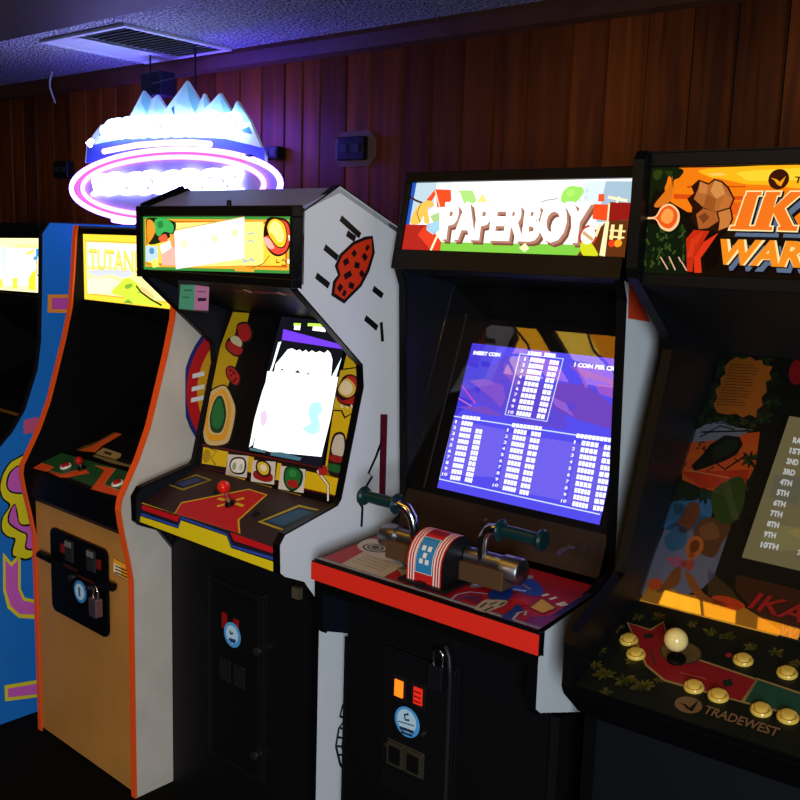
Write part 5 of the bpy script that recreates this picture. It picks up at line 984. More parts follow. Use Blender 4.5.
  ('C',2,'3c3a12',[(0.3145,0.2491),(0.3087,0.2465),(0.3057,0.2383),(0.3115,0.2408)]),
  ('C',2,'2e3410',[(0.3145,0.2491),(0.3059,0.2529),(0.2986,0.2477),(0.3073,0.2439)]),
  ('C',2,'5a4e1a',[(0.3145,0.2491),(0.3111,0.2582),(0.3055,0.2634),(0.309,0.2543)]),
  ('C',2,'3c3a12',[(0.3145,0.2491),(0.3131,0.2585),(0.3088,0.2662),(0.3103,0.2566)]),
  ('C',2,'5a4e1a',[(0.3145,0.2491),(0.3215,0.254),(0.3246,0.2657),(0.3176,0.2608)]),
  ('C',2,'5a4e1a',[(0.3563,0.2349),(0.3622,0.2332),(0.3669,0.2376),(0.361,0.2393)]),
  ('C',2,'3c3a12',[(0.3563,0.2349),(0.3633,0.2291),(0.3702,0.2309),(0.3632,0.2367)]),
  ('C',2,'4a4618',[(0.3563,0.2349),(0.3568,0.2265),(0.3601,0.2194),(0.3596,0.2277)]),
  ('C',2,'3c3a12',[(0.3563,0.2349),(0.3531,0.2287),(0.3529,0.2197),(0.3562,0.2259)]),
  ('C',2,'5a4e1a',[(0.3563,0.2349),(0.3487,0.2335),(0.3439,0.2245),(0.3515,0.2259)]),
  ('C',2,'4a3e14',[(0.3563,0.2349),(0.3479,0.2369),(0.3414,0.2303),(0.3498,0.2283)]),
  ('C',2,'4a4618',[(0.3563,0.2349),(0.352,0.24),(0.3472,0.2405),(0.3515,0.2353)]),
  ('C',2,'5a4e1a',[(0.3563,0.2349),(0.3555,0.2428),(0.3523,0.2494),(0.353,0.2415)]),
  ('C',2,'4a3e14',[(0.3563,0.2349),(0.36,0.2391),(0.3611,0.2469),(0.3574,0.2426)]),
  ('C',2,'4a4618',[(0.1457,0.2682),(0.1515,0.2691),(0.1546,0.2756),(0.1489,0.2747)]),
  ('C',2,'5a4e1a',[(0.1457,0.2682),(0.151,0.2619),(0.1566,0.2607),(0.1514,0.2669)]),
  ('C',2,'4a4618',[(0.1457,0.2682),(0.1454,0.2607),(0.1481,0.2528),(0.1484,0.2602)]),
  ('C',2,'4a4618',[(0.1457,0.2682),(0.1421,0.2642),(0.1414,0.2567),(0.1451,0.2606)]),
  ('C',2,'4a3e14',[(0.1457,0.2682),(0.14,0.2682),(0.1365,0.2627),(0.1422,0.2627)]),
  ('C',2,'3c3a12',[(0.1457,0.2682),(0.1407,0.2733),(0.1356,0.2737),(0.1406,0.2685)]),
  ('C',2,'4a4618',[(0.1457,0.2682),(0.1434,0.2761),(0.1389,0.2819),(0.1412,0.274)]),
  ('C',2,'2e3410',[(0.1457,0.2682),(0.1507,0.2742),(0.1514,0.2851),(0.1464,0.2791)]),
  ('C',2,'4a4618',[(0.0406,0.2463),(0.0474,0.2471),(0.051,0.2542),(0.0442,0.2535)]),
  ('C',2,'2e3410',[(0.0406,0.2463),(0.0472,0.2408),(0.0534,0.2412),(0.0468,0.2467)]),
  ('C',2,'4a4618',[(0.0406,0.2463),(0.0442,0.2383),(0.0498,0.2332),(0.0461,0.2413)]),
  ('C',2,'4a3e14',[(0.0406,0.2463),(0.0352,0.2405),(0.0346,0.2294),(0.04,0.2352)]),
  ('C',2,'2e3410',[(0.0406,0.2463),(0.0346,0.2452),(0.0316,0.2386),(0.0376,0.2397)]),
  ('C',2,'3c3a12',[(0.0406,0.2463),(0.035,0.2518),(0.0295,0.2524),(0.0351,0.2469)]),
  ('C',2,'2e3410',[(0.0406,0.2463),(0.037,0.2542),(0.0315,0.2591),(0.0352,0.2512)]),
  ('C',2,'2e3410',[(0.0406,0.2463),(0.0453,0.2504),(0.0463,0.2591),(0.0416,0.255)]),
  ('C',2,'4a4618',[(0.1524,0.0793),(0.1579,0.0799),(0.1611,0.0853),(0.1556,0.0847)]),
  ('C',2,'4a4618',[(0.1524,0.0793),(0.157,0.0744),(0.162,0.0736),(0.1574,0.0785)]),
  ('C',2,'3c3a12',[(0.1524,0.0793),(0.1503,0.0733),(0.1515,0.0658),(0.1536,0.0717)]),
  ('C',2,'4a4618',[(0.1524,0.0793),(0.1463,0.0797),(0.1422,0.0748),(0.1483,0.0744)]),
  ('C',2,'2e3410',[(0.1524,0.0793),(0.148,0.0833),(0.1435,0.0835),(0.1479,0.0794)]),
  ('C',2,'3c3a12',[(0.1524,0.0793),(0.153,0.0841),(0.1514,0.0894),(0.1508,0.0846)]),
  ('C',2,'4a4618',[(0.0307,0.0677),(0.0385,0.0668),(0.0437,0.0723),(0.0359,0.0733)]),
  ('C',2,'2e3410',[(0.0307,0.0677),(0.0373,0.0604),(0.0445,0.0584),(0.038,0.0657)]),
  ('C',2,'4a3e14',[(0.0307,0.0677),(0.0297,0.0595),(0.0329,0.0502),(0.0339,0.0584)]),
  ('C',2,'3c3a12',[(0.0307,0.0677),(0.0259,0.0639),(0.0247,0.0558),(0.0296,0.0597)]),
  ('C',2,'4a3e14',[(0.0307,0.0677),(0.0216,0.0699),(0.0151,0.0644),(0.0243,0.0623)]),
  ('C',2,'5a4e1a',[(0.0307,0.0677),(0.026,0.0745),(0.0201,0.0775),(0.0248,0.0708)]),
  ('C',2,'4a3e14',[(0.0307,0.0677),(0.0355,0.0734),(0.0357,0.0832),(0.031,0.0776)]),
  ('P',3,'8a7040',[(0.0274,0.2193),(0.0785,0.2168),(0.0921,0.2537),(0.1388,0.177),(0.1829,0.1698),(0.3083,0.1598),(0.3041,0.0843),(0.162,0.0784),(0.1145,0.1055),(0.0792,0.1519)]),
  ('P',4,'7a1418',[(0.0323,0.2171),(0.0818,0.2117),(0.0942,0.2468),(0.1371,0.172),(0.1838,0.1642),(0.3055,0.1546),(0.3008,0.088),(0.162,0.0841),(0.1162,0.1103),(0.0821,0.1555)]),
  ('P',3,'8a7040',[(0.3049,0.1619),(0.4131,0.1544),(0.4288,0.0912),(0.3041,0.0843)]),
  ('P',4,'1c4230',[(0.3092,0.1565),(0.4146,0.1481),(0.4271,0.0978),(0.3067,0.0892)]),
  ('E',5,'3c2c14',0.04,0.036,(0.1585,0.1721)),
  ('E',6,'5a4624',0.037,0.033,(0.1585,0.1721)),
  ('P',5,'281a10',[(0.0749,0.1951),(0.0887,0.2073),(0.096,0.1923),(0.0819,0.1811)]),
  ('P',5,'142014',[(0.254,0.1258),(0.2662,0.1386),(0.2757,0.1227),(0.2639,0.1092)]),
  ('S',5,'3a2c18',0.004,[(0.1036,0.1555),(0.1307,0.1156)]),
  ('S',5,'a05040',0.002,[(0.1793,0.1141),(0.229,0.1179)]),
  ('E',5,'8a1a1c',0.006,0.007,(0.2407,0.2025)),
  ('E',4,'6a5034',0.024,0.022,(0.2239,0.0369)),
  ('P',5,'141008',[(0.2063,0.0341),(0.22,0.0357),(0.2288,0.0296),(0.2354,0.0563),(0.2365,0.0353),(0.2357,0.0226),(0.2262,0.0248),(0.2168,0.0324)]),
  ('T', 4, '705438', 'TRADEWEST', [(0.2521, 0.0276), (0.3791, 0.0266), (0.2526, 0.0507)], 0.02)],
 'c5_bezel': [
  ('P',1,'10120a',[(0.02,0.0),(0.62,0.0),(0.62,0.66),(0.02,0.66)]),
  ('S',2,'182410',0.005,[(0.0227,0.4641),(0.0175,0.4732)]),
  ('S',2,'22300f',0.005,[(0.0492,0.3954),(0.038,0.4009)]),
  ('S',2,'141c0c',0.005,[(0.0077,0.5099),(0.0161,0.5059)]),
  ('S',2,'182410',0.005,[(0.0535,0.5054),(0.0554,0.4917)]),
  ('S',2,'2a3814',0.005,[(0.0271,0.6357),(0.0339,0.6388)]),
  ('S',2,'182410',0.005,[(-0.0121,0.3142),(-0.0185,0.318)]),
  ('S',2,'182410',0.005,[(-0.0577,0.2098),(-0.0665,0.2106)]),
  ('S',2,'2a3814',0.005,[(-0.0127,0.3218),(-0.0195,0.3219)]),
  ('S',2,'2a3814',0.005,[(0.0019,0.459),(-0.0051,0.4693)]),
  ('S',2,'182410',0.005,[(0.0116,0.5277),(0.0123,0.5129)]),
  ('S',2,'182410',0.005,[(-0.0109,0.2192),(-0.0124,0.2264)]),
  ('S',2,'22300f',0.005,[(0.0091,0.3729),(0.0002,0.3742)]),
  ('S',2,'2a3814',0.005,[(-0.0184,0.4371),(-0.0185,0.4287)]),
  ('S',2,'22300f',0.005,[(0.0124,0.5585),(0.0223,0.5514)]),
  ('S',2,'182410',0.005,[(0.0913,0.4506),(0.0907,0.4595)]),
  ('S',2,'2a3814',0.005,[(0.0478,0.6261),(0.051,0.642)]),
  ('S',2,'141c0c',0.005,[(0.0369,0.5607),(0.0297,0.5485)]),
  ('S',2,'2a3814',0.005,[(-0.0127,0.2446),(-0.0052,0.2404)]),
  ('S',2,'22300f',0.005,[(-0.0102,0.348),(-0.0156,0.362)]),
  ('S',2,'182410',0.005,[(-0.044,0.2964),(-0.0575,0.3056)]),
  ('S',2,'22300f',0.005,[(0.0427,0.4756),(0.0476,0.4675)]),
  ('S',2,'141c0c',0.005,[(0.0021,0.4244),(0.0109,0.4207)]),
  ('S',2,'182410',0.005,[(0.0032,0.4648),(-0.0052,0.4693)]),
  ('S',2,'2a3814',0.005,[(-0.0286,0.4017),(-0.0159,0.3975)]),
  ('S',2,'22300f',0.005,[(0.0696,0.6516),(0.0816,0.653)]),
  ('S',2,'182410',0.005,[(0.0336,0.2193),(0.0227,0.2169)]),
  ('S',2,'182410',0.005,[(0.05,0.3774),(0.0529,0.3872)]),
  ('S',2,'22300f',0.005,[(0.0633,0.5489),(0.0655,0.5349)]),
  ('S',2,'141c0c',0.005,[(0.0098,0.5166),(-0.004,0.5121)]),
  ('S',2,'22300f',0.005,[(0.0161,0.2435),(0.0208,0.2402)]),
  ('S',2,'141c0c',0.005,[(-0.0014,0.4709),(0.0016,0.4603)]),
  ('S',2,'182410',0.005,[(-0.0555,0.223),(-0.0472,0.2113)]),
  ('S',2,'182410',0.005,[(0.0649,0.4284),(0.0744,0.4338)]),
  ('S',2,'182410',0.005,[(0.0432,0.6298),(0.0419,0.6408)]),
  ('S',2,'141c0c',0.005,[(0.0323,0.5471),(0.026,0.5618)]),
  ('S',2,'22300f',0.005,[(-0.0622,0.2002),(-0.0664,0.2146)]),
  ('S',2,'2a3814',0.005,[(0.0127,0.5014),(0.0138,0.5071)]),
  ('S',2,'2a3814',0.005,[(0.0322,0.5465),(0.034,0.5354)]),
  ('S',2,'182410',0.005,[(0.0608,0.6574),(0.0583,0.6726)]),
  ('S',2,'22300f',0.005,[(0.0409,0.6189),(0.0491,0.6302)]),
  ('S',2,'141c0c',0.005,[(0.024,0.3392),(0.023,0.3294)]),
  ('S',2,'22300f',0.005,[(0.0584,0.5403),(0.0622,0.5431)]),
  ('S',2,'22300f',0.005,[(0.0616,0.2721),(0.0554,0.2781)]),
  ('S',2,'182410',0.005,[(0.0426,0.58),(0.0534,0.5837)]),
  ('S',2,'141c0c',0.005,[(0.0094,0.5104),(0.0047,0.5042)]),
  ('S',2,'182410',0.005,[(-0.0215,0.3781),(-0.0162,0.3806)]),
  ('S',2,'182410',0.005,[(0.0794,0.3966),(0.0688,0.3932)]),
  ('S',2,'22300f',0.005,[(0.0359,0.6482),(0.041,0.6339)]),
  ('S',2,'2a3814',0.005,[(0.0136,0.2712),(0.0221,0.2706)]),
  ('S',2,'2a3814',0.005,[(0.0229,0.2804),(0.0284,0.2776)]),
  ('S',2,'141c0c',0.005,[(0.017,0.3749),(0.0086,0.3789)]),
  ('S',2,'141c0c',0.005,[(0.0114,0.5018),(0.0155,0.5051)]),
  ('S',2,'2a3814',0.005,[(0.0328,0.6275),(0.0275,0.6316)]),
  ('S',2,'182410',0.005,[(0.0244,0.2623),(0.0201,0.2598)]),
  ('S',2,'2a3814',0.005,[(0.0348,0.3793),(0.0403,0.378)]),
  ('S',2,'22300f',0.005,[(0.0291,0.233),(0.0299,0.2428)]),
  ('S',2,'22300f',0.005,[(-0.028,0.2865),(-0.0359,0.2919)]),
  ('S',2,'22300f',0.005,[(-0.0319,0.3039),(-0.0231,0.3132)]),
  ('S',2,'141c0c',0.005,[(0.0483,0.3818),(0.0565,0.3758)]),
  ('S',2,'141c0c',0.005,[(0.0848,0.3387),(0.0793,0.3325)]),
  ('S',2,'182410',0.005,[(-0.0366,0.345),(-0.0315,0.342)]),
  ('S',2,'182410',0.005,[(0.0622,0.6372),(0.062,0.6255)]),
  ('S',2,'141c0c',0.005,[(0.0334,0.2025),(0.0288,0.1969)]),
  ('S',2,'141c0c',0.005,[(0.0024,0.502),(-0.0004,0.5136)]),
  ('S',2,'22300f',0.005,[(0.0738,0.4329),(0.077,0.4169)]),
  ('S',2,'141c0c',0.005,[(-0.0331,0.4192),(-0.0413,0.4262)]),
  ('S',2,'141c0c',0.005,[(0.0195,0.5656),(0.0081,0.5634)]),
  ('S',2,'22300f',0.005,[(0.0684,0.2193),(0.061,0.2132)]),
  ('S',2,'2a3814',0.005,[(0.0402,0.3852),(0.0388,0.3998)]),
  ('S',2,'141c0c',0.005,[(0.0353,0.3557),(0.0381,0.3655)]),
  ('S',2,'2a3814',0.005,[(-0.0387,0.3365),(-0.0268,0.329)]),
  ('S',2,'22300f',0.005,[(0.0667,0.6109),(0.0679,0.5962)]),
  ('S',2,'2a3814',0.005,[(0.076,0.6351),(0.0702,0.6253)]),
  ('S',2,'2a3814',0.005,[(0.0657,0.6088),(0.0696,0.6158)]),
  ('S',2,'22300f',0.005,[(-0.0321,0.297),(-0.0242,0.2951)]),
  ('S',2,'141c0c',0.005,[(0.0273,0.6349),(0.0214,0.6524)]),
  ('S',2,'2a3814',0.005,[(0.0406,0.6037),(0.0428,0.598)]),
  ('S',2,'141c0c',0.005,[(0.0468,0.3419),(0.0448,0.3369)]),
  ('S',2,'182410',0.005,[(0.0605,0.6068),(0.0699,0.5997)]),
  ('S',2,'141c0c',0.005,[(0.0389,0.339),(0.0459,0.3345)]),
  ('S',2,'141c0c',0.005,[(0.0408,0.1969),(0.0275,0.1954)]),
  ('S',2,'182410',0.005,[(0.064,0.3429),(0.0697,0.353)]),
  ('S',2,'141c0c',0.005,[(0.0173,0.5831),(0.0248,0.5884)]),
  ('S',2,'2a3814',0.005,[(0.0108,0.3812),(0.0126,0.3743)]),
  ('S',2,'141c0c',0.005,[(0.0068,0.4261),(0.0173,0.4206)]),
  ('S',2,'22300f',0.005,[(0.0733,0.327),(0.0787,0.3282)]),
  ('S',2,'141c0c',0.005,[(0.0563,0.3477),(0.0465,0.343)]),
  ('S',2,'182410',0.005,[(0.0497,0.6042),(0.0522,0.5944)]),
  ('S',2,'141c0c',0.005,[(0.0698,0.3963),(0.08,0.3962)]),
  ('S',2,'2a3814',0.005,[(-0.0278,0.3339),(-0.0226,0.3391)]),
  ('C',3,'3a4a1c',[(0.0286,0.5979),(0.0397,0.5976),(0.0469,0.6057),(0.0358,0.6061)]),
  ('C',3,'26381a',[(0.0286,0.5979),(0.0379,0.587),(0.0498,0.5841),(0.0406,0.595)]),
  ('C',3,'1c2c10',[(0.0286,0.5979),(0.0313,0.5854),(0.04,0.5762),(0.0373,0.5886)]),
  ('C',3,'2e4418',[(0.0286,0.5979),(0.0241,0.5829),(0.0298,0.5659),(0.0343,0.5809)]),
  ('C',3,'2e4418',[(0.0286,0.5979),(0.0165,0.5997),(0.0079,0.5922),(0.02,0.5904)]),
  ('C',3,'1a2410',[(0.0286,0.5979),(0.0149,0.6067),(0.0012,0.6044),(0.015,0.5956)]),
  ('C',3,'3a4a1c',[(0.0286,0.5979),(0.021,0.613),(0.0076,0.6211),(0.0153,0.6059)]),
  ('C',3,'1c2c10',[(0.0286,0.5979),(0.0301,0.6128),(0.0227,0.6277),(0.0211,0.6127)]),
  ('C',3,'1c2c10',[(0.0286,0.5979),(0.0369,0.6064),(0.0374,0.6205),(0.029,0.612)]),
  ('C',3,'1a2410',[(0.0369,0.529),(0.048,0.5259),(0.0569,0.5313),(0.0458,0.5345)]),
  ('C',3,'3a4a1c',[(0.0369,0.529),(0.0425,0.52),(0.0512,0.516),(0.0456,0.525)]),
  ('C',3,'26381a',[(0.0369,0.529),(0.0421,0.5139),(0.054,0.5042),(0.0489,0.5193)]),
  ('C',3,'3a4a1c',[(0.0369,0.529),(0.0333,0.5199),(0.0362,0.5091),(0.0398,0.5182)]),
  ('C',3,'1c2c10',[(0.0369,0.529),(0.0253,0.5254),(0.02,0.5135),(0.0316,0.5171)]),
  ('C',3,'26381a',[(0.0369,0.529),(0.0255,0.5358),(0.0143,0.5335),(0.0257,0.5267)]),
  ('C',3,'26381a',[(0.0369,0.529),(0.0314,0.5439),(0.0193,0.5534),(0.0249,0.5384)]),
  ('C',3,'3a4a1c',[(0.0369,0.529),(0.0401,0.5408),(0.0355,0.5539),(0.0322,0.5421)]),
  ('C',3,'26381a',[(0.0369,0.529),(0.0455,0.5358),(0.0472,0.5483),(0.0386,0.5416)]),
  ('C',3,'3a4a1c',[(0.0356,0.4877),(0.0475,0.4831),(0.0578,0.4879),(0.0459,0.4924)]),
  ('C',3,'1c2c10',[(0.0356,0.4877),(0.0462,0.4744),(0.0605,0.4704),(0.0501,0.4836)]),
  ('C',3,'1c2c10',[(0.0356,0.4877),(0.0349,0.4734),(0.0427,0.4603),(0.0433,0.4745)]),
  ('C',3,'1c2c10',[(0.0356,0.4877),(0.0318,0.4778),(0.035,0.4663),(0.0388,0.4761)]),
  ('C',3,'26381a',[(0.0356,0.4877),(0.0257,0.4841),(0.0214,0.4738),(0.0313,0.4773)]),
  ('C',3,'1a2410',[(0.0356,0.4877),(0.0238,0.495),(0.0119,0.493),(0.0238,0.4856)]),
  ('C',3,'1c2c10',[(0.0356,0.4877),(0.0293,0.5016),(0.017,0.5096),(0.0235,0.4955)]),
  ('C',3,'3a4a1c',[(0.0356,0.4877),(0.0402,0.5013),(0.0353,0.5171),(0.0307,0.5033)]),
  ('C',3,'3a4a1c',[(0.0356,0.4877),(0.0477,0.4944),(0.0516,0.5094),(0.0395,0.5026)]),
  ('C',3,'3a4a1c',[(0.0492,0.4593),(0.0621,0.4554),(0.0727,0.4615),(0.0599,0.4653)]),
  ('C',3,'1a2410',[(0.0492,0.4593),(0.0584,0.4493),(0.07,0.4473),(0.0609,0.4572)]),
  ('C',3,'1c2c10',[(0.0492,0.4593),(0.0466,0.4496),(0.0504,0.4392),(0.053,0.4488)]),
  ('C',3,'3a4a1c',[(0.0492,0.4593),(0.0416,0.4543),(0.0395,0.4444),(0.0471,0.4494)]),
  ('C',3,'26381a',[(0.0492,0.4593),(0.0402,0.4608),(0.0334,0.4555),(0.0424,0.454)]),
  ('C',3,'1c2c10',[(0.0492,0.4593),(0.0429,0.4673),(0.0341,0.4698),(0.0405,0.4618)]),
  ('C',3,'1a2410',[(0.0492,0.4593),(0.0483,0.4729),(0.0399,0.4845),(0.0408,0.4708)]),
  ('C',3,'1c2c10',[(0.0492,0.4593),(0.0577,0.4675),(0.0586,0.481),(0.05,0.4728)]),
  ('C',3,'26381a',[(0.0889,0.4588),(0.1002,0.4535),(0.1106,0.4572),(0.0994,0.4625)]),
  ('C',3,'26381a',[(0.0889,0.4588),(0.0996,0.4492),(0.1121,0.4488),(0.1014,0.4583)]),
  ('C',3,'1a2410',[(0.0889,0.4588),(0.0904,0.4491),(0.0969,0.4418),(0.0954,0.4514)]),
  ('C',3,'2e4418',[(0.0889,0.4588),(0.0838,0.451),(0.0849,0.4404),(0.09,0.4482)]),
  ('C',3,'1a2410',[(0.0889,0.4588),(0.0765,0.4588),(0.0684,0.4495),(0.0808,0.4496)]),
  ('C',3,'3a4a1c',[(0.0889,0.4588),(0.0799,0.4666),(0.0696,0.4668),(0.0786,0.459)]),
  ('C',3,'1a2410',[(0.0889,0.4588),(0.0855,0.4722),(0.0755,0.4816),(0.079,0.4681)]),
  ('C',3,'3a4a1c',[(0.0889,0.4588),(0.0919,0.4682),(0.0886,0.4787),(0.0856,0.4693)]),
  ('C',3,'1c2c10',[(0.0889,0.4588),(0.0971,0.4665),(0.0982,0.4793),(0.09,0.4717)]),
  ('C',3,'26381a',[(0.1322,0.4624),(0.1438,0.4616),(0.152,0.4695),(0.1404,0.4704)]),
  ('C',3,'3a4a1c',[(0.1322,0.4624),(0.1395,0.4542),(0.1489,0.4526),(0.1416,0.4607)]),
  ('C',3,'2e4418',[(0.1322,0.4624),(0.1343,0.4472),(0.1441,0.4355),(0.1421,0.4506)]),
  ('C',3,'1a2410',[(0.1322,0.4624),(0.1275,0.451),(0.1307,0.4375),(0.1354,0.4489)]),
  ('C',3,'3a4a1c',[(0.1322,0.4624),(0.1194,0.4637),(0.1101,0.4552),(0.123,0.454)]),
  ('C',3,'2e4418',[(0.1322,0.4624),(0.1198,0.4704),(0.1071,0.4681),(0.1195,0.4601)]),
  ('C',3,'1a2410',[(0.1322,0.4624),(0.1273,0.4778),(0.1154,0.4879),(0.1204,0.4723)]),
  ('C',3,'1c2c10',[(0.1322,0.4624),(0.1326,0.4726),(0.1271,0.482),(0.1267,0.4717)]),
  ('C',3,'1a2410',[(0.1322,0.4624),(0.1415,0.467),(0.1451,0.478),(0.1358,0.4734)]),
  ('C',3,'2e4418',[(0.157,0.4827),(0.1687,0.4813),(0.1772,0.4889),(0.1655,0.4903)]),
  ('C',3,'26381a',[(0.157,0.4827),(0.165,0.4715),(0.1764,0.4678),(0.1685,0.4789)]),
  ('C',3,'1c2c10',[(0.157,0.4827),(0.159,0.469),(0.1679,0.4586),(0.1659,0.4722)]),
  ('C',3,'3a4a1c',[(0.157,0.4827),(0.1525,0.4727),(0.1551,0.4606),(0.1595,0.4706)]),
  ('C',3,'26381a',[(0.157,0.4827),(0.1468,0.478),(0.1426,0.4663),(0.1528,0.4709)]),
  ('C',3,'2e4418',[(0.157,0.4827),(0.1449,0.4877),(0.1341,0.483),(0.1462,0.478)]),
  ('C',3,'1a2410',[(0.157,0.4827),(0.1491,0.4956),(0.1366,0.5011),(0.1446,0.488)]),
  ('C',3,'1c2c10',[(0.157,0.4827),(0.1576,0.4949),(0.1513,0.5062),(0.1507,0.4939)]),
  ('C',3,'1c2c10',[(0.157,0.4827),(0.166,0.4905),(0.1677,0.5044),(0.1587,0.4965)]),
  ('C',3,'1c2c10',[(0.1524,0.5788),(0.1655,0.5717),(0.1778,0.5755),(0.1648,0.5827)]),
  ('C',3,'1a2410',[(0.1524,0.5788),(0.1625,0.5697),(0.1739,0.5695),(0.1639,0.5786)]),
  ('C',3,'1a2410',[(0.1524,0.5788),(0.1552,0.5662),(0.1638,0.5571),(0.161,0.5697)]),
  ('C',3,'1c2c10',[(0.1524,0.5788),(0.1473,0.568),(0.1499,0.5545),(0.1549,0.5653)]),
  ('C',3,'2e4418',[(0.1524,0.5788),(0.1406,0.5806),(0.132,0.573),(0.1438,0.5713)]),
  ('C',3,'1c2c10',[(0.1524,0.5788),(0.1421,0.5888),(0.1299,0.5897),(0.1403,0.5797)]),
  ('C',3,'1c2c10',[(0.1524,0.5788),(0.1497,0.5915),(0.141,0.6008),(0.1437,0.588)]),
  ('C',3,'1a2410',[(0.1524,0.5788),(0.153,0.5931),(0.1457,0.6066),(0.145,0.5921)]),
  ('C',3,'26381a',[(0.1524,0.5788),(0.1595,0.5868),(0.1598,0.5995),(0.1526,0.5915)]),
  ('C',3,'2e4418',[(0.165,0.5268),(0.1736,0.5252),(0.1801,0.5304),(0.1716,0.532)]),
  ('C',3,'2e4418',[(0.165,0.5268),(0.1753,0.5173),(0.1872,0.5168),(0.177,0.5263)]),
  ('C',3,'1c2c10',[(0.165,0.5268),(0.1694,0.5122),(0.1801,0.5027),(0.1759,0.5172)]),
  ('C',3,'2e4418',[(0.165,0.5268),(0.1579,0.5167),(0.1587,0.5023),(0.1658,0.5124)]),
  ('C',3,'3a4a1c',[(0.165,0.5268),(0.1541,0.5234),(0.1487,0.5121),(0.1597,0.5155)]),
  ('C',3,'1c2c10',[(0.165,0.5268),(0.1554,0.5337),(0.1452,0.5325),(0.1549,0.5255)]),
  ('C',3,'1a2410',[(0.165,0.5268),(0.1619,0.5395),(0.1528,0.5484),(0.156,0.5356)]),
  ('C',3,'1a2410',[(0.165,0.5268),(0.1667,0.5368),(0.1623,0.547),(0.1606,0.5369)]),
  ('C',3,'1c2c10',[(0.165,0.5268),(0.1729,0.5294),(0.1767,0.5377),(0.1688,0.5352)]),
  ('C',3,'2e4418',[(0.1232,0.6303),(0.1346,0.6273),(0.1434,0.6335),(0.1321,0.6365)]),
  ('C',3,'3a4a1c',[(0.1232,0.6303),(0.1285,0.6199),(0.1374,0.6146),(0.1322,0.625)]),
  ('C',3,'26381a',[(0.1232,0.6303),(0.1243,0.6212),(0.13,0.6138),(0.1289,0.6229)]),
  ('C',3,'1c2c10',[(0.1232,0.6303),(0.1168,0.6265),(0.1149,0.6182),(0.1212,0.622)]),
  ('C',3,'1c2c10',[(0.1232,0.6303),(0.1125,0.634),(0.1037,0.6291),(0.1144,0.6254)]),
  ('C',3,'2e4418',[(0.1232,0.6303),(0.1166,0.6373),(0.1086,0.6385),(0.1152,0.6315)]),
  ('C',3,'1c2c10',[(0.1232,0.6303),(0.1225,0.6427),(0.1153,0.6536),(0.116,0.641)]),
  ('C',3,'2e4418',[(0.1232,0.6303),(0.1295,0.636),(0.1305,0.6462),(0.1241,0.6405)]),
  ('C',3,'3a4a1c',[(0.0636,0.6411),(0.0773,0.6368),(0.0882,0.6434),(0.0746,0.6477)]),
  ('C',3,'3a4a1c',[(0.0636,0.6411),(0.0716,0.6273),(0.0841,0.6209),(0.0762,0.6346)]),
  ('C',3,'2e4418',[(0.0636,0.6411),(0.065,0.6306),(0.0717,0.6221),(0.0703,0.6326)]),
  ('C',3,'3a4a1c',[(0.0636,0.6411),(0.0582,0.6323),(0.0598,0.6201),(0.0651,0.6289)]),
  ('C',3,'2e4418',[(0.0636,0.6411),(0.0541,0.6373),(0.0503,0.6264),(0.0598,0.6303)]),
  ('C',3,'1c2c10',[(0.0636,0.6411),(0.0515,0.6488),(0.0396,0.6465),(0.0518,0.6388)]),
  ('C',3,'2e4418',[(0.0636,0.6411),(0.0568,0.6558),(0.0443,0.664),(0.0512,0.6492)]),
  ('C',3,'3a4a1c',[(0.0636,0.6411),(0.0639,0.6555),(0.0561,0.6689),(0.0558,0.6545)]),
  ('C',3,'26381a',[(0.0636,0.6411),(0.0715,0.6465),(0.0734,0.6575),(0.0656,0.6521)]),
  ('C',3,'1a2410',[(0.0225,0.4517),(0.0309,0.4475),(0.0388,0.4498),(0.0305,0.454)]),
  ('C',3,'26381a',[(0.0225,0.4517),(0.0298,0.4433),(0.0393,0.441),(0.0322,0.4495)]),
  ('C',3,'1a2410',[(0.0225,0.4517),(0.0226,0.4389),(0.0301,0.4275),(0.03,0.4403)]),
  ('C',3,'26381a',[(0.0225,0.4517),(0.0164,0.4436),(0.0171,0.4319),(0.0233,0.44)]),
  ('C',3,'26381a',[(0.0225,0.4517),(0.0107,0.4566),(0.0002,0.4523),(0.012,0.4475)]),
  ('C',3,'3a4a1c',[(0.0225,0.4517),(0.0144,0.4647),(0.0015,0.4705),(0.0097,0.4574)]),
  ('C',3,'3a4a1c',[(0.0225,0.4517),(0.0206,0.4621),(0.0132,0.47),(0.0152,0.4596)]),
  ('C',3,'3a4a1c',[(0.0225,0.4517),(0.0293,0.459),(0.0295,0.4703),(0.0227,0.4631)]),
  ('C',3,'1c2c10',[(0.0363,0.2649),(0.0499,0.2636),(0.0599,0.2719),(0.0464,0.2732)]),
  ('C',3,'2e4418',[(0.0363,0.2649),(0.0466,0.2574),(0.0581,0.2581),(0.0478,0.2656)]),
  ('C',3,'26381a',[(0.0363,0.2649),(0.0379,0.2539),(0.0456,0.2456),(0.044,0.2566)]),
  ('C',3,'2e4418',[(0.0363,0.2649),(0.0285,0.2579),(0.0273,0.2465),(0.0351,0.2535)]),
  ('C',3,'1c2c10',[(0.0363,0.2649),(0.0259,0.261),(0.0212,0.2503),(0.0316,0.2543)]),
  ('C',3,'1c2c10',[(0.0363,0.2649),(0.0245,0.2731),(0.0115,0.272),(0.0234,0.2638)]),
  ('C',3,'26381a',[(0.0363,0.2649),(0.0336,0.2765),(0.0247,0.2847),(0.0275,0.273)]),
  ('C',3,'3a4a1c',[(0.0363,0.2649),(0.0412,0.2765),(0.0376,0.29),(0.0327,0.2783)]),
  ('C',3,'2e4418',[(0.0363,0.2649),(0.0484,0.2696),(0.0539,0.282),(0.0418,0.2774)]),
  ('C',3,'2e4418',[(0.0854,0.2687),(0.0955,0.2682),(0.1028,0.2749),(0.0927,0.2754)]),
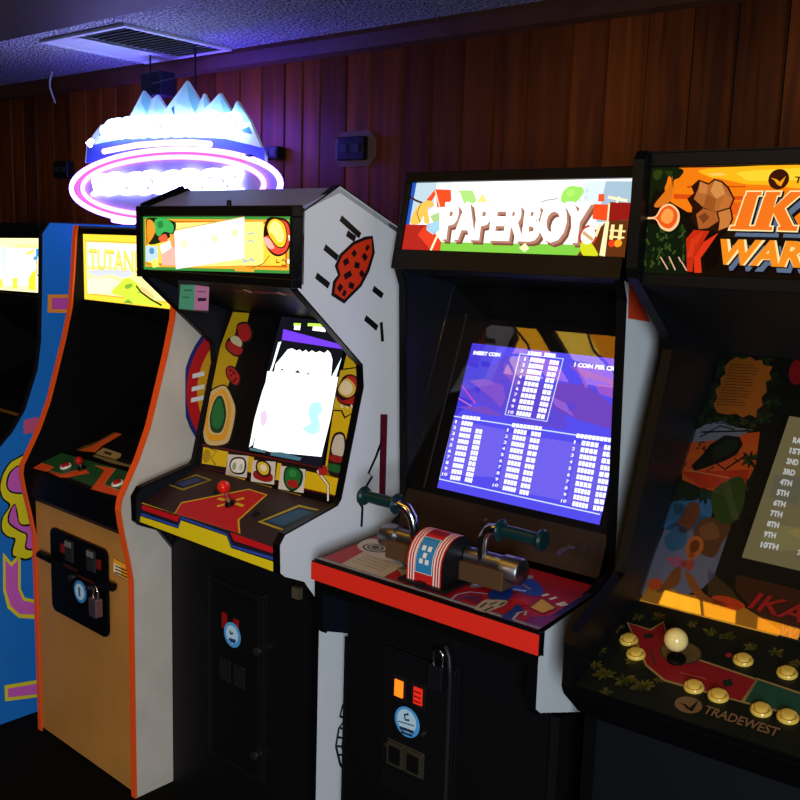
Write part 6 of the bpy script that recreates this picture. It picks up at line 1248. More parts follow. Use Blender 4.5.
  ('C',3,'26381a',[(0.0854,0.2687),(0.0945,0.26),(0.1058,0.2591),(0.0967,0.2677)]),
  ('C',3,'1c2c10',[(0.0854,0.2687),(0.0857,0.2557),(0.0935,0.2449),(0.0932,0.2578)]),
  ('C',3,'26381a',[(0.0854,0.2687),(0.0778,0.2598),(0.0778,0.247),(0.0853,0.2558)]),
  ('C',3,'3a4a1c',[(0.0854,0.2687),(0.0722,0.2685),(0.0632,0.2592),(0.0764,0.2593)]),
  ('C',3,'1c2c10',[(0.0854,0.2687),(0.0728,0.2738),(0.0611,0.2694),(0.0737,0.2642)]),
  ('C',3,'2e4418',[(0.0854,0.2687),(0.08,0.278),(0.0708,0.2822),(0.0762,0.2729)]),
  ('C',3,'1c2c10',[(0.0854,0.2687),(0.085,0.2797),(0.0782,0.289),(0.0786,0.2778)]),
  ('C',3,'26381a',[(0.0854,0.2687),(0.0953,0.2725),(0.0999,0.2827),(0.09,0.2789)]),
  ('C',3,'1c2c10',[(0.125,0.2829),(0.1357,0.2781),(0.1458,0.2817),(0.1352,0.2865)]),
  ('C',3,'1a2410',[(0.125,0.2829),(0.1322,0.2738),(0.1424,0.2713),(0.1352,0.2804)]),
  ('C',3,'26381a',[(0.125,0.2829),(0.127,0.2718),(0.1348,0.2638),(0.1328,0.2749)]),
  ('C',3,'2e4418',[(0.125,0.2829),(0.1164,0.2738),(0.1157,0.26),(0.1243,0.2691)]),
  ('C',3,'3a4a1c',[(0.125,0.2829),(0.1134,0.2802),(0.107,0.2696),(0.1186,0.2724)]),
  ('C',3,'1c2c10',[(0.125,0.2829),(0.116,0.2888),(0.1063,0.2873),(0.1154,0.2815)]),
  ('C',3,'26381a',[(0.125,0.2829),(0.121,0.2926),(0.1126,0.2981),(0.1166,0.2883)]),
  ('C',3,'3a4a1c',[(0.125,0.2829),(0.1258,0.2961),(0.1188,0.308),(0.1179,0.2948)]),
  ('C',3,'26381a',[(0.125,0.2829),(0.134,0.2919),(0.1351,0.306),(0.1261,0.297)]),
  ('C',3,'1c2c10',[(0.1493,0.3125),(0.1642,0.312),(0.1747,0.3223),(0.1599,0.3229)]),
  ('C',3,'3a4a1c',[(0.1493,0.3125),(0.1585,0.3005),(0.1715,0.2971),(0.1624,0.309)]),
  ('C',3,'2e4418',[(0.1493,0.3125),(0.1512,0.2959),(0.1619,0.2833),(0.16,0.2998)]),
  ('C',3,'26381a',[(0.1493,0.3125),(0.1429,0.3044),(0.1431,0.2929),(0.1495,0.301)]),
  ('C',3,'1c2c10',[(0.1493,0.3125),(0.1353,0.3104),(0.1269,0.2986),(0.1409,0.3007)]),
  ('C',3,'3a4a1c',[(0.1493,0.3125),(0.1373,0.3213),(0.124,0.3201),(0.1361,0.3113)]),
  ('C',3,'1c2c10',[(0.1493,0.3125),(0.1433,0.326),(0.1313,0.3333),(0.1374,0.3197)]),
  ('C',3,'3a4a1c',[(0.1493,0.3125),(0.1509,0.3267),(0.1439,0.3401),(0.1423,0.3258)]),
  ('C',3,'1a2410',[(0.1493,0.3125),(0.159,0.3228),(0.1599,0.3386),(0.1501,0.3283)]),
  ('C',3,'3a4a1c',[(0.1499,0.2696),(0.1622,0.2689),(0.1712,0.277),(0.1589,0.2778)]),
  ('C',3,'26381a',[(0.1499,0.2696),(0.1579,0.2593),(0.1694,0.2565),(0.1614,0.2667)]),
  ('C',3,'26381a',[(0.1499,0.2696),(0.1518,0.2553),(0.1613,0.2447),(0.1594,0.2589)]),
  ('C',3,'1c2c10',[(0.1499,0.2696),(0.1414,0.2595),(0.1414,0.2449),(0.1498,0.2551)]),
  ('C',3,'3a4a1c',[(0.1499,0.2696),(0.1391,0.2699),(0.1314,0.2624),(0.1422,0.2622)]),
  ('C',3,'26381a',[(0.1499,0.2696),(0.1387,0.2731),(0.1289,0.2681),(0.1401,0.2646)]),
  ('C',3,'2e4418',[(0.1499,0.2696),(0.1419,0.284),(0.128,0.2906),(0.136,0.2761)]),
  ('C',3,'1c2c10',[(0.1499,0.2696),(0.15,0.2827),(0.1426,0.2939),(0.1425,0.2808)]),
  ('C',3,'26381a',[(0.1499,0.2696),(0.1581,0.2746),(0.161,0.2848),(0.1527,0.2798)]),
  ('C',3,'1a2410',[(0.1405,0.2253),(0.1525,0.2202),(0.1638,0.2245),(0.1519,0.2296)]),
  ('C',3,'1a2410',[(0.1405,0.2253),(0.1479,0.2174),(0.1576,0.2159),(0.1503,0.2239)]),
  ('C',3,'1a2410',[(0.1405,0.2253),(0.1428,0.2106),(0.153,0.2001),(0.1506,0.2147)]),
  ('C',3,'1a2410',[(0.1405,0.2253),(0.1331,0.2156),(0.1335,0.2024),(0.1409,0.212)]),
  ('C',3,'1a2410',[(0.1405,0.2253),(0.1316,0.2255),(0.1252,0.2195),(0.1341,0.2192)]),
  ('C',3,'3a4a1c',[(0.1405,0.2253),(0.1326,0.2305),(0.1239,0.2292),(0.1319,0.224)]),
  ('C',3,'3a4a1c',[(0.1405,0.2253),(0.1372,0.2359),(0.1287,0.2425),(0.132,0.2319)]),
  ('C',3,'3a4a1c',[(0.1405,0.2253),(0.1437,0.2358),(0.1399,0.2469),(0.1366,0.2364)]),
  ('C',3,'26381a',[(0.1405,0.2253),(0.1509,0.2303),(0.1553,0.2419),(0.1449,0.2369)]),
  ('C',3,'26381a',[(0.0202,0.2427),(0.0316,0.2382),(0.0421,0.2421),(0.0308,0.2467)]),
  ('C',3,'1c2c10',[(0.0202,0.2427),(0.029,0.2327),(0.041,0.2302),(0.0323,0.2402)]),
  ('C',3,'1a2410',[(0.0202,0.2427),(0.0235,0.2289),(0.0341,0.2195),(0.0308,0.2332)]),
  ('C',3,'26381a',[(0.0202,0.2427),(0.0145,0.2337),(0.0161,0.2221),(0.0218,0.2311)]),
  ('C',3,'1a2410',[(0.0202,0.2427),(0.0097,0.2421),(0.0029,0.2343),(0.0134,0.235)]),
  ('C',3,'26381a',[(0.0202,0.2427),(0.0097,0.2482),(-0.0008,0.2457),(0.0097,0.2402)]),
  ('C',3,'26381a',[(0.0202,0.2427),(0.0136,0.2541),(0.0022,0.2594),(0.0088,0.248)]),
  ('C',3,'1a2410',[(0.0202,0.2427),(0.0201,0.2556),(0.0122,0.2667),(0.0123,0.2537)]),
  ('C',3,'26381a',[(0.0202,0.2427),(0.0298,0.2492),(0.0326,0.2614),(0.0229,0.2549)]),
  ('C',3,'26381a',[(0.1558,0.3699),(0.1666,0.3706),(0.1737,0.3791),(0.1628,0.3785)]),
  ('C',3,'1c2c10',[(0.1558,0.3699),(0.1614,0.3576),(0.172,0.3512),(0.1665,0.3634)]),
  ('C',3,'26381a',[(0.1558,0.3699),(0.1536,0.3593),(0.1581,0.3487),(0.1603,0.3592)]),
  ('C',3,'2e4418',[(0.1558,0.3699),(0.1459,0.3652),(0.1418,0.3538),(0.1517,0.3586)]),
  ('C',3,'3a4a1c',[(0.1558,0.3699),(0.146,0.3737),(0.1373,0.3697),(0.1471,0.366)]),
  ('C',3,'26381a',[(0.1558,0.3699),(0.1484,0.3817),(0.1367,0.3865),(0.1442,0.3746)]),
  ('C',3,'1a2410',[(0.1558,0.3699),(0.1587,0.3805),(0.1546,0.3918),(0.1518,0.3812)]),
  ('C',3,'2e4418',[(0.1558,0.3699),(0.1659,0.3755),(0.1697,0.3878),(0.1595,0.3822)]),
  ('P',4,'c87420',[(0.0466,0.6178),(0.0596,0.63),(0.0737,0.6245),(0.0882,0.6347),(0.1049,0.6247),(0.1166,0.6295),(0.1241,0.6151),(0.145,0.6135),(0.1409,0.5944),(0.1505,0.582),(0.1402,0.5704),(0.1487,0.5445),(0.1403,0.5299),(0.1491,0.5079),(0.1389,0.4964),(0.1424,0.4758),(0.1263,0.4812),(0.1134,0.4713),(0.0974,0.4795),(0.0792,0.474),(0.0561,0.4758),(0.0421,0.4954),(0.045,0.5164),(0.0351,0.5357),(0.0446,0.5495),(0.038,0.5674),(0.0467,0.5825),(0.0399,0.5993)]),
  ('S',5,'5a2c0a',0.0018,[(0.0501,0.609),(0.1011,0.6109)]),
  ('S',5,'5a2c0a',0.0018,[(0.0498,0.6009),(0.116,0.6048)]),
  ('S',5,'5a2c0a',0.0018,[(0.0495,0.5927),(0.1156,0.5968)]),
  ('S',5,'5a2c0a',0.0018,[(0.0493,0.5846),(0.1153,0.5888)]),
  ('S',5,'5a2c0a',0.0018,[(0.049,0.5765),(0.0998,0.5789)]),
  ('S',5,'5a2c0a',0.0018,[(0.0488,0.5685),(0.1146,0.5729)]),
  ('S',5,'5a2c0a',0.0018,[(0.0485,0.5604),(0.1143,0.565)]),
  ('S',5,'5a2c0a',0.0018,[(0.0482,0.5524),(0.1139,0.5571)]),
  ('S',5,'5a2c0a',0.0018,[(0.048,0.5444),(0.0985,0.5471)]),
  ('S',5,'5a2c0a',0.0018,[(0.0477,0.5364),(0.1133,0.5413)]),
  ('S',5,'5a2c0a',0.0018,[(0.0475,0.5284),(0.1129,0.5335)]),
  ('S',5,'5a2c0a',0.0018,[(0.0472,0.5205),(0.1126,0.5257)]),
  ('S',5,'5a2c0a',0.0018,[(0.047,0.5126),(0.0972,0.5157)]),
  ('S',5,'5a2c0a',0.0018,[(0.0467,0.5047),(0.1119,0.5101)]),
  ('S',5,'5a2c0a',0.0018,[(0.0464,0.4968),(0.1116,0.5023)]),
  ('P',3,'8a92a4',[(0.0215,0.4247),(0.0372,0.4406),(0.0776,0.4591),(0.1038,0.4447),(0.1422,0.4444),(0.1201,0.4245),(0.0802,0.408),(0.0224,0.3915)]),
  ('S',4,'2a3040',0.004,[(0.0352,0.407),(0.0708,0.4427),(0.1054,0.4384)]),
  ('P',2,'e0601c',[(0.0171,0.3148),(0.0177,0.3578),(0.0196,0.3911),(0.0479,0.4025),(0.0981,0.4241),(0.159,0.442),(0.17,0.36),(0.1604,0.2901),(0.1336,0.2908),(0.1096,0.2798),(0.0699,0.2843),(0.0275,0.2949)]),
  ('P',4,'d87020',[(0.0177,0.3578),(0.1568,0.4082),(0.1599,0.396),(0.0186,0.3449)]),
  ('P',4,'c83c14',[(0.0222,0.3131),(0.1619,0.346),(0.1619,0.315),(0.1336,0.2908),(0.0699,0.2843)]),
  ('S',5,'e09050',0.003,[(0.0258,0.3203),(0.1264,0.318)]),
  ('P',5,'0c1408',[(0.0366,0.332),(0.053,0.3641),(0.0622,0.3918),(0.0878,0.421),(0.1209,0.4214),(0.132,0.4039),(0.1259,0.3772),(0.1049,0.3574),(0.0723,0.3354),(0.0484,0.3207)]),
  ('P',6,'1a2c14',[(0.071,0.3803),(0.0935,0.4102),(0.1173,0.4143),(0.1245,0.3994),(0.1113,0.3746),(0.0831,0.3566)]),
  ('S',6,'0c1008',0.004,[(0.0716,0.3578),(0.1106,0.3363),(0.1476,0.3811)]),
  ('S',5,'0c1008',0.004,[(0.0344,0.4201),(0.1378,0.4404)]),
  ('S',6,'0c1008',0.003,[(0.1241,0.3673),(0.1343,0.3597)]),
  ('C',4,'1c2a10',[(0.0149,0.2797),(0.0346,0.2899),(0.0733,0.2724),(0.0731,0.2537),(0.0148,0.2416)]),
  ('C',5,'3a5218',[(0.0993,0.2777),(0.136,0.3223),(0.1594,0.3145),(0.1708,0.2499),(0.155,0.2106),(0.1203,0.2209)]),
  ('C',3,'3c78a8',[(0.0095,0.2405),(0.0733,0.2724),(0.1057,0.2543),(0.1118,0.213),(0.0978,0.1858),(0.013,0.1728)]),
  ('C',4,'4a88a8',[(0.0282,0.235),(0.0459,0.2512),(0.0501,0.2179),(0.036,0.2087)]),
  ('C',4,'7a4420',[(0.0489,0.1992),(0.0555,0.2376),(0.0721,0.2473),(0.0865,0.2257),(0.0774,0.1812),(0.0584,0.1709)]),
  ('P',3,'767a90',[(0.0139,0.1213),(0.0241,0.1726),(0.0666,0.2242),(0.131,0.2172),(0.1574,0.2093),(0.1542,0.0883),(0.1386,0.0582),(0.0988,0.0283),(0.0157,0.013),(0.0118,0.0658)]),
  ('C',4,'6a4424',[(0.0858,0.1795),(0.101,0.2141),(0.1425,0.2197),(0.1591,0.2029),(0.1507,0.1671),(0.1423,0.1315),(0.1102,0.1373)]),
  ('C',5,'8a5c34',[(0.0957,0.1886),(0.1212,0.2081),(0.1415,0.1785),(0.1146,0.1655)]),
  ('C',4,'3a6a90',[(0.0301,0.1529),(0.0642,0.1885),(0.0775,0.1432),(0.0518,0.1234)]),
  ('C',4,'3a6a90',[(0.0119,0.1911),(0.0181,0.2354),(0.0507,0.2351),(0.0484,0.1991)]),
  ('E',5,'c87030',0.018,0.026,(0.0983,0.1446)),
  ('E',6,'7a3a14',0.01,0.015,(0.0979,0.1459)),
  ('P',5,'c87030',[(0.0917,0.1329),(0.104,0.129),(0.0959,0.0968),(0.0904,0.0988)]),
  ('C',5,'a85c78',[(0.0477,0.1053),(0.0762,0.1156),(0.0913,0.0957),(0.0672,0.0931)]),
  ('C',5,'b84a40',[(0.0799,0.103),(0.1041,0.1156),(0.1055,0.0892)]),
  ('C',5,'8a5028',[(0.07,0.0837),(0.0826,0.0936),(0.0898,0.0587),(0.0665,0.0329),(0.0491,0.0284),(0.06,0.0544)]),
  ('C',5,'a05a24',[(0.0941,0.0864),(0.1148,0.0783),(0.1476,0.0476),(0.1909,0.0399),(0.1886,0.0267),(0.1463,0.0312),(0.1162,0.0524)]),
  ('P',4,'c88a28',[(0.0137,-0.0008),(0.0336,0.0578),(0.0961,0.0374),(0.1548,0.0431),(0.2246,0.0427),(0.3066,0.0131),(0.3038,-0.0086),(0.214,-0.0038),(0.1206,-0.0045),(0.0173,-0.0078)]),
  ('C',5,'d85020',[(0.0247,0.0454),(0.0464,0.0577),(0.0579,0.0406),(0.0394,0.0291)]),
  ('C',5,'d84818',[(0.165,0.049),(0.1985,0.0546),(0.2299,0.0441),(0.206,0.0264),(0.1691,0.0341)]),
  ('C',5,'b87020',[(0.0874,0.0253),(0.0999,0.0351),(0.1094,-0.0076),(0.0981,-0.0107)]),
  ('C',5,'b87020',[(0.1249,0.0223),(0.1407,0.0297),(0.1554,-0.0013),(0.1389,-0.0059)]),
  ('P',3,'4a3818',[(0.1379,0.1039),(0.1938,0.0725),(0.2397,0.0281),(0.2032,0.0369),(0.1531,0.0491)]),
  ('P',4,'4a2410',[(0.1967,0.1055),(0.3741,0.101),(0.3945,0.0059),(0.3073,0.0103),(0.2487,0.0367),(0.2019,0.0746)]),
  ('T', 6, '101010', 'IKARI', [(0.2329, 0.0412), (0.3894, 0.0324), (0.2475, 0.077)], 0.05),
  ('T', 7, 'b82420', 'IKARI', [(0.235, 0.0417), (0.3913, 0.0329), (0.2496, 0.0776)], 0.02),
  ('T', 6, '6a6a6a', 'WARRIORS', [(0.3021, 0.0028), (0.4507, -0.0005), (0.305, 0.0265)], 0.02),
  ('E',5,'a81420',0.022,0.04,(0.2039,0.6125)),
  ('P',4,'0c0a08',[(0.1849,0.1204),(0.1939,0.4949),(0.4383,0.4832),(0.4646,0.0822)]),
  ('P',5,'G8c8058',[(0.1971,0.1439),(0.2101,0.4904),(0.4392,0.4779),(0.4536,0.1394)]),
  ('P',6,'G98905c',[(0.2224,0.1964),(0.2408,0.2319),(0.2853,0.2315),(0.3216,0.2243),(0.3129,0.1869),(0.255,0.1731)]),
  ('P',6,'G7c7860',[(0.2135,0.3446),(0.2769,0.346),(0.2739,0.2812),(0.2174,0.2908)]),
  ('P',7,'Ga89a5c',[(0.2667,0.2169),(0.2853,0.2315),(0.3216,0.2243),(0.3085,0.2061)]),
  ('T', 8, 'Gffffff', 'RANK', [(0.2315, 0.425), (0.2684, 0.4237), (0.2309, 0.4396)], 0.05),
  ('T', 8, 'Gffffff', '1ST', [(0.231, 0.3988), (0.2554, 0.3982), (0.2304, 0.4133)], 0.05),
  ('T', 8, 'Gffffff', '2ND', [(0.2305, 0.3729), (0.2548, 0.3724), (0.2299, 0.3872)], 0.05),
  ('T', 8, 'Gffffff', '3RD', [(0.23, 0.3471), (0.2542, 0.3469), (0.2294, 0.3614)], 0.05),
  ('T', 8, 'Gffffff', '4TH', [(0.2295, 0.3217), (0.2536, 0.3216), (0.2289, 0.3357)], 0.05),
  ('T', 8, 'Gffffff', '5TH', [(0.2291, 0.2964), (0.2531, 0.2965), (0.2284, 0.3104)], 0.05),
  ('T', 8, 'Gffffff', '6TH', [(0.2286, 0.2714), (0.2525, 0.2717), (0.228, 0.2852)], 0.05),
  ('T', 8, 'Gffffff', '7TH', [(0.2281, 0.2466), (0.2519, 0.2471), (0.2275, 0.2603)], 0.05),
  ('T', 8, 'Gffffff', '8TH', [(0.2277, 0.2221), (0.2513, 0.2227), (0.2271, 0.2356)], 0.05),
  ('T', 8, 'Gffffff', '9TH', [(0.2272, 0.1977), (0.2508, 0.1985), (0.2266, 0.2112)], 0.05),
  ('T', 8, 'Gffffff', '10TH', [(0.2267, 0.1736), (0.2614, 0.175), (0.2261, 0.1869)], 0.05),
  ('T', 8, 'Gffffff', '2', [(0.2985, 0.1744), (0.3046, 0.1744), (0.2981, 0.1854)], 0.02)],
 'w_sign': [
  ('P',0,'MOUNT',[(-3.5755,1.9949),(-3.5594,2.0728),(-3.4566,2.1416),(-3.4261,2.1178),(-3.3801,2.1387),(-3.3598,2.133),(-3.3269,2.1566),(-3.2875,2.1338),(-3.1722,2.2526),(-3.1239,2.216),(-3.0864,2.231),(-3.0323,2.1772),(-2.909,2.2681),(-2.8341,2.19),(-2.8121,2.2157),(-2.7822,2.1761),(-2.7247,2.2114),(-2.6618,2.1418),(-2.6335,2.1786),(-2.5645,2.1058),(-2.4872,1.9839),(-2.4868,1.9537)]),
  ('P',2,'b8e4e8',[(-3.1723,2.2504),(-3.2196,2.1889),(-3.1474,2.1621),(-3.1129,2.2043)]),
  ('P',2,'b8e4e8',[(-3.0865,2.2288),(-3.1097,2.171),(-3.0453,2.1561),(-3.0396,2.1754)]),
  ('P',2,'b8e4e8',[(-2.909,2.265),(-2.9728,2.195),(-2.8941,2.1685),(-2.8426,2.1885)]),
  ('P',2,'b8e4e8',[(-2.7247,2.2094),(-2.7722,2.1609),(-2.6938,2.1355),(-2.6745,2.1446)]),
  ('P',2,'b8e4e8',[(-2.6335,2.1755),(-2.6522,2.133),(-2.583,2.0987),(-2.5676,2.1019)]),
  ('P',3,'88c4d4',[(-3.1723,2.2504),(-3.1239,2.216),(-3.1474,2.1621),(-3.1845,2.209)]),
  ('P',3,'88c4d4',[(-2.909,2.265),(-2.8341,2.1879),(-2.8598,2.1452),(-2.8939,2.2004)]),
  ('P',3,'88c4d4',[(-2.7247,2.2094),(-2.6618,2.1418),(-2.6938,2.1252),(-2.7133,2.1675)]),
  ('P',3,'88c4d4',[(-2.6335,2.1755),(-2.5676,2.1059),(-2.5985,2.0995),(-2.6207,2.1413)]),
  ('P',3,'88c4d4',[(-2.8121,2.2115),(-2.7838,2.1762),(-2.8089,2.1632)]),
  ('P',3,'3a6a88',[(-2.9998,2.1751),(-2.9818,2.1848),(-2.9787,2.1414)]),
  ('P',3,'3a6a88',[(-3.0826,2.1252),(-3.0638,2.1462),(-3.0552,2.1018)]),
  ('P',3,'3a6a88',[(-2.614,2.08),(-2.5674,2.0878),(-2.5518,2.0618),(-2.5983,2.0691)]),
  ('P',3,'3a6a88',[(-2.6776,2.114),(-2.6458,2.1173),(-2.6298,2.091)]),
  ('P',3,'3a6a88',[(-3.4686,2.0986),(-3.4468,2.1211),(-3.4377,2.0796)]),
  ('P',2,'4858b8',[(-3.5555,2.0606),(-3.265,2.0836),(-2.9651,2.0735),(-2.6936,2.0529),(-2.4906,2.012),(-2.487,1.9638),(-3.5667,1.9947)])],
 'w_tube': [
  ('S',0,'TUBEc',0,[(-3.6277,1.8978),(-2.3745,1.8806),(-2.9322,2.0223)]),
  ('S',0,'TUBEa',0.011,[(-3.4751,2.059),(-3.4898,2.0643),(-3.464,2.075)]),
  ('S',0,'TUBEb',0.011,[(-3.3821,2.0298),(-3.2806,2.0376),(-3.1634,2.0454),(-2.9961,2.0464),(-2.8383,2.042),(-2.7296,2.0313)]),
  ('S',0,'TUBEb',0.01,[(-3.3289,1.7626),(-3.2584,1.7562),(-3.1893,1.7557)]),
  ('S',1,'TUBEw7',0.008,[(-3.3802,2.0876),(-2.5845,2.0656),(-3.3781,2.1519)]),
  ('S',1,'TUBEw12',0.008,[(-3.4113,2.0843),(-2.5783,2.0633),(-3.4096,2.1329)]),
  ('S',2,'TUBEw8',0.008,[(-3.4824,1.8647),(-2.5678,1.869),(-3.4795,1.941)]),
  ('S',2,'TUBEw13',0.008,[(-3.4715,1.8694),(-2.5771,1.8711),(-3.4693,1.9289)])]}

# ------------------------------------------------------------------ materials
def lin(h):
    v = [int(h[i:i+2], 16)/255 for i in (0, 2, 4)]
    return tuple(((c+.055)/1.055)**2.4 if c > .04045 else c/12.92 for c in v)+(1.0,)
MC = {}
def mat(h, rough=.5, metal=0.0, spec=.2, emit=None, noise=0.0, nscale=30.0, bump=0.0, coat=0.0):
    key = (h, rough, metal, spec, emit, noise, nscale, bump, coat)
    if key in MC: return MC[key]
    m = bpy.data.materials.new('m_%s' % h); m.use_nodes = True
    nt = m.node_tree; b = nt.nodes['Principled BSDF']; col = lin(h)
    b.inputs['Base Color'].default_value = col
    b.inputs['Roughness'].default_value = rough; b.inputs['Metallic'].default_value = metal
    b.inputs['Specular IOR Level'].default_value = spec
    b.inputs['Coat Weight'].default_value = coat
    if emit:
        b.inputs['Emission Color'].default_value = col; b.inputs['Emission Strength'].default_value = emit
    if noise or bump:
        tc = nt.nodes.new('ShaderNodeTexCoord'); n = nt.nodes.new('ShaderNodeTexNoise')
        n.inputs['Scale'].default_value = nscale; n.inputs['Detail'].default_value = 6
        nt.links.new(tc.outputs['Object'], n.inputs['Vector'])
        if noise:
            r = nt.nodes.new('ShaderNodeMapRange')
            r.inputs['From Min'].default_value = .3; r.inputs['From Max'].default_value = .7
            r.inputs['To Min'].default_value = 1-noise; r.inputs['To Max'].default_value = 1.0+noise*.2
            nt.links.new(n.outputs['Fac'], r.inputs['Value'])
            mx = nt.nodes.new('ShaderNodeMix'); mx.data_type = 'RGBA'; mx.blend_type = 'MULTIPLY'
            mx.inputs['Factor'].default_value = 1.0; mx.inputs['A'].default_value = col
            nt.links.new(r.outputs['Result'], mx.inputs['B']); nt.links.new(mx.outputs['Result'], b.inputs['Base Color'])
        if bump:
            bp = nt.nodes.new('ShaderNodeBump'); bp.inputs['Strength'].default_value = bump; bp.inputs['Distance'].default_value = .004
            nt.links.new(n.outputs['Fac'], bp.inputs['Height']); nt.links.new(bp.outputs['Normal'], b.inputs['Normal'])
    MC[key] = m; return m
def glow(h, s):
    key = ('glow', h, s)
    if key in MC: return MC[key]
    m = bpy.data.materials.new('lit_%s' % h); m.use_nodes = True; nt = m.node_tree
    nt.nodes.remove(nt.nodes['Principled BSDF']); e = nt.nodes.new('ShaderNodeEmission')
    e.inputs['Color'].default_value = lin(h); e.inputs['Strength'].default_value = s
    nt.links.new(e.outputs[0], nt.nodes['Material Output'].inputs['Surface'])
    MC[key] = m; return m
def glass(refl=.06, edge=.35):
    key = ('glass', refl, edge)
    if key in MC: return MC[key]
    m = bpy.data.materials.new('clear_glass'); m.use_nodes = True; nt = m.node_tree
    nt.nodes.remove(nt.nodes['Principled BSDF'])
    t = nt.nodes.new('ShaderNodeBsdfTransparent'); g = nt.nodes.new('ShaderNodeBsdfGlossy'); g.inputs['Roughness'].default_value = .02
    f = nt.nodes.new('ShaderNodeFresnel'); f.inputs['IOR'].default_value = 1.5
    a = nt.nodes.new('ShaderNodeMath'); a.operation = 'MULTIPLY_ADD'; a.inputs[1].default_value = edge; a.inputs[2].default_value = refl
    mx = nt.nodes.new('ShaderNodeMixShader')
    nt.links.new(f.outputs[0], a.inputs[0]); nt.links.new(a.outputs[0], mx.inputs[0])
    nt.links.new(t.outputs[0], mx.inputs[1]); nt.links.new(g.outputs[0], mx.inputs[2])
    nt.links.new(mx.outputs[0], nt.nodes['Material Output'].inputs['Surface'])
    MC[key] = m; return m
BLACK = mat('060607', .42, spec=.12); SATIN = mat('060607', .4, spec=.2); INNER = mat('040405', .6, spec=.12)
CHROME = mat('c8c8d0', .16, 1.0); STEEL = mat('8a8a90', .35, 1.0); GUN = mat('2a2a2e', .4, .8)
# ------------------------------------------------------------------ mesh builder
class MB:
    def __init__(s): s.v = []; s.f = []; s.fm = []; s.m = []; s.sm = []
    def mi(s, m):
        if m not in s.m: s.m.append(m)
        return s.m.index(m)
    def add(s, vs, fs, m, smooth=False):
        o = len(s.v); s.v += [tuple(p) for p in vs]; k = s.mi(m)
        for f in fs: s.f.append([i+o for i in f]); s.fm.append(k); s.sm.append(smooth)
        return s
    def box(s, x0, x1, y0, y1, z0, z1, m):
        vs = [(x, y, z) for x in (x0, x1) for y in (y0, y1) for z in (z0, z1)]
        return s.add(vs, [(0,1,3,2),(4,6,7,5),(0,4,5,1),(2,3,7,6),(0,2,6,4),(1,5,7,3)], m)
    def prism(s, prof, x0, x1, m, mr=None):            # (y, z) outline pushed along x
        n = len(prof); vs = [(x0, y, z) for y, z in prof]+[(x1, y, z) for y, z in prof]
        s.add(vs, [[i, (i+1) % n, (i+1) % n+n, i+n] for i in range(n)]+[list(range(n))[::-1]], m)
        return s.add([(x1, y, z) for y, z in prof], [list(range(n))], mr or m)
    def ribbon(s, path, x0, x1, t, m):                 # thin strip laid on the front of a (y, z) path
        n = len(path); out = []
        for i in range(n):
            a = path[max(0, i-1)]; b = path[min(n-1, i+1)]
            d = (b[0]-a[0], b[1]-a[1]); l = math.hypot(*d) or 1
            out.append((path[i][0]-d[1]/l*t, path[i][1]+d[0]/l*t))
        vs = []
        for (y, z), (y2, z2) in zip(path, out): vs += [(x0, y, z), (x1, y, z), (x1, y2, z2), (x0, y2, z2)]
        fs = []
        for i in range(n-1):
            a, b = 4*i, 4*i+4
            for j in range(4): fs.append((a+j, a+(j+1) % 4, b+(j+1) % 4, b+j))
        fs += [(0, 1, 2, 3), (4*n-4, 4*n-1, 4*n-2, 4*n-3)]
        return s.add(vs, fs, m)
    def tube(s, pts, r, m, n=10, closed=False):
        P = [Vector(p) for p in pts]; N = len(P); rings = []; ref = None
        for i in range(N):
            if closed: d = P[(i+1) % N]-P[i-1]
            else: d = P[min(N-1, i+1)]-P[max(0, i-1)]
            d.normalize()
            if ref is None:
                ref = d.cross(Vector((0, 0, 1)))
                if ref.length < .1: ref = d.cross(Vector((1, 0, 0)))
            ref = (ref-d*ref.dot(d)).normalized(); b = d.cross(ref)
            rr = r[i] if isinstance(r, (list, tuple)) else r
            rings.append([P[i]+ref*rr*math.cos(6.28318*k/n)+b*rr*math.sin(6.28318*k/n) for k in range(n)])
        vs = [p for q in rings for p in q]; fs = []
        for i in range(N if closed else N-1):
            a, b2 = i*n, ((i+1) % N)*n
            for k in range(n): fs.append((a+k, a+(k+1) % n, b2+(k+1) % n, b2+k))
        s.add(vs, fs, m, True)
        if not closed:
            s.add(rings[0], [list(range(n))[::-1]], m); s.add(rings[-1], [list(range(n))], m)
        return s
    def lathe(s, prof, o, ax, m, n=24):                # (radius, height) profile about an axis
        ax = Vector(ax).normalized(); o = Vector(o)
        a = ax.cross(Vector((0, 1, 0)))
        if a.length < .1: a = ax.cross(Vector((1, 0, 0)))
        a.normalize(); b = ax.cross(a); vs = []
        for r, h in prof:
            for k in range(n): vs.append(o+ax*h+(a*math.cos(6.28318*k/n)+b*math.sin(6.28318*k/n))*max(r, 1e-5))
        fs = []
        for i in range(len(prof)-1):
            for k in range(n): fs.append((i*n+k, i*n+(k+1) % n, (i+1)*n+(k+1) % n, (i+1)*n+k))
        return s.add(vs, fs, m, True)
    def ball(s, o, r, m, n=20):
        return s.lathe([(r*math.sin(math.pi*i/12), -r*math.cos(math.pi*i/12)) for i in range(13)], o, (0, 0, 1), m, n)
    def build(s, name, parent=None, bevel=0.0, **props):
        me = bpy.data.meshes.new(name); me.from_pydata(s.v, [], s.f)
        for m in s.m: me.materials.append(m)
        for p, k, q in zip(me.polygons, s.fm, s.sm): p.material_index = k; p.use_smooth = q
        me.update()
        if any(s.sm): me.set_sharp_from_angle(angle=math.radians(50))
        o = bpy.data.objects.new(name, me); C.objects.link(o); o.parent = parent
        for k, v in props.items(): o[k] = v
        if bevel:
            bv = o.modifiers.new('bevel', 'BEVEL'); bv.width = bevel; bv.segments = 2; bv.limit_method = 'ANGLE'
        return o
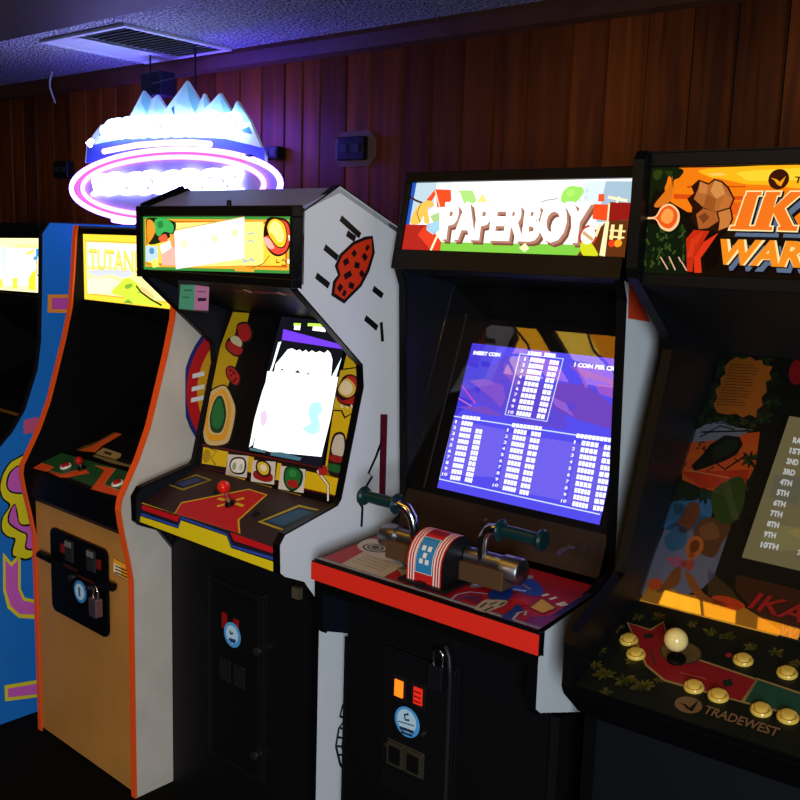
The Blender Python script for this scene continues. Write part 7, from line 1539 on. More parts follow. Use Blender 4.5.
# ------------------------------------------------------------------ printed artwork laid on panels
TXT = {}
def text_mesh(sx, bold):
    if (sx, bold) in TXT: return TXT[sx, bold]
    cu = bpy.data.curves.new('lettering', 'FONT'); cu.body = sx; cu.offset = bold; cu.resolution_u = 3
    o = bpy.data.objects.new('lettering', cu); C.objects.link(o)
    dg = bpy.context.evaluated_depsgraph_get(); ev = o.evaluated_get(dg); me = ev.to_mesh()
    vs = [v.co.copy() for v in me.vertices]; fs = [list(p.vertices) for p in me.polygons]
    ev.to_mesh_clear(); bpy.data.objects.remove(o); bpy.data.curves.remove(cu)
    x0 = min(v.x for v in vs); x1 = max(v.x for v in vs); y0 = min(v.y for v in vs); y1 = max(v.y for v in vs)
    r = ([((v.x-x0)/(x1-x0), (v.y-y0)/(y1-y0)) for v in vs], fs); TXT[sx, bold] = r; return r
def at(plane, u, v, off=0.0):
    cab, kind, p = PL[plane]
    if kind == 'X': return (p[0]+off, u, v)
    y0, z0, ty, tz = p; l = math.hypot(ty, tz); ty /= l; tz /= l
    if tz < 0: off = -off                               # a panel that looks downwards
    return (u, y0+ty*v-tz*off, z0+tz*v+ty*off)
def nrm(plane):
    a = Vector(at(plane, 0, 0, 0)); return (Vector(at(plane, 0, 0, 1))-a)
STEP = .0004
def art(mb, plane, lit=0.0, base=0.0, rough=.45, clip=None):
    for e in ART.get(plane, []):
        kind, ly, col = e[:3]; off = base+STEP*ly
        if col == 'MOUNT' or col.startswith('TUBE'): continue
        if col[0] == 'G': m = glow(col[1:], .62)
        elif lit: m = glow(col, lit)
        else: m = mat(col, rough, spec=.3)
        if kind == 'P': polys = [e[3]]
        elif kind == 'C':                              # rounded outline
            p = e[3]
            q = []; n = len(p)                         # closed curve through the points
            for i in range(n):
                a, b, c, d = p[i-1], p[i], p[(i+1) % n], p[(i+2) % n]
                for t in (0, .25, .5, .75):
                    q.append(tuple(.5*(2*b[k]+(c[k]-a[k])*t+(2*a[k]-5*b[k]+4*c[k]-d[k])*t*t+(3*b[k]-a[k]-3*c[k]+d[k])*t**3) for k in (0, 1)))
            p = q
            polys = [p]
        elif kind == 'E':
            rx, ry, c = e[3:]; polys = [[(c[0]+rx*math.cos(6.28318*k/28), c[1]+ry*math.sin(6.28318*k/28)) for k in range(28)]]
        elif kind == 'S':
            w, pts = e[3]/2, e[4]; polys = []; n = len(pts); L = []; R = []
            for i in range(n):
                a = pts[max(0, i-1)]; b = pts[min(n-1, i+1)]; d = (b[0]-a[0], b[1]-a[1]); l = math.hypot(*d) or 1
                q = (-d[1]/l*w, d[0]/l*w); L.append((pts[i][0]+q[0], pts[i][1]+q[1])); R.append((pts[i][0]-q[0], pts[i][1]-q[1]))
            polys = [[L[i], L[i+1], R[i+1], R[i]] for i in range(n-1)]
        else:
            sx, (bl, br, tl), bold = e[3:]; vs, fs = text_mesh(sx, bold)
            P3 = []
            for X, Y in vs:
                u = bl[0]+X*(br[0]-bl[0])+Y*(tl[0]-bl[0]); v = bl[1]+X*(br[1]-bl[1])+Y*(tl[1]-bl[1])
                if clip: u = min(max(u, clip[0]), clip[1])
                P3.append(at(plane, u, v, off))
            mb.add(P3, fs, m); continue
        for p in polys:
            if clip: p = [(min(max(u, clip[0]), clip[1]), min(max(v, clip[2]), clip[3])) for u, v in p]
            mb.add([at(plane, u, v, off) for u, v in p], [list(range(len(p)))], m)
def slab(mb, plane, u0, u1, v0, v1, t, m, off=0.0):    # a board whose front face is the panel plane
    vs = [at(plane, u, v, o) for o in (off-t, off) for u, v in ((u0, v0), (u1, v0), (u1, v1), (u0, v1))]
    return mb.add(vs, [(0,1,2,3),(4,5,6,7),(0,1,5,4),(1,2,6,5),(2,3,7,6),(3,0,4,7)], m)
# ------------------------------------------------------------------ things
def thing(name, label, cat, cab=None, loc=None, group=None, rz=0.0):
    o = bpy.data.objects.new(name, None); C.objects.link(o); o.empty_display_size = .1
    if cab: o.location = (FR[cab][0][0], FR[cab][0][1], 0); o.rotation_euler.z = math.radians(FR[cab][1])
    else: o.location = loc; o.rotation_euler.z = rz
    o['label'] = label; o['category'] = cat
    if group: o['group'] = group
    return o
def wp(cab, p):
    (ox, oy), a = FR[cab]; a = math.radians(a)
    return (ox+p[0]*math.cos(a)-p[1]*math.sin(a), oy+p[0]*math.sin(a)+p[1]*math.cos(a), p[2])
def struct(mb, name, **k): o = mb.build(name, **k); o['kind'] = 'structure'; return o
GRP = 'arcade cabinets lined up along the wood wall'
def padlock(cab, p, label, yaw, s=1.0, body=STEEL):
    t = thing('padlock', label, 'padlock', loc=wp(cab, p), group='padlocks on the coin doors', rz=math.radians(yaw))
    MB().box(-.016*s, .016*s, -.010*s, .010*s, -.046*s, 0, body).build('lock_body', t, .003)
    sh = [(-.010*s, 0, -.004), (-.010*s, 0, .018*s)]+[(-.010*s*math.cos(a), 0, (.018+.010*math.sin(a))*s) for a in [math.pi*i/8 for i in range(1, 8)]]+[(.010*s, 0, .018*s), (.010*s, 0, -.004)]
    MB().tube(sh, .0032*s, CHROME).build('shackle', t)
    return t
def joystick(root, plane, u, v, rball, h, ballm, shaftm, name='joystick', washer=.02):
    o = Vector(at(plane, u, v)); n = nrm(plane).normalized()
    j = MB().lathe([(0, .001), (washer, .001), (washer, .006), (washer*.7, .010), (0, .010)], o, n, BLACK).build(name, root)
    MB().tube([o+n*.008, o+n*(h-rball*.5)], .0052, shaftm).build('shaft', j)
    MB().ball(o+n*h, rball, ballm).build('ball_top', j)
    return j
def button(root, plane, u, v, r, ring, cap, name='button'):
    o = Vector(at(plane, u, v)); n = nrm(plane).normalized()
    mb = MB().lathe([(0, .001), (r, .001), (r*1.02, .004), (r*.86, .0075), (r*.68, .006), (r*.62, .005)], o, n, ring)
    mb.lathe([(r*.62, .004), (r*.62, .0115), (r*.5, .0125), (0, .0118)], o, n, cap)
    return mb.build(name, root)
def lamp_slot(root, plane, u, v, w, h, cap, frame):
    fr = slab(MB(), plane, u-w/2-.008, u+w/2+.008, v-h/2-.010, v+h/2+.010, .012, frame, .012).build('coin_slot', root, .002)
    slab(MB(), plane, u-w/2, u+w/2, v-h/2, v+h/2, .01, cap, .0145).build('slot_button', fr, .001)
    return fr

# ================================================================== CAMERA
cam = bpy.data.cameras.new('camera'); co = bpy.data.objects.new('camera', cam); C.objects.link(co)
R = Matrix(((0.773, 0.634, 0.031), (-0.126, 0.105, 0.986), (0.622, -0.766, 0.161)))
F_ = 950.0; d_ = 155.0; pitch = math.atan(d_/F_); roll = math.radians(1.8); psi = math.radians(39.08)
fw = Vector((0, math.cos(pitch), -math.sin(pitch))); rt = Vector((1, 0, 0)); up = rt.cross(fw)
ci = rt*math.cos(roll)+up*math.sin(roll); cj = -rt*math.sin(roll)+up*math.cos(roll)
M3 = Matrix((ci, cj, -fw)).transposed()
Rz = Matrix.Rotation(psi, 3, 'Z')
co.matrix_world = Matrix.Translation((0, 0, 1.7)) @ (Rz @ M3).to_4x4()
cam.sensor_width = 36; cam.lens = F_/800*36; cam.clip_start = .05
bpy.context.scene.camera = co

# ================================================================== THE ROOM
def wood_wall():
    m = bpy.data.materials.new('pine_boards'); m.use_nodes = True; nt = m.node_tree; b = nt.nodes['Principled BSDF']
    g = nt.nodes.new('ShaderNodeNewGeometry'); tc = nt.nodes.new('ShaderNodeTexCoord')
    mp = nt.nodes.new('ShaderNodeMapping'); mp.inputs['Scale'].default_value = (26, 26, 1.6)
    ad = nt.nodes.new('ShaderNodeVectorMath'); ad.operation = 'MULTIPLY_ADD'
    cb = nt.nodes.new('ShaderNodeCombineXYZ')
    for i in range(3): nt.links.new(g.outputs['Random Per Island'], cb.inputs[i])
    ad.inputs[1].default_value = (1, 1, 1); nt.links.new(tc.outputs['Object'], ad.inputs[0])
    sc = nt.nodes.new('ShaderNodeVectorMath'); sc.operation = 'SCALE'; sc.inputs['Scale'].default_value = 17.0
    nt.links.new(cb.outputs[0], sc.inputs[0]); nt.links.new(sc.outputs[0], ad.inputs[2])
    nt.links.new(ad.outputs[0], mp.inputs['Vector'])
    n = nt.nodes.new('ShaderNodeTexNoise'); n.inputs['Scale'].default_value = 1.0; n.inputs['Detail'].default_value = 8; n.inputs['Distortion'].default_value = .8
    nt.links.new(mp.outputs[0], n.inputs['Vector'])
    cr = nt.nodes.new('ShaderNodeValToRGB'); cr.color_ramp.elements[0].position = .3; cr.color_ramp.elements[0].color = lin('401a06'); cr.color_ramp.elements[1].position = .72; cr.color_ramp.elements[1].color = lin('6a300a')
    nt.links.new(n.outputs['Fac'], cr.inputs[0])
    vo = nt.nodes.new('ShaderNodeTexVoronoi'); vo.inputs['Scale'].default_value = 1.0; mp2 = nt.nodes.new('ShaderNodeMapping'); mp2.inputs['Scale'].default_value = (7, 7, 2.2)
    nt.links.new(ad.outputs[0], mp2.inputs['Vector']); nt.links.new(mp2.outputs[0], vo.inputs['Vector'])
    kr = nt.nodes.new('ShaderNodeMapRange'); kr.inputs['From Min'].default_value = .05; kr.inputs['From Max'].default_value = .16; kr.inputs['To Min'].default_value = .3; kr.inputs['To Max'].default_value = 1
    nt.links.new(vo.outputs['Distance'], kr.inputs['Value'])
    rr = nt.nodes.new('ShaderNodeMapRange'); rr.inputs['To Min'].default_value = .5; rr.inputs['To Max'].default_value = 1.25
    nt.links.new(g.outputs['Random Per Island'], rr.inputs['Value'])
    mu = nt.nodes.new('ShaderNodeMath'); mu.operation = 'MULTIPLY'; nt.links.new(kr.outputs[0], mu.inputs[0]); nt.links.new(rr.outputs[0], mu.inputs[1])
    mx = nt.nodes.new('ShaderNodeMix'); mx.data_type = 'RGBA'; mx.blend_type = 'MULTIPLY'; mx.inputs['Factor'].default_value = 1
    nt.links.new(cr.outputs[0], mx.inputs['A']); nt.links.new(mu.outputs[0], mx.inputs['B']); nt.links.new(mx.outputs['Result'], b.inputs['Base Color'])
    b.inputs['Roughness'].default_value = .5; b.inputs['Specular IOR Level'].default_value = .12
    bp = nt.nodes.new('ShaderNodeBump'); bp.inputs['Strength'].default_value = .25; bp.inputs['Distance'].default_value = .002
    nt.links.new(n.outputs['Fac'], bp.inputs['Height']); nt.links.new(bp.outputs[0], b.inputs['Normal'])
    return m
WOOD = wood_wall()
seams = [-4.312,-4.165,-4.017,-3.895,-3.775,-3.665,-3.556,-3.35,-3.25,-3.157,-3.005,-2.86,-2.738,-2.616,-2.524,-2.437,-2.311,-2.197,-2.062,-1.94,-1.817,-1.70,-1.583,-1.441,-1.327,-1.209,-1.081,-.963,-.837]
x = -.837
while x < 1.6: x += rnd.uniform(.105, .14); seams.append(x)
x = -4.312
while x > -6.5: x -= rnd.uniform(.11, .16); seams.insert(0, x)
mb = MB()
for a, b in zip(seams[:-1], seams[1:]):
    y = 2.5+rnd.uniform(0, .003)
    g = .004; pr = [(a+.0015, y+.012), (a+.0015+g, y), (b-.0015-g, y), (b-.0015, y+.012)]
    vs = [(px, py, pz) for pz in (0, 2.42) for px, py in pr]
    mb.add(vs, [(0,1,5,4),(1,2,6,5),(2,3,7,6)], WOOD)
mb.box(seams[0], seams[-1], 2.512, 2.56, 0, 2.42, mat('0a0604', .8))
struct(mb, 'wall_back')
def popcorn():
    m = bpy.data.materials.new('popcorn_ceiling'); m.use_nodes = True; nt = m.node_tree; b = nt.nodes['Principled BSDF']
    tc = nt.nodes.new('ShaderNodeTexCoord'); v = nt.nodes.new('ShaderNodeTexVoronoi'); v.inputs['Scale'].default_value = 95; n = nt.nodes.new('ShaderNodeTexNoise'); n.inputs['Scale'].default_value = 105; n.inputs['Detail'].default_value = 3
    nt.links.new(tc.outputs['Object'], v.inputs['Vector']); nt.links.new(tc.outputs['Object'], n.inputs['Vector'])
    ml = nt.nodes.new('ShaderNodeMath'); ml.operation = 'MULTIPLY_ADD'; ml.inputs[1].default_value = -.7
    nt.links.new(v.outputs['Distance'], ml.inputs[0]); nt.links.new(n.outputs['Fac'], ml.inputs[2])
    bp = nt.nodes.new('ShaderNodeBump'); bp.inputs['Strength'].default_value = 1.0; bp.inputs['Distance'].default_value = .05
    nt.links.new(ml.outputs[0], bp.inputs['Height']); nt.links.new(bp.outputs[0], b.inputs['Normal'])
    sp_ = nt.nodes.new('ShaderNodeValToRGB'); sp_.color_ramp.elements[0].position = .38; sp_.color_ramp.elements[0].color = lin('6a6870'); sp_.color_ramp.elements[1].position = .58; sp_.color_ramp.elements[1].color = lin('f2f0f4')  # shade in the pits of the texture put into the colour
    nt.links.new(n.outputs['Fac'], sp_.inputs[0]); nt.links.new(sp_.outputs[0], b.inputs['Base Color'])
    b.inputs['Roughness'].default_value = .9; b.inputs['Specular IOR Level'].default_value = .1
    return m
struct(MB().box(-6.5, 1.6, 1.0, 2.56, 2.4, 2.45, popcorn()), 'ceiling')
struct(MB().box(-6.5, 1.6, -1.5, 2.56, -.05, 0, mat('0a0a09', .95, spec=.1, noise=.5, nscale=220, bump=.6)), 'floor')
DKW = mat('180c07', .55, noise=.35, nscale=12)
struct(MB().box(-6.5, 1.6, .25, 1.36, 2.2, 2.46, DKW), 'ceiling_soffit')
struct(MB().prism([(2.455, 2.40), (2.455, 2.385), (2.475, 2.345), (2.498, 2.335), (2.498, 2.40)], -6.5, 1.6, mat('4a2c1c', .5, noise=.3, nscale=9)), 'trim_1')

# ceiling vent
t = thing('ceiling_vent', 'white square ceiling air vent with dark slats above the neon sign', 'vent', loc=(-3.09, 2.2, 2.4))
VW = mat('c8c8cc', .5)
mb = MB()
for a in ((-.262, .262, -.235, -.215), (-.262, .262, .215, .235), (-.262, -.242, -.215, .215), (.242, .262, -.215, .215)): mb.box(a[0], a[1], a[2], a[3], -.012, -.0005, VW)
mb.build('vent_frame', t, .003)
MB().box(-.242, .242, -.215, .215, -.004, -.001, mat('141416', .8)).build('backing', t)
mb = MB().add([(-.242, -.215, -.006), (-.03, -.215, -.014), (-.03, .215, -.014), (-.242, .215, -.006)], [(0, 1, 2, 3)], VW)
mb.box(-.242, -.03, -.215, .215, -.006, -.005, VW); mb.build('deflector', t)
for i in range(15):
    y = -.2+i*.0285
    MB().add([(-.02, y, -.013), (.235, y, -.013), (.235, y+.014, -.004), (-.02, y+.014, -.004)], [(0, 1, 2, 3)], VW).build('slat', t)
# loose wire
tw = MB().tube([(-3.948, 2.373, 2.4), (-3.946, 2.36, 2.36), (-3.93, 2.35, 2.33), (-3.90, 2.345, 2.29), (-3.875, 2.34, 2.262)], .004, mat('b8b8c8', .5)).build('loose_wire')
tw['label'] = 'short pale wire end hanging out of the ceiling left of the vent'; tw['category'] = 'wire'
# boxes on the wall
def wall_box(name, label, x0, x1, z0, z1, d, plate=None):
    t = thing(name, label, 'outlet', loc=((x0+x1)/2, 2.498, (z0+z1)/2), group='electric boxes on the wood wall')
    w, h = (x1-x0)/2, (z1-z0)/2
    if plate:
        a, b_ = w+.035, h+.02; c = .03
        vs = [(-a+c, -b_), (a-c, -b_), (a, -b_+c), (a, b_-c), (a-c, b_), (-a+c, b_), (-a, b_-c), (-a, -b_+c)]
        MB().add([(p, 0, q) for p, q in vs]+[(p, -.004, q) for p, q in vs], [list(range(8)), list(range(8, 16))]+[[i, (i+1) % 8, (i+1) % 8+8, i+8] for i in range(8)], plate).build('backing_plate', t)
    MB().box(-w, w, -d, -.004, -h, h, mat('08080a', .4)).build('box_body', t, .004)
    for s in (-1, 1): MB().box(s*w*.45-.016, s*w*.45+.016, -d-.003, -d, -.014, .014, mat('1c1c20', .5)).build('receptacle', t, .003)
    return t
wall_box('outlet_box', 'black outlet box on a pale eight-sided plate right of the neon sign', -2.322, -2.199, 1.982, 2.06, .03, mat('4a342a', .6))
wall_box('outlet_box', 'dark outlet box on the wood wall at the left end of the neon sign', -4.10, -3.99, 1.955, 2.03, .04)
wall_box('outlet_box', 'small dark box right at the right end of the neon sign ring', -2.68, -2.60, 1.995, 2.04, .05)

# stained glass lights set in the soffit
for i, xc in enumerate((-2.65, -2.15, -1.65, -1.15, -.65)):
    nm = ('first', 'second', 'third', 'fourth', 'fifth')[i]
    t = thing('stained_glass_light', 'yellow stained glass light panel in the soffit, %s from the left end' % nm, 'ceiling light', loc=(xc, .84, 2.2), group='stained glass lights in the soffit')
    mb = MB()
    for a in ((-.235, .235, -.21, -.19), (-.235, .235, .215, .235), (-.235, -.215, -.19, .215), (.215, .235, -.19, .215)): mb.box(*a, -.03, 0, mat('0c0806', .5))
    mb.build('frame', t, .002)
    mb = MB(); xs = (-.215, -.07, .09, .215); ys = (-.19, -.02, .215)
    cols = ('ffb020', 'ffc030', 'f09a18', 'ffd048', 'ffb428', 'e88a14')
    for a in range(3):
        for b in range(2): mb.add([(xs[a], ys[b], -.012), (xs[a+1], ys[b], -.012), (xs[a+1], ys[b+1], -.012), (xs[a], ys[b+1], -.012)], [(0, 1, 2, 3)], glow(cols[(a*2+b+i) % 6], LAMP:=4.0))
    mb.build('glass_panes', t)
    mb = MB(); L = mat('060504', .5)
    for pts in ([(-.07, -.19), (-.05, -.05), (-.09, .08), (-.07, .215)], [(.09, -.19), (.07, -.06), (.11, .07), (.09, .215)], [(-.215, -.02), (-.07, -.04), (.08, 0), (.215, -.02)]):
        mb.tube([(p, q, -.014) for p, q in pts], .006, L, 6)
    mb.build('lead_strip', t)

# ================================================================== NEON SIGN
sg = thing('neon_sign', 'glowing blue and pink neon sign with snowy peaks hung above the cabinets', 'neon sign', loc=(0, 2.3, 0))
def sp(u, v, off): return (u, -off, v)
mb = MB()
for e in ART['w_sign']:
    if e[2] == 'MOUNT':
        p = e[3]; n = len(p)
        mb.add([sp(u, v, 0) for u, v in p]+[sp(u, v, .012) for u, v in p], [list(range(n)), list(range(n, 2*n))]+[[i, (i+1) % n, (i+1) % n+n, i+n] for i in range(n)], mat('d8ecec', .5))
for e in ART['w_sign']:
    if e[2] not in ('MOUNT',) and not e[2].startswith('TUBE') and e[1] >= 2:
        mb.add([sp(u, v, .012+STEP*e[1]) for u, v in e[3]], [list(range(len(e[3])))], mat(e[2], .5))
mb.build('mountain_panel', sg)
ec = [e for e in ART['w_tube'] if e[2] == 'TUBEc'][0][4]
cx = (ec[0][0]+ec[1][0])/2; cz = (ec[0][1]+ec[1][1])/2; rx = (ec[1][0]-ec[0][0])/2; rz_ = abs(ec[2][1]-cz)
def ell(kx, kz, off, a0=0, a1=360, n=64): return [sp(cx+rx*kx*math.cos(math.radians(a0+(a1-a0)*i/n)), cz+rz_*kz*math.sin(math.radians(a0+(a1-a0)*i/n)), off) for i in range(n+1)]
q = ell(.985, .985, .022)[:-1]; n = len(q)
MB().add(q+[(a, b-.01, c) for a, b, c in q], [list(range(n)), list(range(n, 2*n))]+[[i, (i+1) % n, (i+1) % n+n, i+n] for i in range(n)], mat('8a88b8', .4)).build('oval_panel', sg)
BLUE = glow('7a5cff', 15.0); PINK = glow('ff4a94', 2.6); WHITE = glow('a4a8ff', 15.0); ICE = glow('98b8ff', 13.0); ADDED_GLOW = glow('6048ff', 90.0)
MB().tube(ell(1.0, 1.0, .045, 0, 360)[:-1], .010, BLUE, 8, True).build('neon_tube', sg, label='blue-violet outer ring of the neon oval')
MB().tube(ell(.94, .90, .045, 40, 300), .006, PINK, 8).build('neon_tube', sg, label='pink inner neon ring')
MB().tube(ell(.87, .80, .045, -60, 250), .009, glow('f08cf0', 4.0), 8).build('neon_tube', sg, label='pale pink innermost neon ring')
for e in ART['w_tube']:
    if e[2] in ('TUBEa', 'TUBEb'):
        pts = e[4]
        MB().tube([sp(u, v, .05) for u, v in pts], e[3], WHITE if e[2] == 'TUBEa' else BLUE, 8).build('neon_tube', sg)
def scribble(b0, b1, h0, h1, n, r, m, nm):
    # looped letter-like tube run: upright strokes joined by bows
    pts = []
    for i in range(n*20+1):
        t_ = i/(n*20); a = 6.28318*t_*n
        u = b0[0]+(b1[0]-b0[0])*t_+.34*(b1[0]-b0[0])/n*math.sin(a*2)*.9
        z = b0[1]+(b1[1]-b0[1])*t_+(h0+(h1-h0)*t_)*(.5-.5*math.cos(a))
        pts.append(sp(u, z, .04+.012*math.sin(a*1.5)))
    MB().tube(pts, r, m, 7).build(nm, sg)
for e in ART['w_tube']:
    if e[2].startswith('TUBEw'):
        (a, b, c) = e[4]; scribble(a, b, c[1]-a[1], c[1]-a[1], int(e[2][5:]), e[3], ICE if e[1] == 1 else WHITE, 'lettering_tube')
MB().tube([sp(u, v, -.03) for u, v in ((-3.50, 2.0), (-3.36, 2.06), (-3.18, 2.15), (-3.02, 2.10), (-2.88, 2.16), (-2.74, 2.10), (-2.62, 2.0))], .010, ADDED_GLOW, 8).build('neon_tube', sg, label='added unseen violet tube behind the peaks, lighting wall and ceiling')  # unseen tube, added to throw violet light on wall and ceiling
for xx in (-3.17, -2.90):
    MB().tube([(xx, .02, 2.16), (xx, .02, 2.4)], .004, GUN, 6).build('hanger_rod', sg)
MB().box(-3.25, -3.12, .03, .10, 2.24, 2.33, mat('14141c', .5)).build('transformer', sg, .005)
MB().tube([(-3.22, .05, 2.29), (-3.1, -.01, 2.275), (-2.95, .03, 2.30), (-2.90, .02, 2.30)], .003, GUN, 6).build('supply_wire', sg)
MB().tube([(-2.56, -.045, 1.985), (-2.52, -.05, 1.985), (-2.50, -.03, 1.97)], .006, mat('101018', .5), 6).build('end_clip', sg)

# ================================================================== CABINET 1 (far left, blue)
c1 = thing('arcade_cabinet', 'blue-sided arcade cabinet with yellow and pink squiggles, cut off at the left edge', 'arcade cabinet', 'c1', group=GRP)
BLU = mat('1c6ec0', .38, noise=.08, nscale=6); TRIM = mat('141416', .4)
pr1 = [(-.20, 0), (-.20, .80), (-.215, .93), (-.123, .988), (-.078, 1.034), (-.031, 1.105), (.018, 1.239), (.034, 1.341), (.042, 1.497), (.05, 1.70), (.078, 1.737), (.74, 1.74), (.74, 0)]
mb = MB().prism(pr1, -.02, 0, INNER, BLU); art(mb, 'c1_side'); mb.build('side_panel', c1, label='blue side panel with yellow and pink squiggle art')
MB().prism(pr1, -.64, -.62, BLU, INNER).build('side_panel', c1)
MB().ribbon(pr1[1:12], -.021, .001, .003, TRIM).build('edge_trim', c1)
mb = MB(); slab(mb, 'c1_marq', -.62, -.02, 1.485, 1.705, .02, BLACK); art(mb, 'c1_marq', 1.5, clip=(-.61, -.022, 1.49, 1.70)); mb.build('marquee', c1, label='lit yellow and white marquee')
MB().box(-.62, -.02, .045, .70, 1.705, 1.735, BLACK).build('top_panel', c1)
MB().box(-.62, -.02, .05, .075, 1.455, 1.485, BLACK).build('marquee_frame', c1)
MB().prism([(-.12, .985), (.4, 1.22), (.4, 1.24), (-.12, 1.0)], -.62, -.02, INNER).build('bezel', c1)
mb = MB().add([(-.60, .0, 1.062), (-.045, .0, 1.062), (-.045, .012, 1.069), (-.60, .012, 1.069)], [(0, 1, 2, 3)], mat('6a4418', .5))
mb.add([(-.056, .0, 1.063), (-.03, .0, 1.063), (-.03, .36, 1.2255), (-.056, .36, 1.2255)], [(0, 1, 2, 3)], mat('6a4418', .5)); mb.build('bezel_line', c1, label='tan printed line on the bezel')
MB().prism([(.4, 1.22), (.08, 1.465), (.1, 1.47), (.42, 1.24)], -.62, -.02, INNER).build('monitor_hood', c1)
MB().prism([(-.205, .93), (-.12, .986), (-.12, .94), (-.19, .85)], -.62, -.02, BLACK).build('control_panel', c1)
MB().box(-.62, -.02, -.19, -.17, 0, .90, BLACK).build('front_panel', c1)

# ================================================================== CABINET 2 (cream with orange edges)
c2 = thing('arcade_cabinet', 'cream arcade cabinet with orange edge trim and green control panel', 'arcade cabinet', 'c2', group=GRP)
CREAM = mat('c8beb0', .5, noise=.16, nscale=5); TAN = mat('b47c3c', .42, noise=.14, nscale=4); ORANGE = mat('e8541a', .4)
pr2 = [(0.004, 0), (.004, .70), (-.010, .78), (-.028, .87), (-.035, .92), (-.030, .95), (-.008, .99), (.030, 1.06), (.068, 1.15), (.098, 1.25), (.130, 1.36), (.155, 1.46), (.168, 1.58), (.178, 1.70), (.184, 1.73), (.82, 1.73), (.82, 0)]
mb = MB().prism(pr2, .58, .60, INNER, CREAM); art(mb, 'c2_side', clip=(.19, .80, .8, 1.72)); mb.build('side_panel', c2, label='cream side panel with red and gold roundel')
MB().prism(pr2, 0, .02, CREAM, INNER).build('side_panel', c2)
for a in (0, .58): MB().ribbon(pr2[:15], a-.001, a+.021, .006, ORANGE).build('edge_trim', c2)
MB().box(.02, .58, .005, .02, .012, .828, TAN).build('front_panel', c2)
MB().prism([(-.005, .828), (-.018, .845), (-.012, .930), (-.006, .935), (.02, .935), (.02, .828)], .02, .58, SATIN).build('panel_apron', c2)
mb = MB(); slab(mb, 'c2_panel', .02, .58, 0, .125, .02, BLACK); art(mb, 'c2_panel', clip=(.02, .58, 0, .125)); cp = mb.build('control_panel', c2)
joystick(c2, 'c2_panel', .221, .070, .013, .032, mat('b01418', .25), STEEL, washer=.014)
for u, v in ((.145, .056), (.447, .059)):
    button(c2, 'c2_panel', u, v, .019, mat('d8d0c0', .35), mat('a01818', .3))
mb = MB(); slab(mb, 'c2_bezel', .02, .58, 0, .64, .015, INNER); art(mb, 'c2_bezel', clip=(.022, .578, 0, .62)); mb.build('bezel', c2)
slab(MB(), 'c2_bezel', .11, .49, .13, .60, .004, mat('050507', .12, spec=.5), .006).build('screen', c2, label='dark switched-off screen')
MB().prism([(.63, 1.35), (.21, 1.47), (.21, 1.487), (.64, 1.37)], .02, .58, INNER).build('monitor_hood', c2)
mb = MB(); slab(mb, 'c2_marq', .02, .58, 1.487, 1.703, .02, BLACK); art(mb, 'c2_marq', 1.35, clip=(.02, .58, 1.485, 1.703)); mb.build('marquee', c2, label='lit yellow marquee with gold letters')
MB().box(.02, .58, .185, .215, 1.703, 1.722, BLACK).build('marquee_frame', c2); MB().box(.02, .58, .19, .215, 1.468, 1.487, BLACK).build('marquee_frame', c2)
MB().box(.02, .58, .19, .80, 1.715, 1.728, mat('3a3a48', .4)).build('top_panel', c2)
# coin door
mb = MB(); p = []
for (u, v), a0 in (((.447, .737), 0), ((.158, .737), 90), ((.158, .503), 180), ((.447, .503), 270)):
    for k in range(5): a = math.radians(a0+k*22.5); p.append((u+.024*math.cos(a), v+.024*math.sin(a)))
n = len(p)
mb.add([at('c2_front', u, v, 0) for u, v in p]+[at('c2_front', u, v, .008) for u, v in p], [list(range(n, 2*n))]+[[i, (i+1) % n, (i+1) % n+n, i+n] for i in range(n)], BLACK)
cd = mb.build('coin_door', c2)
for s, u in ((-1, .257), (1, .388)):
    slab(MB(), 'c2_front', u-.022, u+.022, .675, .742, .006, mat('222224', .5), .014).build('coin_slot', cd, .002)
    slab(MB(), 'c2_front', u-.018, u+.018, .722, .74, .003, mat('6a6864', .4), .0165).build('slot_plate', cd, .001)
    slab(MB(), 'c2_front', u+s*.042-.009, u+s*.042+.009, .693, .721, .006, mat('6a1210', .4), .014).build('reject_button', cd, .002)
mb = MB(); mb.lathe([(0, .0), (.036, 0), (.036, .002), (0, .002)], at('c2_front', .318, .590, .009), (0, -1, 0), mat('3a86c8', .4)); mb.lathe([(0, .0), (.026, 0), (.026, .001), (0, .001)], at('c2_front', .318, .590, .011), (0, -1, 0), mat('b8d4e4', .4))
mb.box(.312, .324, -.0130, -.0125, .575, .605, mat('4a6a9a', .4)); mb.build('round_sticker', cd, label='round blue and white sticker')
for u, v in ((.268, .624), (.368, .615)): MB().lathe([(.010, 0), (.010, .008), (.004, .010), (0, .010)], at('c2_front', u, v, .008), (0, -1, 0), STEEL).build('lock', cd)
for u0, u1, v in ((.22, .30, .655), (.31, .40, .640)): slab(MB(), 'c2_front', u0, u1, v-.004, v+.004, .003, mat('3a1410', .5), .011).build('slot_label', cd)
MB().tube([at('c2_front', .075, .655, .016), at('c2_front', .15, .655, .016)], .013, BLACK).build('hasp_bar', cd)
MB().tube([at('c2_front', .44, .655, .016), at('c2_front', .52, .660, .016)], .013, BLACK).build('hasp_bar', cd)
mb = MB(); art(mb, 'c2_front', base=.0005)
mb.v = [(a, b-.0 if True else b, c) for a, b, c in mb.v]; mb.build('warning_sticker', c2, label='small yellow and cream sticker with black print')
padlock('c2', (.472, -.047, .622), 'steel padlock hanging on the coin door of the cream cabinet', -2.47, 1.25, mat('9a8a94', .35, .9))

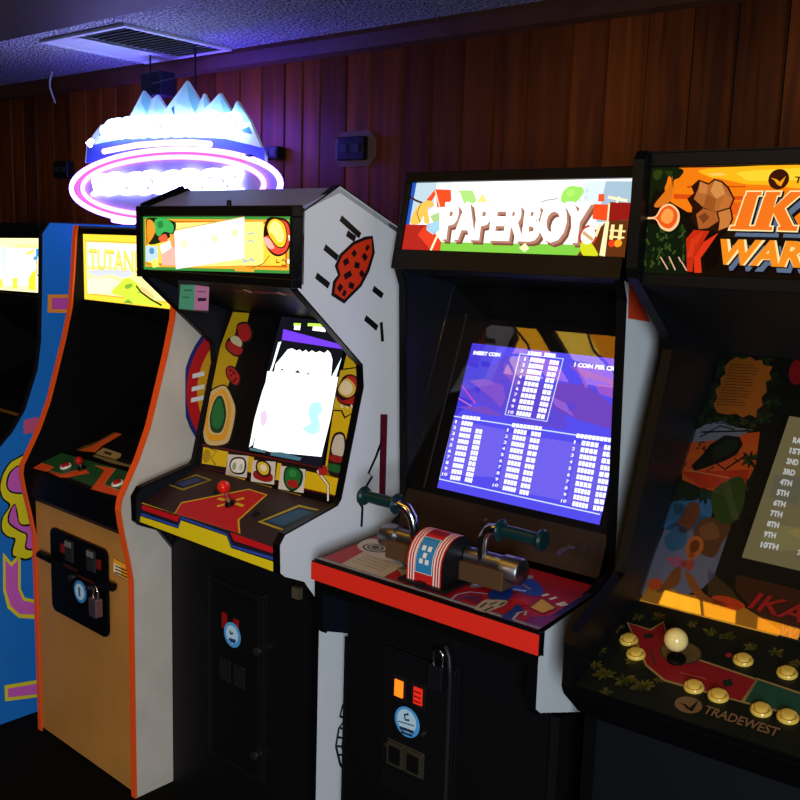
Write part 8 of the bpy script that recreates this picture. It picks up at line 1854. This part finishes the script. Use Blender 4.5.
# ================================================================== CABINET 3 (white sides)
c3 = thing('arcade_cabinet', 'white-sided arcade cabinet with an orange patty shape on its side and a red joystick', 'arcade cabinet', 'c3', group=GRP)
WHT = mat('dcdde0', .4, noise=.04, nscale=4)
pr3 = [(.125, 0), (.125, .79), (.07, .862), (.004, .892), (-.010, .905), (-.012, .975), (.004, .997), (.185, 1.036), (.198, 1.05), (.272, 1.335), (.266, 1.395), (.035, 1.590), (.026, 1.615), (.026, 1.755), (.17, 1.835), (.352, 1.760), (.88, 1.55), (.88, 0)]
mb = MB().prism(pr3, .60, .62, BLACK, WHT); art(mb, 'c3_side', clip=(.03, .88, 0, 1.8)); mb.build('side_panel', c3, label='white side panel with orange patty print and speed lines')
MB().prism(pr3, 0, .02, mat('14161e', .4)).build('side_panel', c3)
for a in (0, .60): MB().ribbon(pr3[:16], a-.001, a+.0205, .004, BLACK).build('edge_trim', c3)
mb = MB(); slab(mb, 'c3_marq', .0, .62, 1.60, 1.778, .02, SATIN, -.012); slab(mb, 'c3_marq', .02, .614, 1.612, 1.758, .01, SATIN); art(mb, 'c3_marq', 1.35); mb.build('marquee', c3, label='lit yellow marquee with a white slanted board')
mb = MB()
slab(mb, 'c3_marq', -.002, .622, 1.757, 1.782, .03, SATIN, .008); slab(mb, 'c3_marq', -.002, .622, 1.592, 1.613, .03, SATIN, .008); slab(mb, 'c3_marq', -.002, .021, 1.613, 1.757, .03, SATIN, .008); slab(mb, 'c3_marq', .612, .622, 1.613, 1.757, .03, SATIN, .008)
mb.build('marquee_frame', c3, .002)
mb = MB().prism([(.022, 1.772), (.17, 1.832), (.352, 1.757), (.352, 1.745), (.17, 1.82), (.022, 1.76)], .0, .62, mat('80809c', .42)); mb.prism([(.352, 1.757), (.87, 1.553), (.87, 1.54), (.352, 1.745)], .0, .62, mat('2a2a34', .5)); mb.build('top_panel', c3)
MB().tube([(.006, .03, 1.782), (.006, .165, 1.838)], .009, BLACK, 8).build('top_edging', c3); MB().lathe([(.006, 0), (.006, .014), (0, .016)], (.35, .05, 1.783), (0, 0, 1), BLACK, 8).build('top_screw', c3)
mb = MB(); slab(mb, 'c3_speaker', .02, .60, 0, .322, .012, BLACK); art(mb, 'c3_speaker', rough=.6, clip=(.02, .6, 0, .32)); mb.build('speaker_panel', c3, label='black speaker panel with a row of dull red dots')
mb = MB(); slab(mb, 'c3_card', .166, .292, 1.512, 1.594, .002, mat('30302c', .6)); art(mb, 'c3_card', base=.0004); mb.build('hanging_card', c3, label='green and pink card hanging under the marquee')
mb = MB(); slab(mb, 'c3_bezel', .02, .60, 0, .475, .012, mat('0a0808', .35)); art(mb, 'c3_bezel', clip=(.021, .599, 0, .475)); mb.build('bezel', c3, label='printed screen surround in yellow and dark red')
mb = MB(); slab(mb, 'c3_screen', .24, .53, .085, .475, .002, BLACK, .0075); art(mb, 'c3_screen', 1.5, .0078, clip=(.237, .53, .085, .472)); mb.build('screen', c3, label='bright white game screen with a purple band')
mb = MB(); slab(mb, 'c3_panel', .02, .60, 0, .203, .02, BLACK); art(mb, 'c3_panel', clip=(.02, .60, 0, .203))
slab(mb, 'c3_lip', .02, .60, 0, .059, .02, BLACK); art(mb, 'c3_lip', clip=(.02, .60, 0, .0592)); mb.prism([(.004, .893), (.125, .83), (.2, .9), (.2, 1.0), (.02, .94)], .02, .60, BLACK)
mb.build('control_panel', c3, label='dark control panel with red centre and striped front')
joystick(c3, 'c3_panel', .299, .093, .0175, .058, mat('d81c12', .2, coat=.5), CHROME, washer=.013)
for u, v in ((.20, .13), (.41, .09)):
    mb = MB(); o = Vector(at('c3_panel', u, v)); nn = nrm('c3_panel'); mb.lathe([(.012, .001), (.012, .004), (.007, .005), (.007, .008), (0, .008)], o, nn, mat('141418', .3)); mb.build('button', c3)
MB().box(.02, .60, .11, .125, .0, .84, mat('0c0c0e', .4)).build('front_panel', c3)
mb = MB(); slab(mb, 'c3_front', .20, .435, .22, .765, .010, mat('101012', .35), .010); slab(mb, 'c3_front', .215, .42, .24, .745, .006, mat('0a0a0c', .4), .014)
art(mb, 'c3_front', base=.014); d3 = mb.build('coin_door', c3, .004, label='black coin door with a round blue sticker')
for u, v in ((.277, .652), (.327, .648)): lamp_slot(d3, 'c3_front', u, v, .024, .046, mat('8a1018', .3), mat('141010', .4))
for u, v in ((.42, .607), (.412, .30)): MB().lathe([(.012, 0), (.012, .008), (.005, .010), (0, .010)], at('c3_front', u, v, .014), (0, -1, 0), STEEL).build('lock', d3)
for u in (.285, .345): slab(MB(), 'c3_front', u-.022, u+.022, .48, .54, .004, mat('17171a', .3), .020).build('coin_return', d3, .003)
MB().box(.56, .585, .085, .10, .80, .83, mat('4a4030', .5)).build('latch_block', c3)

# ================================================================== CABINET 4 (handlebars)
c4 = thing('arcade_cabinet', 'black-fronted arcade cabinet with handlebars and a purple high score screen', 'arcade cabinet', 'c4', group=GRP)
pr4 = [(.20, .70), (.024, .765), (.006, .78), (.004, .925), (.012, .94), (.245, .960), (.318, .995), (.318, 1.08), (.290, 1.60), (.268, 1.645), (.264, 1.66), (.274, 1.69), (.306, 1.864), (.312, 1.876), (.88, 1.876), (.88, .70)]
leg4 = [(.11, 0), (.11, .72), (.2, .70), (.88, .70), (.88, 0)]
W4 = mat('d4d8da', .4, noise=.06, nscale=4)
mb = MB().prism(pr4, .60, .62, BLACK, W4); art(mb, 'c4_side', clip=(.29, .8, 1.0, 1.85)); mb.build('side_panel', c4, label='white side panel with an orange corner')
MB().prism(pr4, 0, .02, mat('10121c', .4)).build('side_panel', c4)
for a in (0, .60):
    MB().prism(leg4, a, a+.02, mat('0c0b0c', .5)).build('leg_panel', c4)
    MB().ribbon(pr4[1:11], a-.001, a+.0205, .005, BLACK).build('edge_trim', c4)
mb = MB(); slab(mb, 'c4_marq', .02, .612, -.03, .18, .02, SATIN, -.004); slab(mb, 'c4_marq', .02, .612, 0, .1675, .004, SATIN); art(mb, 'c4_marq', 1.35); mb.build('marquee', c4, label='lit marquee with white block letters over a street scene')
mb = MB(); slab(mb, 'c4_marq', 0, .62, .1675, .192, .05, SATIN, .010); slab(mb, 'c4_marq', 0, .62, -.048, .0, .05, SATIN, .010); slab(mb, 'c4_marq', 0, .02, 0, .1675, .05, SATIN, .010); slab(mb, 'c4_marq', .6115, .62, 0, .1675, .05, SATIN, .001); mb.build('marquee_frame', c4, .002)
MB().box(.0, .62, .30, .86, 1.864, 1.876, BLACK).build('top_panel', c4)
MB().prism([(.265, 1.645), (.51, 1.60), (.52, 1.62), (.29, 1.66)], .02, .60, BLACK).build('monitor_hood', c4)
mb = MB(); slab(mb, 'c4_screen', .02, .60, -.13, .545, .012, INNER); mb.add([at('c4_screen', u, v, .0006) for u, v in ((.02, -.13), (.60, -.13), (.60, -.03), (.02, -.03))], [(0, 1, 2, 3)], mat('2c1c12', .6))
mb.tube([at('c4_screen', .075, -.02, .004), at('c4_screen', .075, .45, .004)], .003, mat('2a2622', .5), 6); mb.build('bezel', c4, label='black screen surround')
mb = MB(); slab(mb, 'c4_screen', .112, .578, -.015, .377, .003, BLACK, .003); art(mb, 'c4_screen', 1.3, .0032, clip=(.114, .576, -.013, .375)); mb.build('screen', c4, label='purple-blue screen with white score tables')
slab(MB(), 'c4_screen', .021, .599, -.10, .54, .003, glass(.03, .5), .022).build('glass_pane', c4)
mb = MB(); slab(mb, 'c4_panel', .001, .619, 0, .272, .02, BLACK); art(mb, 'c4_panel', clip=(.001, .619, 0, .272)); mb.build('control_panel', c4, label='red printed control panel')
mb = MB(); slab(mb, 'c4_strip', -.006, .63, .90, .948, .012, BLACK, -.002); art(mb, 'c4_strip'); mb.prism([(0, .90), (0, .87), (.1, .83), (.1, .93)], .02, .60, BLACK); mb.build('front_rail', c4, .002, label='orange-red front rail of the control panel')
MB().box(.02, .60, .10, .115, 0, .85, mat('08080a', .45)).build('front_panel', c4)
mb = MB(); slab(mb, 'c4_front', .15, .36, .38, .748, .010, mat('0d0d0f', .35), .010); art(mb, 'c4_front', base=.010); d4 = mb.build('coin_door', c4, .003, label='black coin door with lit orange slots and a round blue sticker')
for u, c in ((.199, glow('ff7a1c', 1.6)), (.257, glow('d8281a', 1.1))): lamp_slot(d4, 'c4_front', u, .654, .026, .042, c, mat('161012', .4))
for i in range(3): slab(MB(), 'c4_front', .247, .267, .640+i*.012, .642+i*.012, .002, mat('3a0a08', .5), .0165).build('slot_line', d4)
for u in (.196, .252): 
    fr = slab(MB(), 'c4_front', u-.026, u+.026, .452, .512, .008, mat('2e2a20', .4), .018).build('coin_return', d4, .003)
    slab(MB(), 'c4_front', u-.018, u+.018, .460, .504, .004, mat('060606', .5), .020).build('return_flap', fr, .002)
for u, v in ((.275, .565), (.165, .497), (.31, .70)): MB().lathe([(.006, 0), (.006, .006), (0, .007)], at('c4_front', u, v, .010), (0, -1, 0), STEEL, 12).build('screw', d4)
MB().tube([at('c4_front', .33, .80, .01), at('c4_front', .345, .78, .016), at('c4_front', .35, .73, .016), at('c4_front', .35, .38, .014)], .006, mat('1a1a1e', .35), 8).build('security_bar', d4)
padlock('c4', (.322, .074, .758), 'padlock with a tall chrome shackle above the lit orange coin slots', 0, 1.25, GUN)
# handlebar
RED = mat('b8201c', .4); STRW = mat('d8d4cc', .4); HBL = mat('2c78a8', .4); DK = mat('121214', .4)
prof = [(.022, .962), (.022, .985), (.022, 1.005)]+[(.086-.064*math.cos(a), 1.005+.062*math.sin(a)) for a in [math.radians(18*i) for i in range(1, 11)]]+[(.150, .962)]
xs = [.262, .266, .269, .273, .276, .280, .284, .336, .340, .344, .347, .351, .354, .358]
bc = [RED, STRW, RED, STRW, RED, STRW, None, STRW, RED, STRW, RED, STRW, RED]
mb = MB()
for j in range(len(xs)-1):
    for i in range(len(prof)-1):
        m = bc[j]
        if m is None: m = RED
        if i >= 10: m = DK
        a, b = prof[i], prof[i+1]
        mb.add([(xs[j], a[0], a[1]), (xs[j+1], a[0], a[1]), (xs[j+1], b[0], b[1]), (xs[j], b[0], b[1])], [(0, 1, 2, 3)], m)
for xe in (xs[0], xs[-1]): mb.add([(xe, y, z) for y, z in prof], [list(range(len(prof)))], DK)
def onprof(u0, u1, s0, s1, m, off):                  # decal that follows the curved cover; s counts along the profile
    ns = 10; vs = []
    for k in range(ns+1):
        s = s0+(s1-s0)*k/ns; i = int(s); f = s-i; a, b = prof[i], prof[i+1]
        y, z = a[0]+(b[0]-a[0])*f, a[1]+(b[1]-a[1])*f; l = math.hypot(b[0]-a[0], b[1]-a[1])
        q = (-(b[1]-a[1])/l*off, (b[0]-a[0])/l*off); vs += [(u0, y+q[0], z+q[1]), (u1, y+q[0], z+q[1])]
    mb.add(vs, [(2*k, 2*k+1, 2*k+3, 2*k+2) for k in range(ns)], m)
onprof(.286, .334, 1.0, 5.4, STRW, .0008); onprof(.2875, .3325, 1.08, 5.3, HBL, .0014)
for u, s in ((.302, 3.9), (.318, 3.9), (.310, 3.1), (.302, 2.4), (.318, 2.4)): onprof(u-.005, u+.005, s-.28, s+.28, STRW, .002)
onprof(.288, .332, 5.9, 7.0, mat('8a1418', .4), .0014)
hb = mb.build('handlebar_housing', c4, label='striped red and white handlebar cover with a blue square')
mb = MB().box(.246, .378, .010, .175, .958, .964, DK); mb.box(.30, .32, .004, .02, .958, .968, DK); mb.build('base_flange', hb, .001)
BRN = mat('4a3420', .5); GRIP = mat('09282a', .34)
for s in (-1, 1):
    X = lambda d: .31+s*d
    a, b = sorted((X(.048), X(.165))); MB().box(a, b, .085, .15, .968, 1.012, BRN).build('arm_block', hb, .003)
    MB().lathe([(0, 0), (.030, 0), (.030, .042), (.026, .046), (0, .046)], (X(.150), .118, 1.012), (s, 0, 0), STEEL).build('end_cylinder', hb)
    MB().tube([(X(.05), .118, 1.018), (X(.15), .118, 1.018)], .020, STEEL, 16).build('chrome_barrel', hb)
    pts = [(X(.095), .112, 1.0), (X(.096), .108, 1.05), (X(.102), .104, 1.077), (X(.115), .101, 1.095), (X(.135), .10, 1.100), (X(.16), .10, 1.100)]
    MB().tube(pts, .0125, CHROME, 14).build('handlebar_tube', hb)
    g = MB().lathe([(0, 0), (.022, .001), (.025, .006), (.022, .011), (.0135, .013), (.0145, .05), (.0135, .09), (.0145, .098), (.021, .102), (.024, .108), (.021, .114), (0, .115)], (X(.140), .10, 1.100), (s, 0, 0), GRIP, 20).build('grip', hb)
MB().lathe([(.016, 0), (.016, .003), (.010, .004), (0, .004)], at('c4_screen', .545, -.07, .001), nrm('c4_screen'), mat('2a2018', .5)).build('key_lock', c4)

# ================================================================== CABINET 5 (right edge, black)
c5 = thing('arcade_cabinet', 'black arcade cabinet with an orange sunset marquee and cream buttons at the right edge', 'arcade cabinet', 'c5', group=GRP)
pr5 = [(-.085, 0), (-.085, .785), (-.125, .815), (-.192, .875), (-.200, .89), (-.200, .975), (-.188, .992), (.012, 1.055), (.022, 1.075), (.185, 1.50), (.178, 1.525), (-.03, 1.655), (-.034, 1.67), (-.034, 1.87), (-.02, 1.884), (.72, 1.884), (.72, 0)]
NAVY = mat('07090d', .42, spec=.2)
for a in (0, .63):
    MB().prism(pr5, a, a+.02, NAVY).build('side_panel', c5)
    MB().ribbon(pr5[:15], a-.001, a+.021, .004, BLACK).build('edge_trim', c5)
mb = MB(); slab(mb, 'c5_marq', .02, .63, 1.645, 1.878, .02, BLACK, -.002); art(mb, 'c5_marq', 1.1, clip=(.016, .628, 1.662, 1.858)); mb.build('marquee', c5, label='lit orange sunset marquee with slab lettering')
mb = MB(); mb.box(.02, .63, -.012, .03, 1.858, 1.884, BLACK); mb.box(.02, .63, -.012, .03, 1.638, 1.662, BLACK); mb.build('marquee_frame', c5, .002)
MB().box(.0, .65, .0, .70, 1.875, 1.888, BLACK).build('top_panel', c5)
MB().prism([(-.012, 1.64), (.50, 1.47), (.52, 1.49), (.02, 1.66)], .02, .63, INNER).build('monitor_hood', c5)
mb = MB(); slab(mb, 'c5_panel', .02, .63, -.003, .30, .02, BLACK); art(mb, 'c5_panel', clip=(.021, .629, -.003, .30)); mb.prism([(-.196, .89), (-.10, .79), (.05, .79), (.05, .95)], .02, .63, BLACK); mb.build('control_panel', c5, label='jungle printed control panel with red stripe')
mb = MB(); slab(mb, 'c5_bezel', .02, .63, 0, .66, .012, INNER); art(mb, 'c5_bezel', clip=(.021, .629, 0, .66), rough=.55); mb.build('bezel', c5, label='jungle printed screen surround with a pale score screen')
slab(MB(), 'c5_bezel', .021, .629, .001, .655, .003, glass(.14, .6), .010).build('glass_pane', c5)
CRM = mat('ccaa48', .3, coat=.4)
for u, v in ((.056, .164), (.086, .129), (.269, .199), (.349, .197), (.216, .086), (.262, .082), (.338, .079), (.382, .082), (.46, .17), (.50, .14)):
    button(c5, 'c5_panel', u, v, .0185, CRM, CRM)
joystick(c5, 'c5_panel', .160, .147, .0225, .048, mat('dcc47c', .22, coat=.5), BLACK, washer=.018)
joystick(c5, 'c5_panel', .45, .147, .0225, .048, mat('dcc47c', .22, coat=.5), BLACK, washer=.018)
MB().box(.02, .63, -.075, -.055, 0, .80, mat('0a0b10', .5)).build('front_panel', c5)

# ================================================================== LIGHT
def area(name, loc, target, size, watts, col, sy=None):
    l = bpy.data.lights.new(name, 'AREA'); l.energy = watts; l.color = col; l.size = size
    if sy: l.shape = 'RECTANGLE'; l.size_y = sy
    o = bpy.data.objects.new(name, l); C.objects.link(o); o.location = loc
    o.rotation_euler = (Vector(target)-Vector(loc)).to_track_quat('-Z', 'Y').to_euler(); return o
area('doorway_daylight', (1.6, -2.0, 1.65), (-2.0, 1.9, .9), 1.0, 175, (.80, .90, 1.0), 1.6)
area('ceiling_lamp', (-1.6, -2.2, 2.3), (-2.0, 1.8, 1.0), .8, 16, (1.0, .70, .40))
w = bpy.data.worlds.new('room'); bpy.context.scene.world = w; w.use_nodes = True
w.node_tree.nodes['Background'].inputs['Color'].default_value = (.02, .018, .02, 1); w.node_tree.nodes['Background'].inputs['Strength'].default_value = .3
vs = bpy.context.scene.view_settings
bpy.context.scene.display_settings.display_device = 'sRGB'
vs.view_transform = 'Standard'; vs.look = 'None'; vs.exposure = 0.0; vs.gamma = 1.0; vs.use_curve_mapping = False
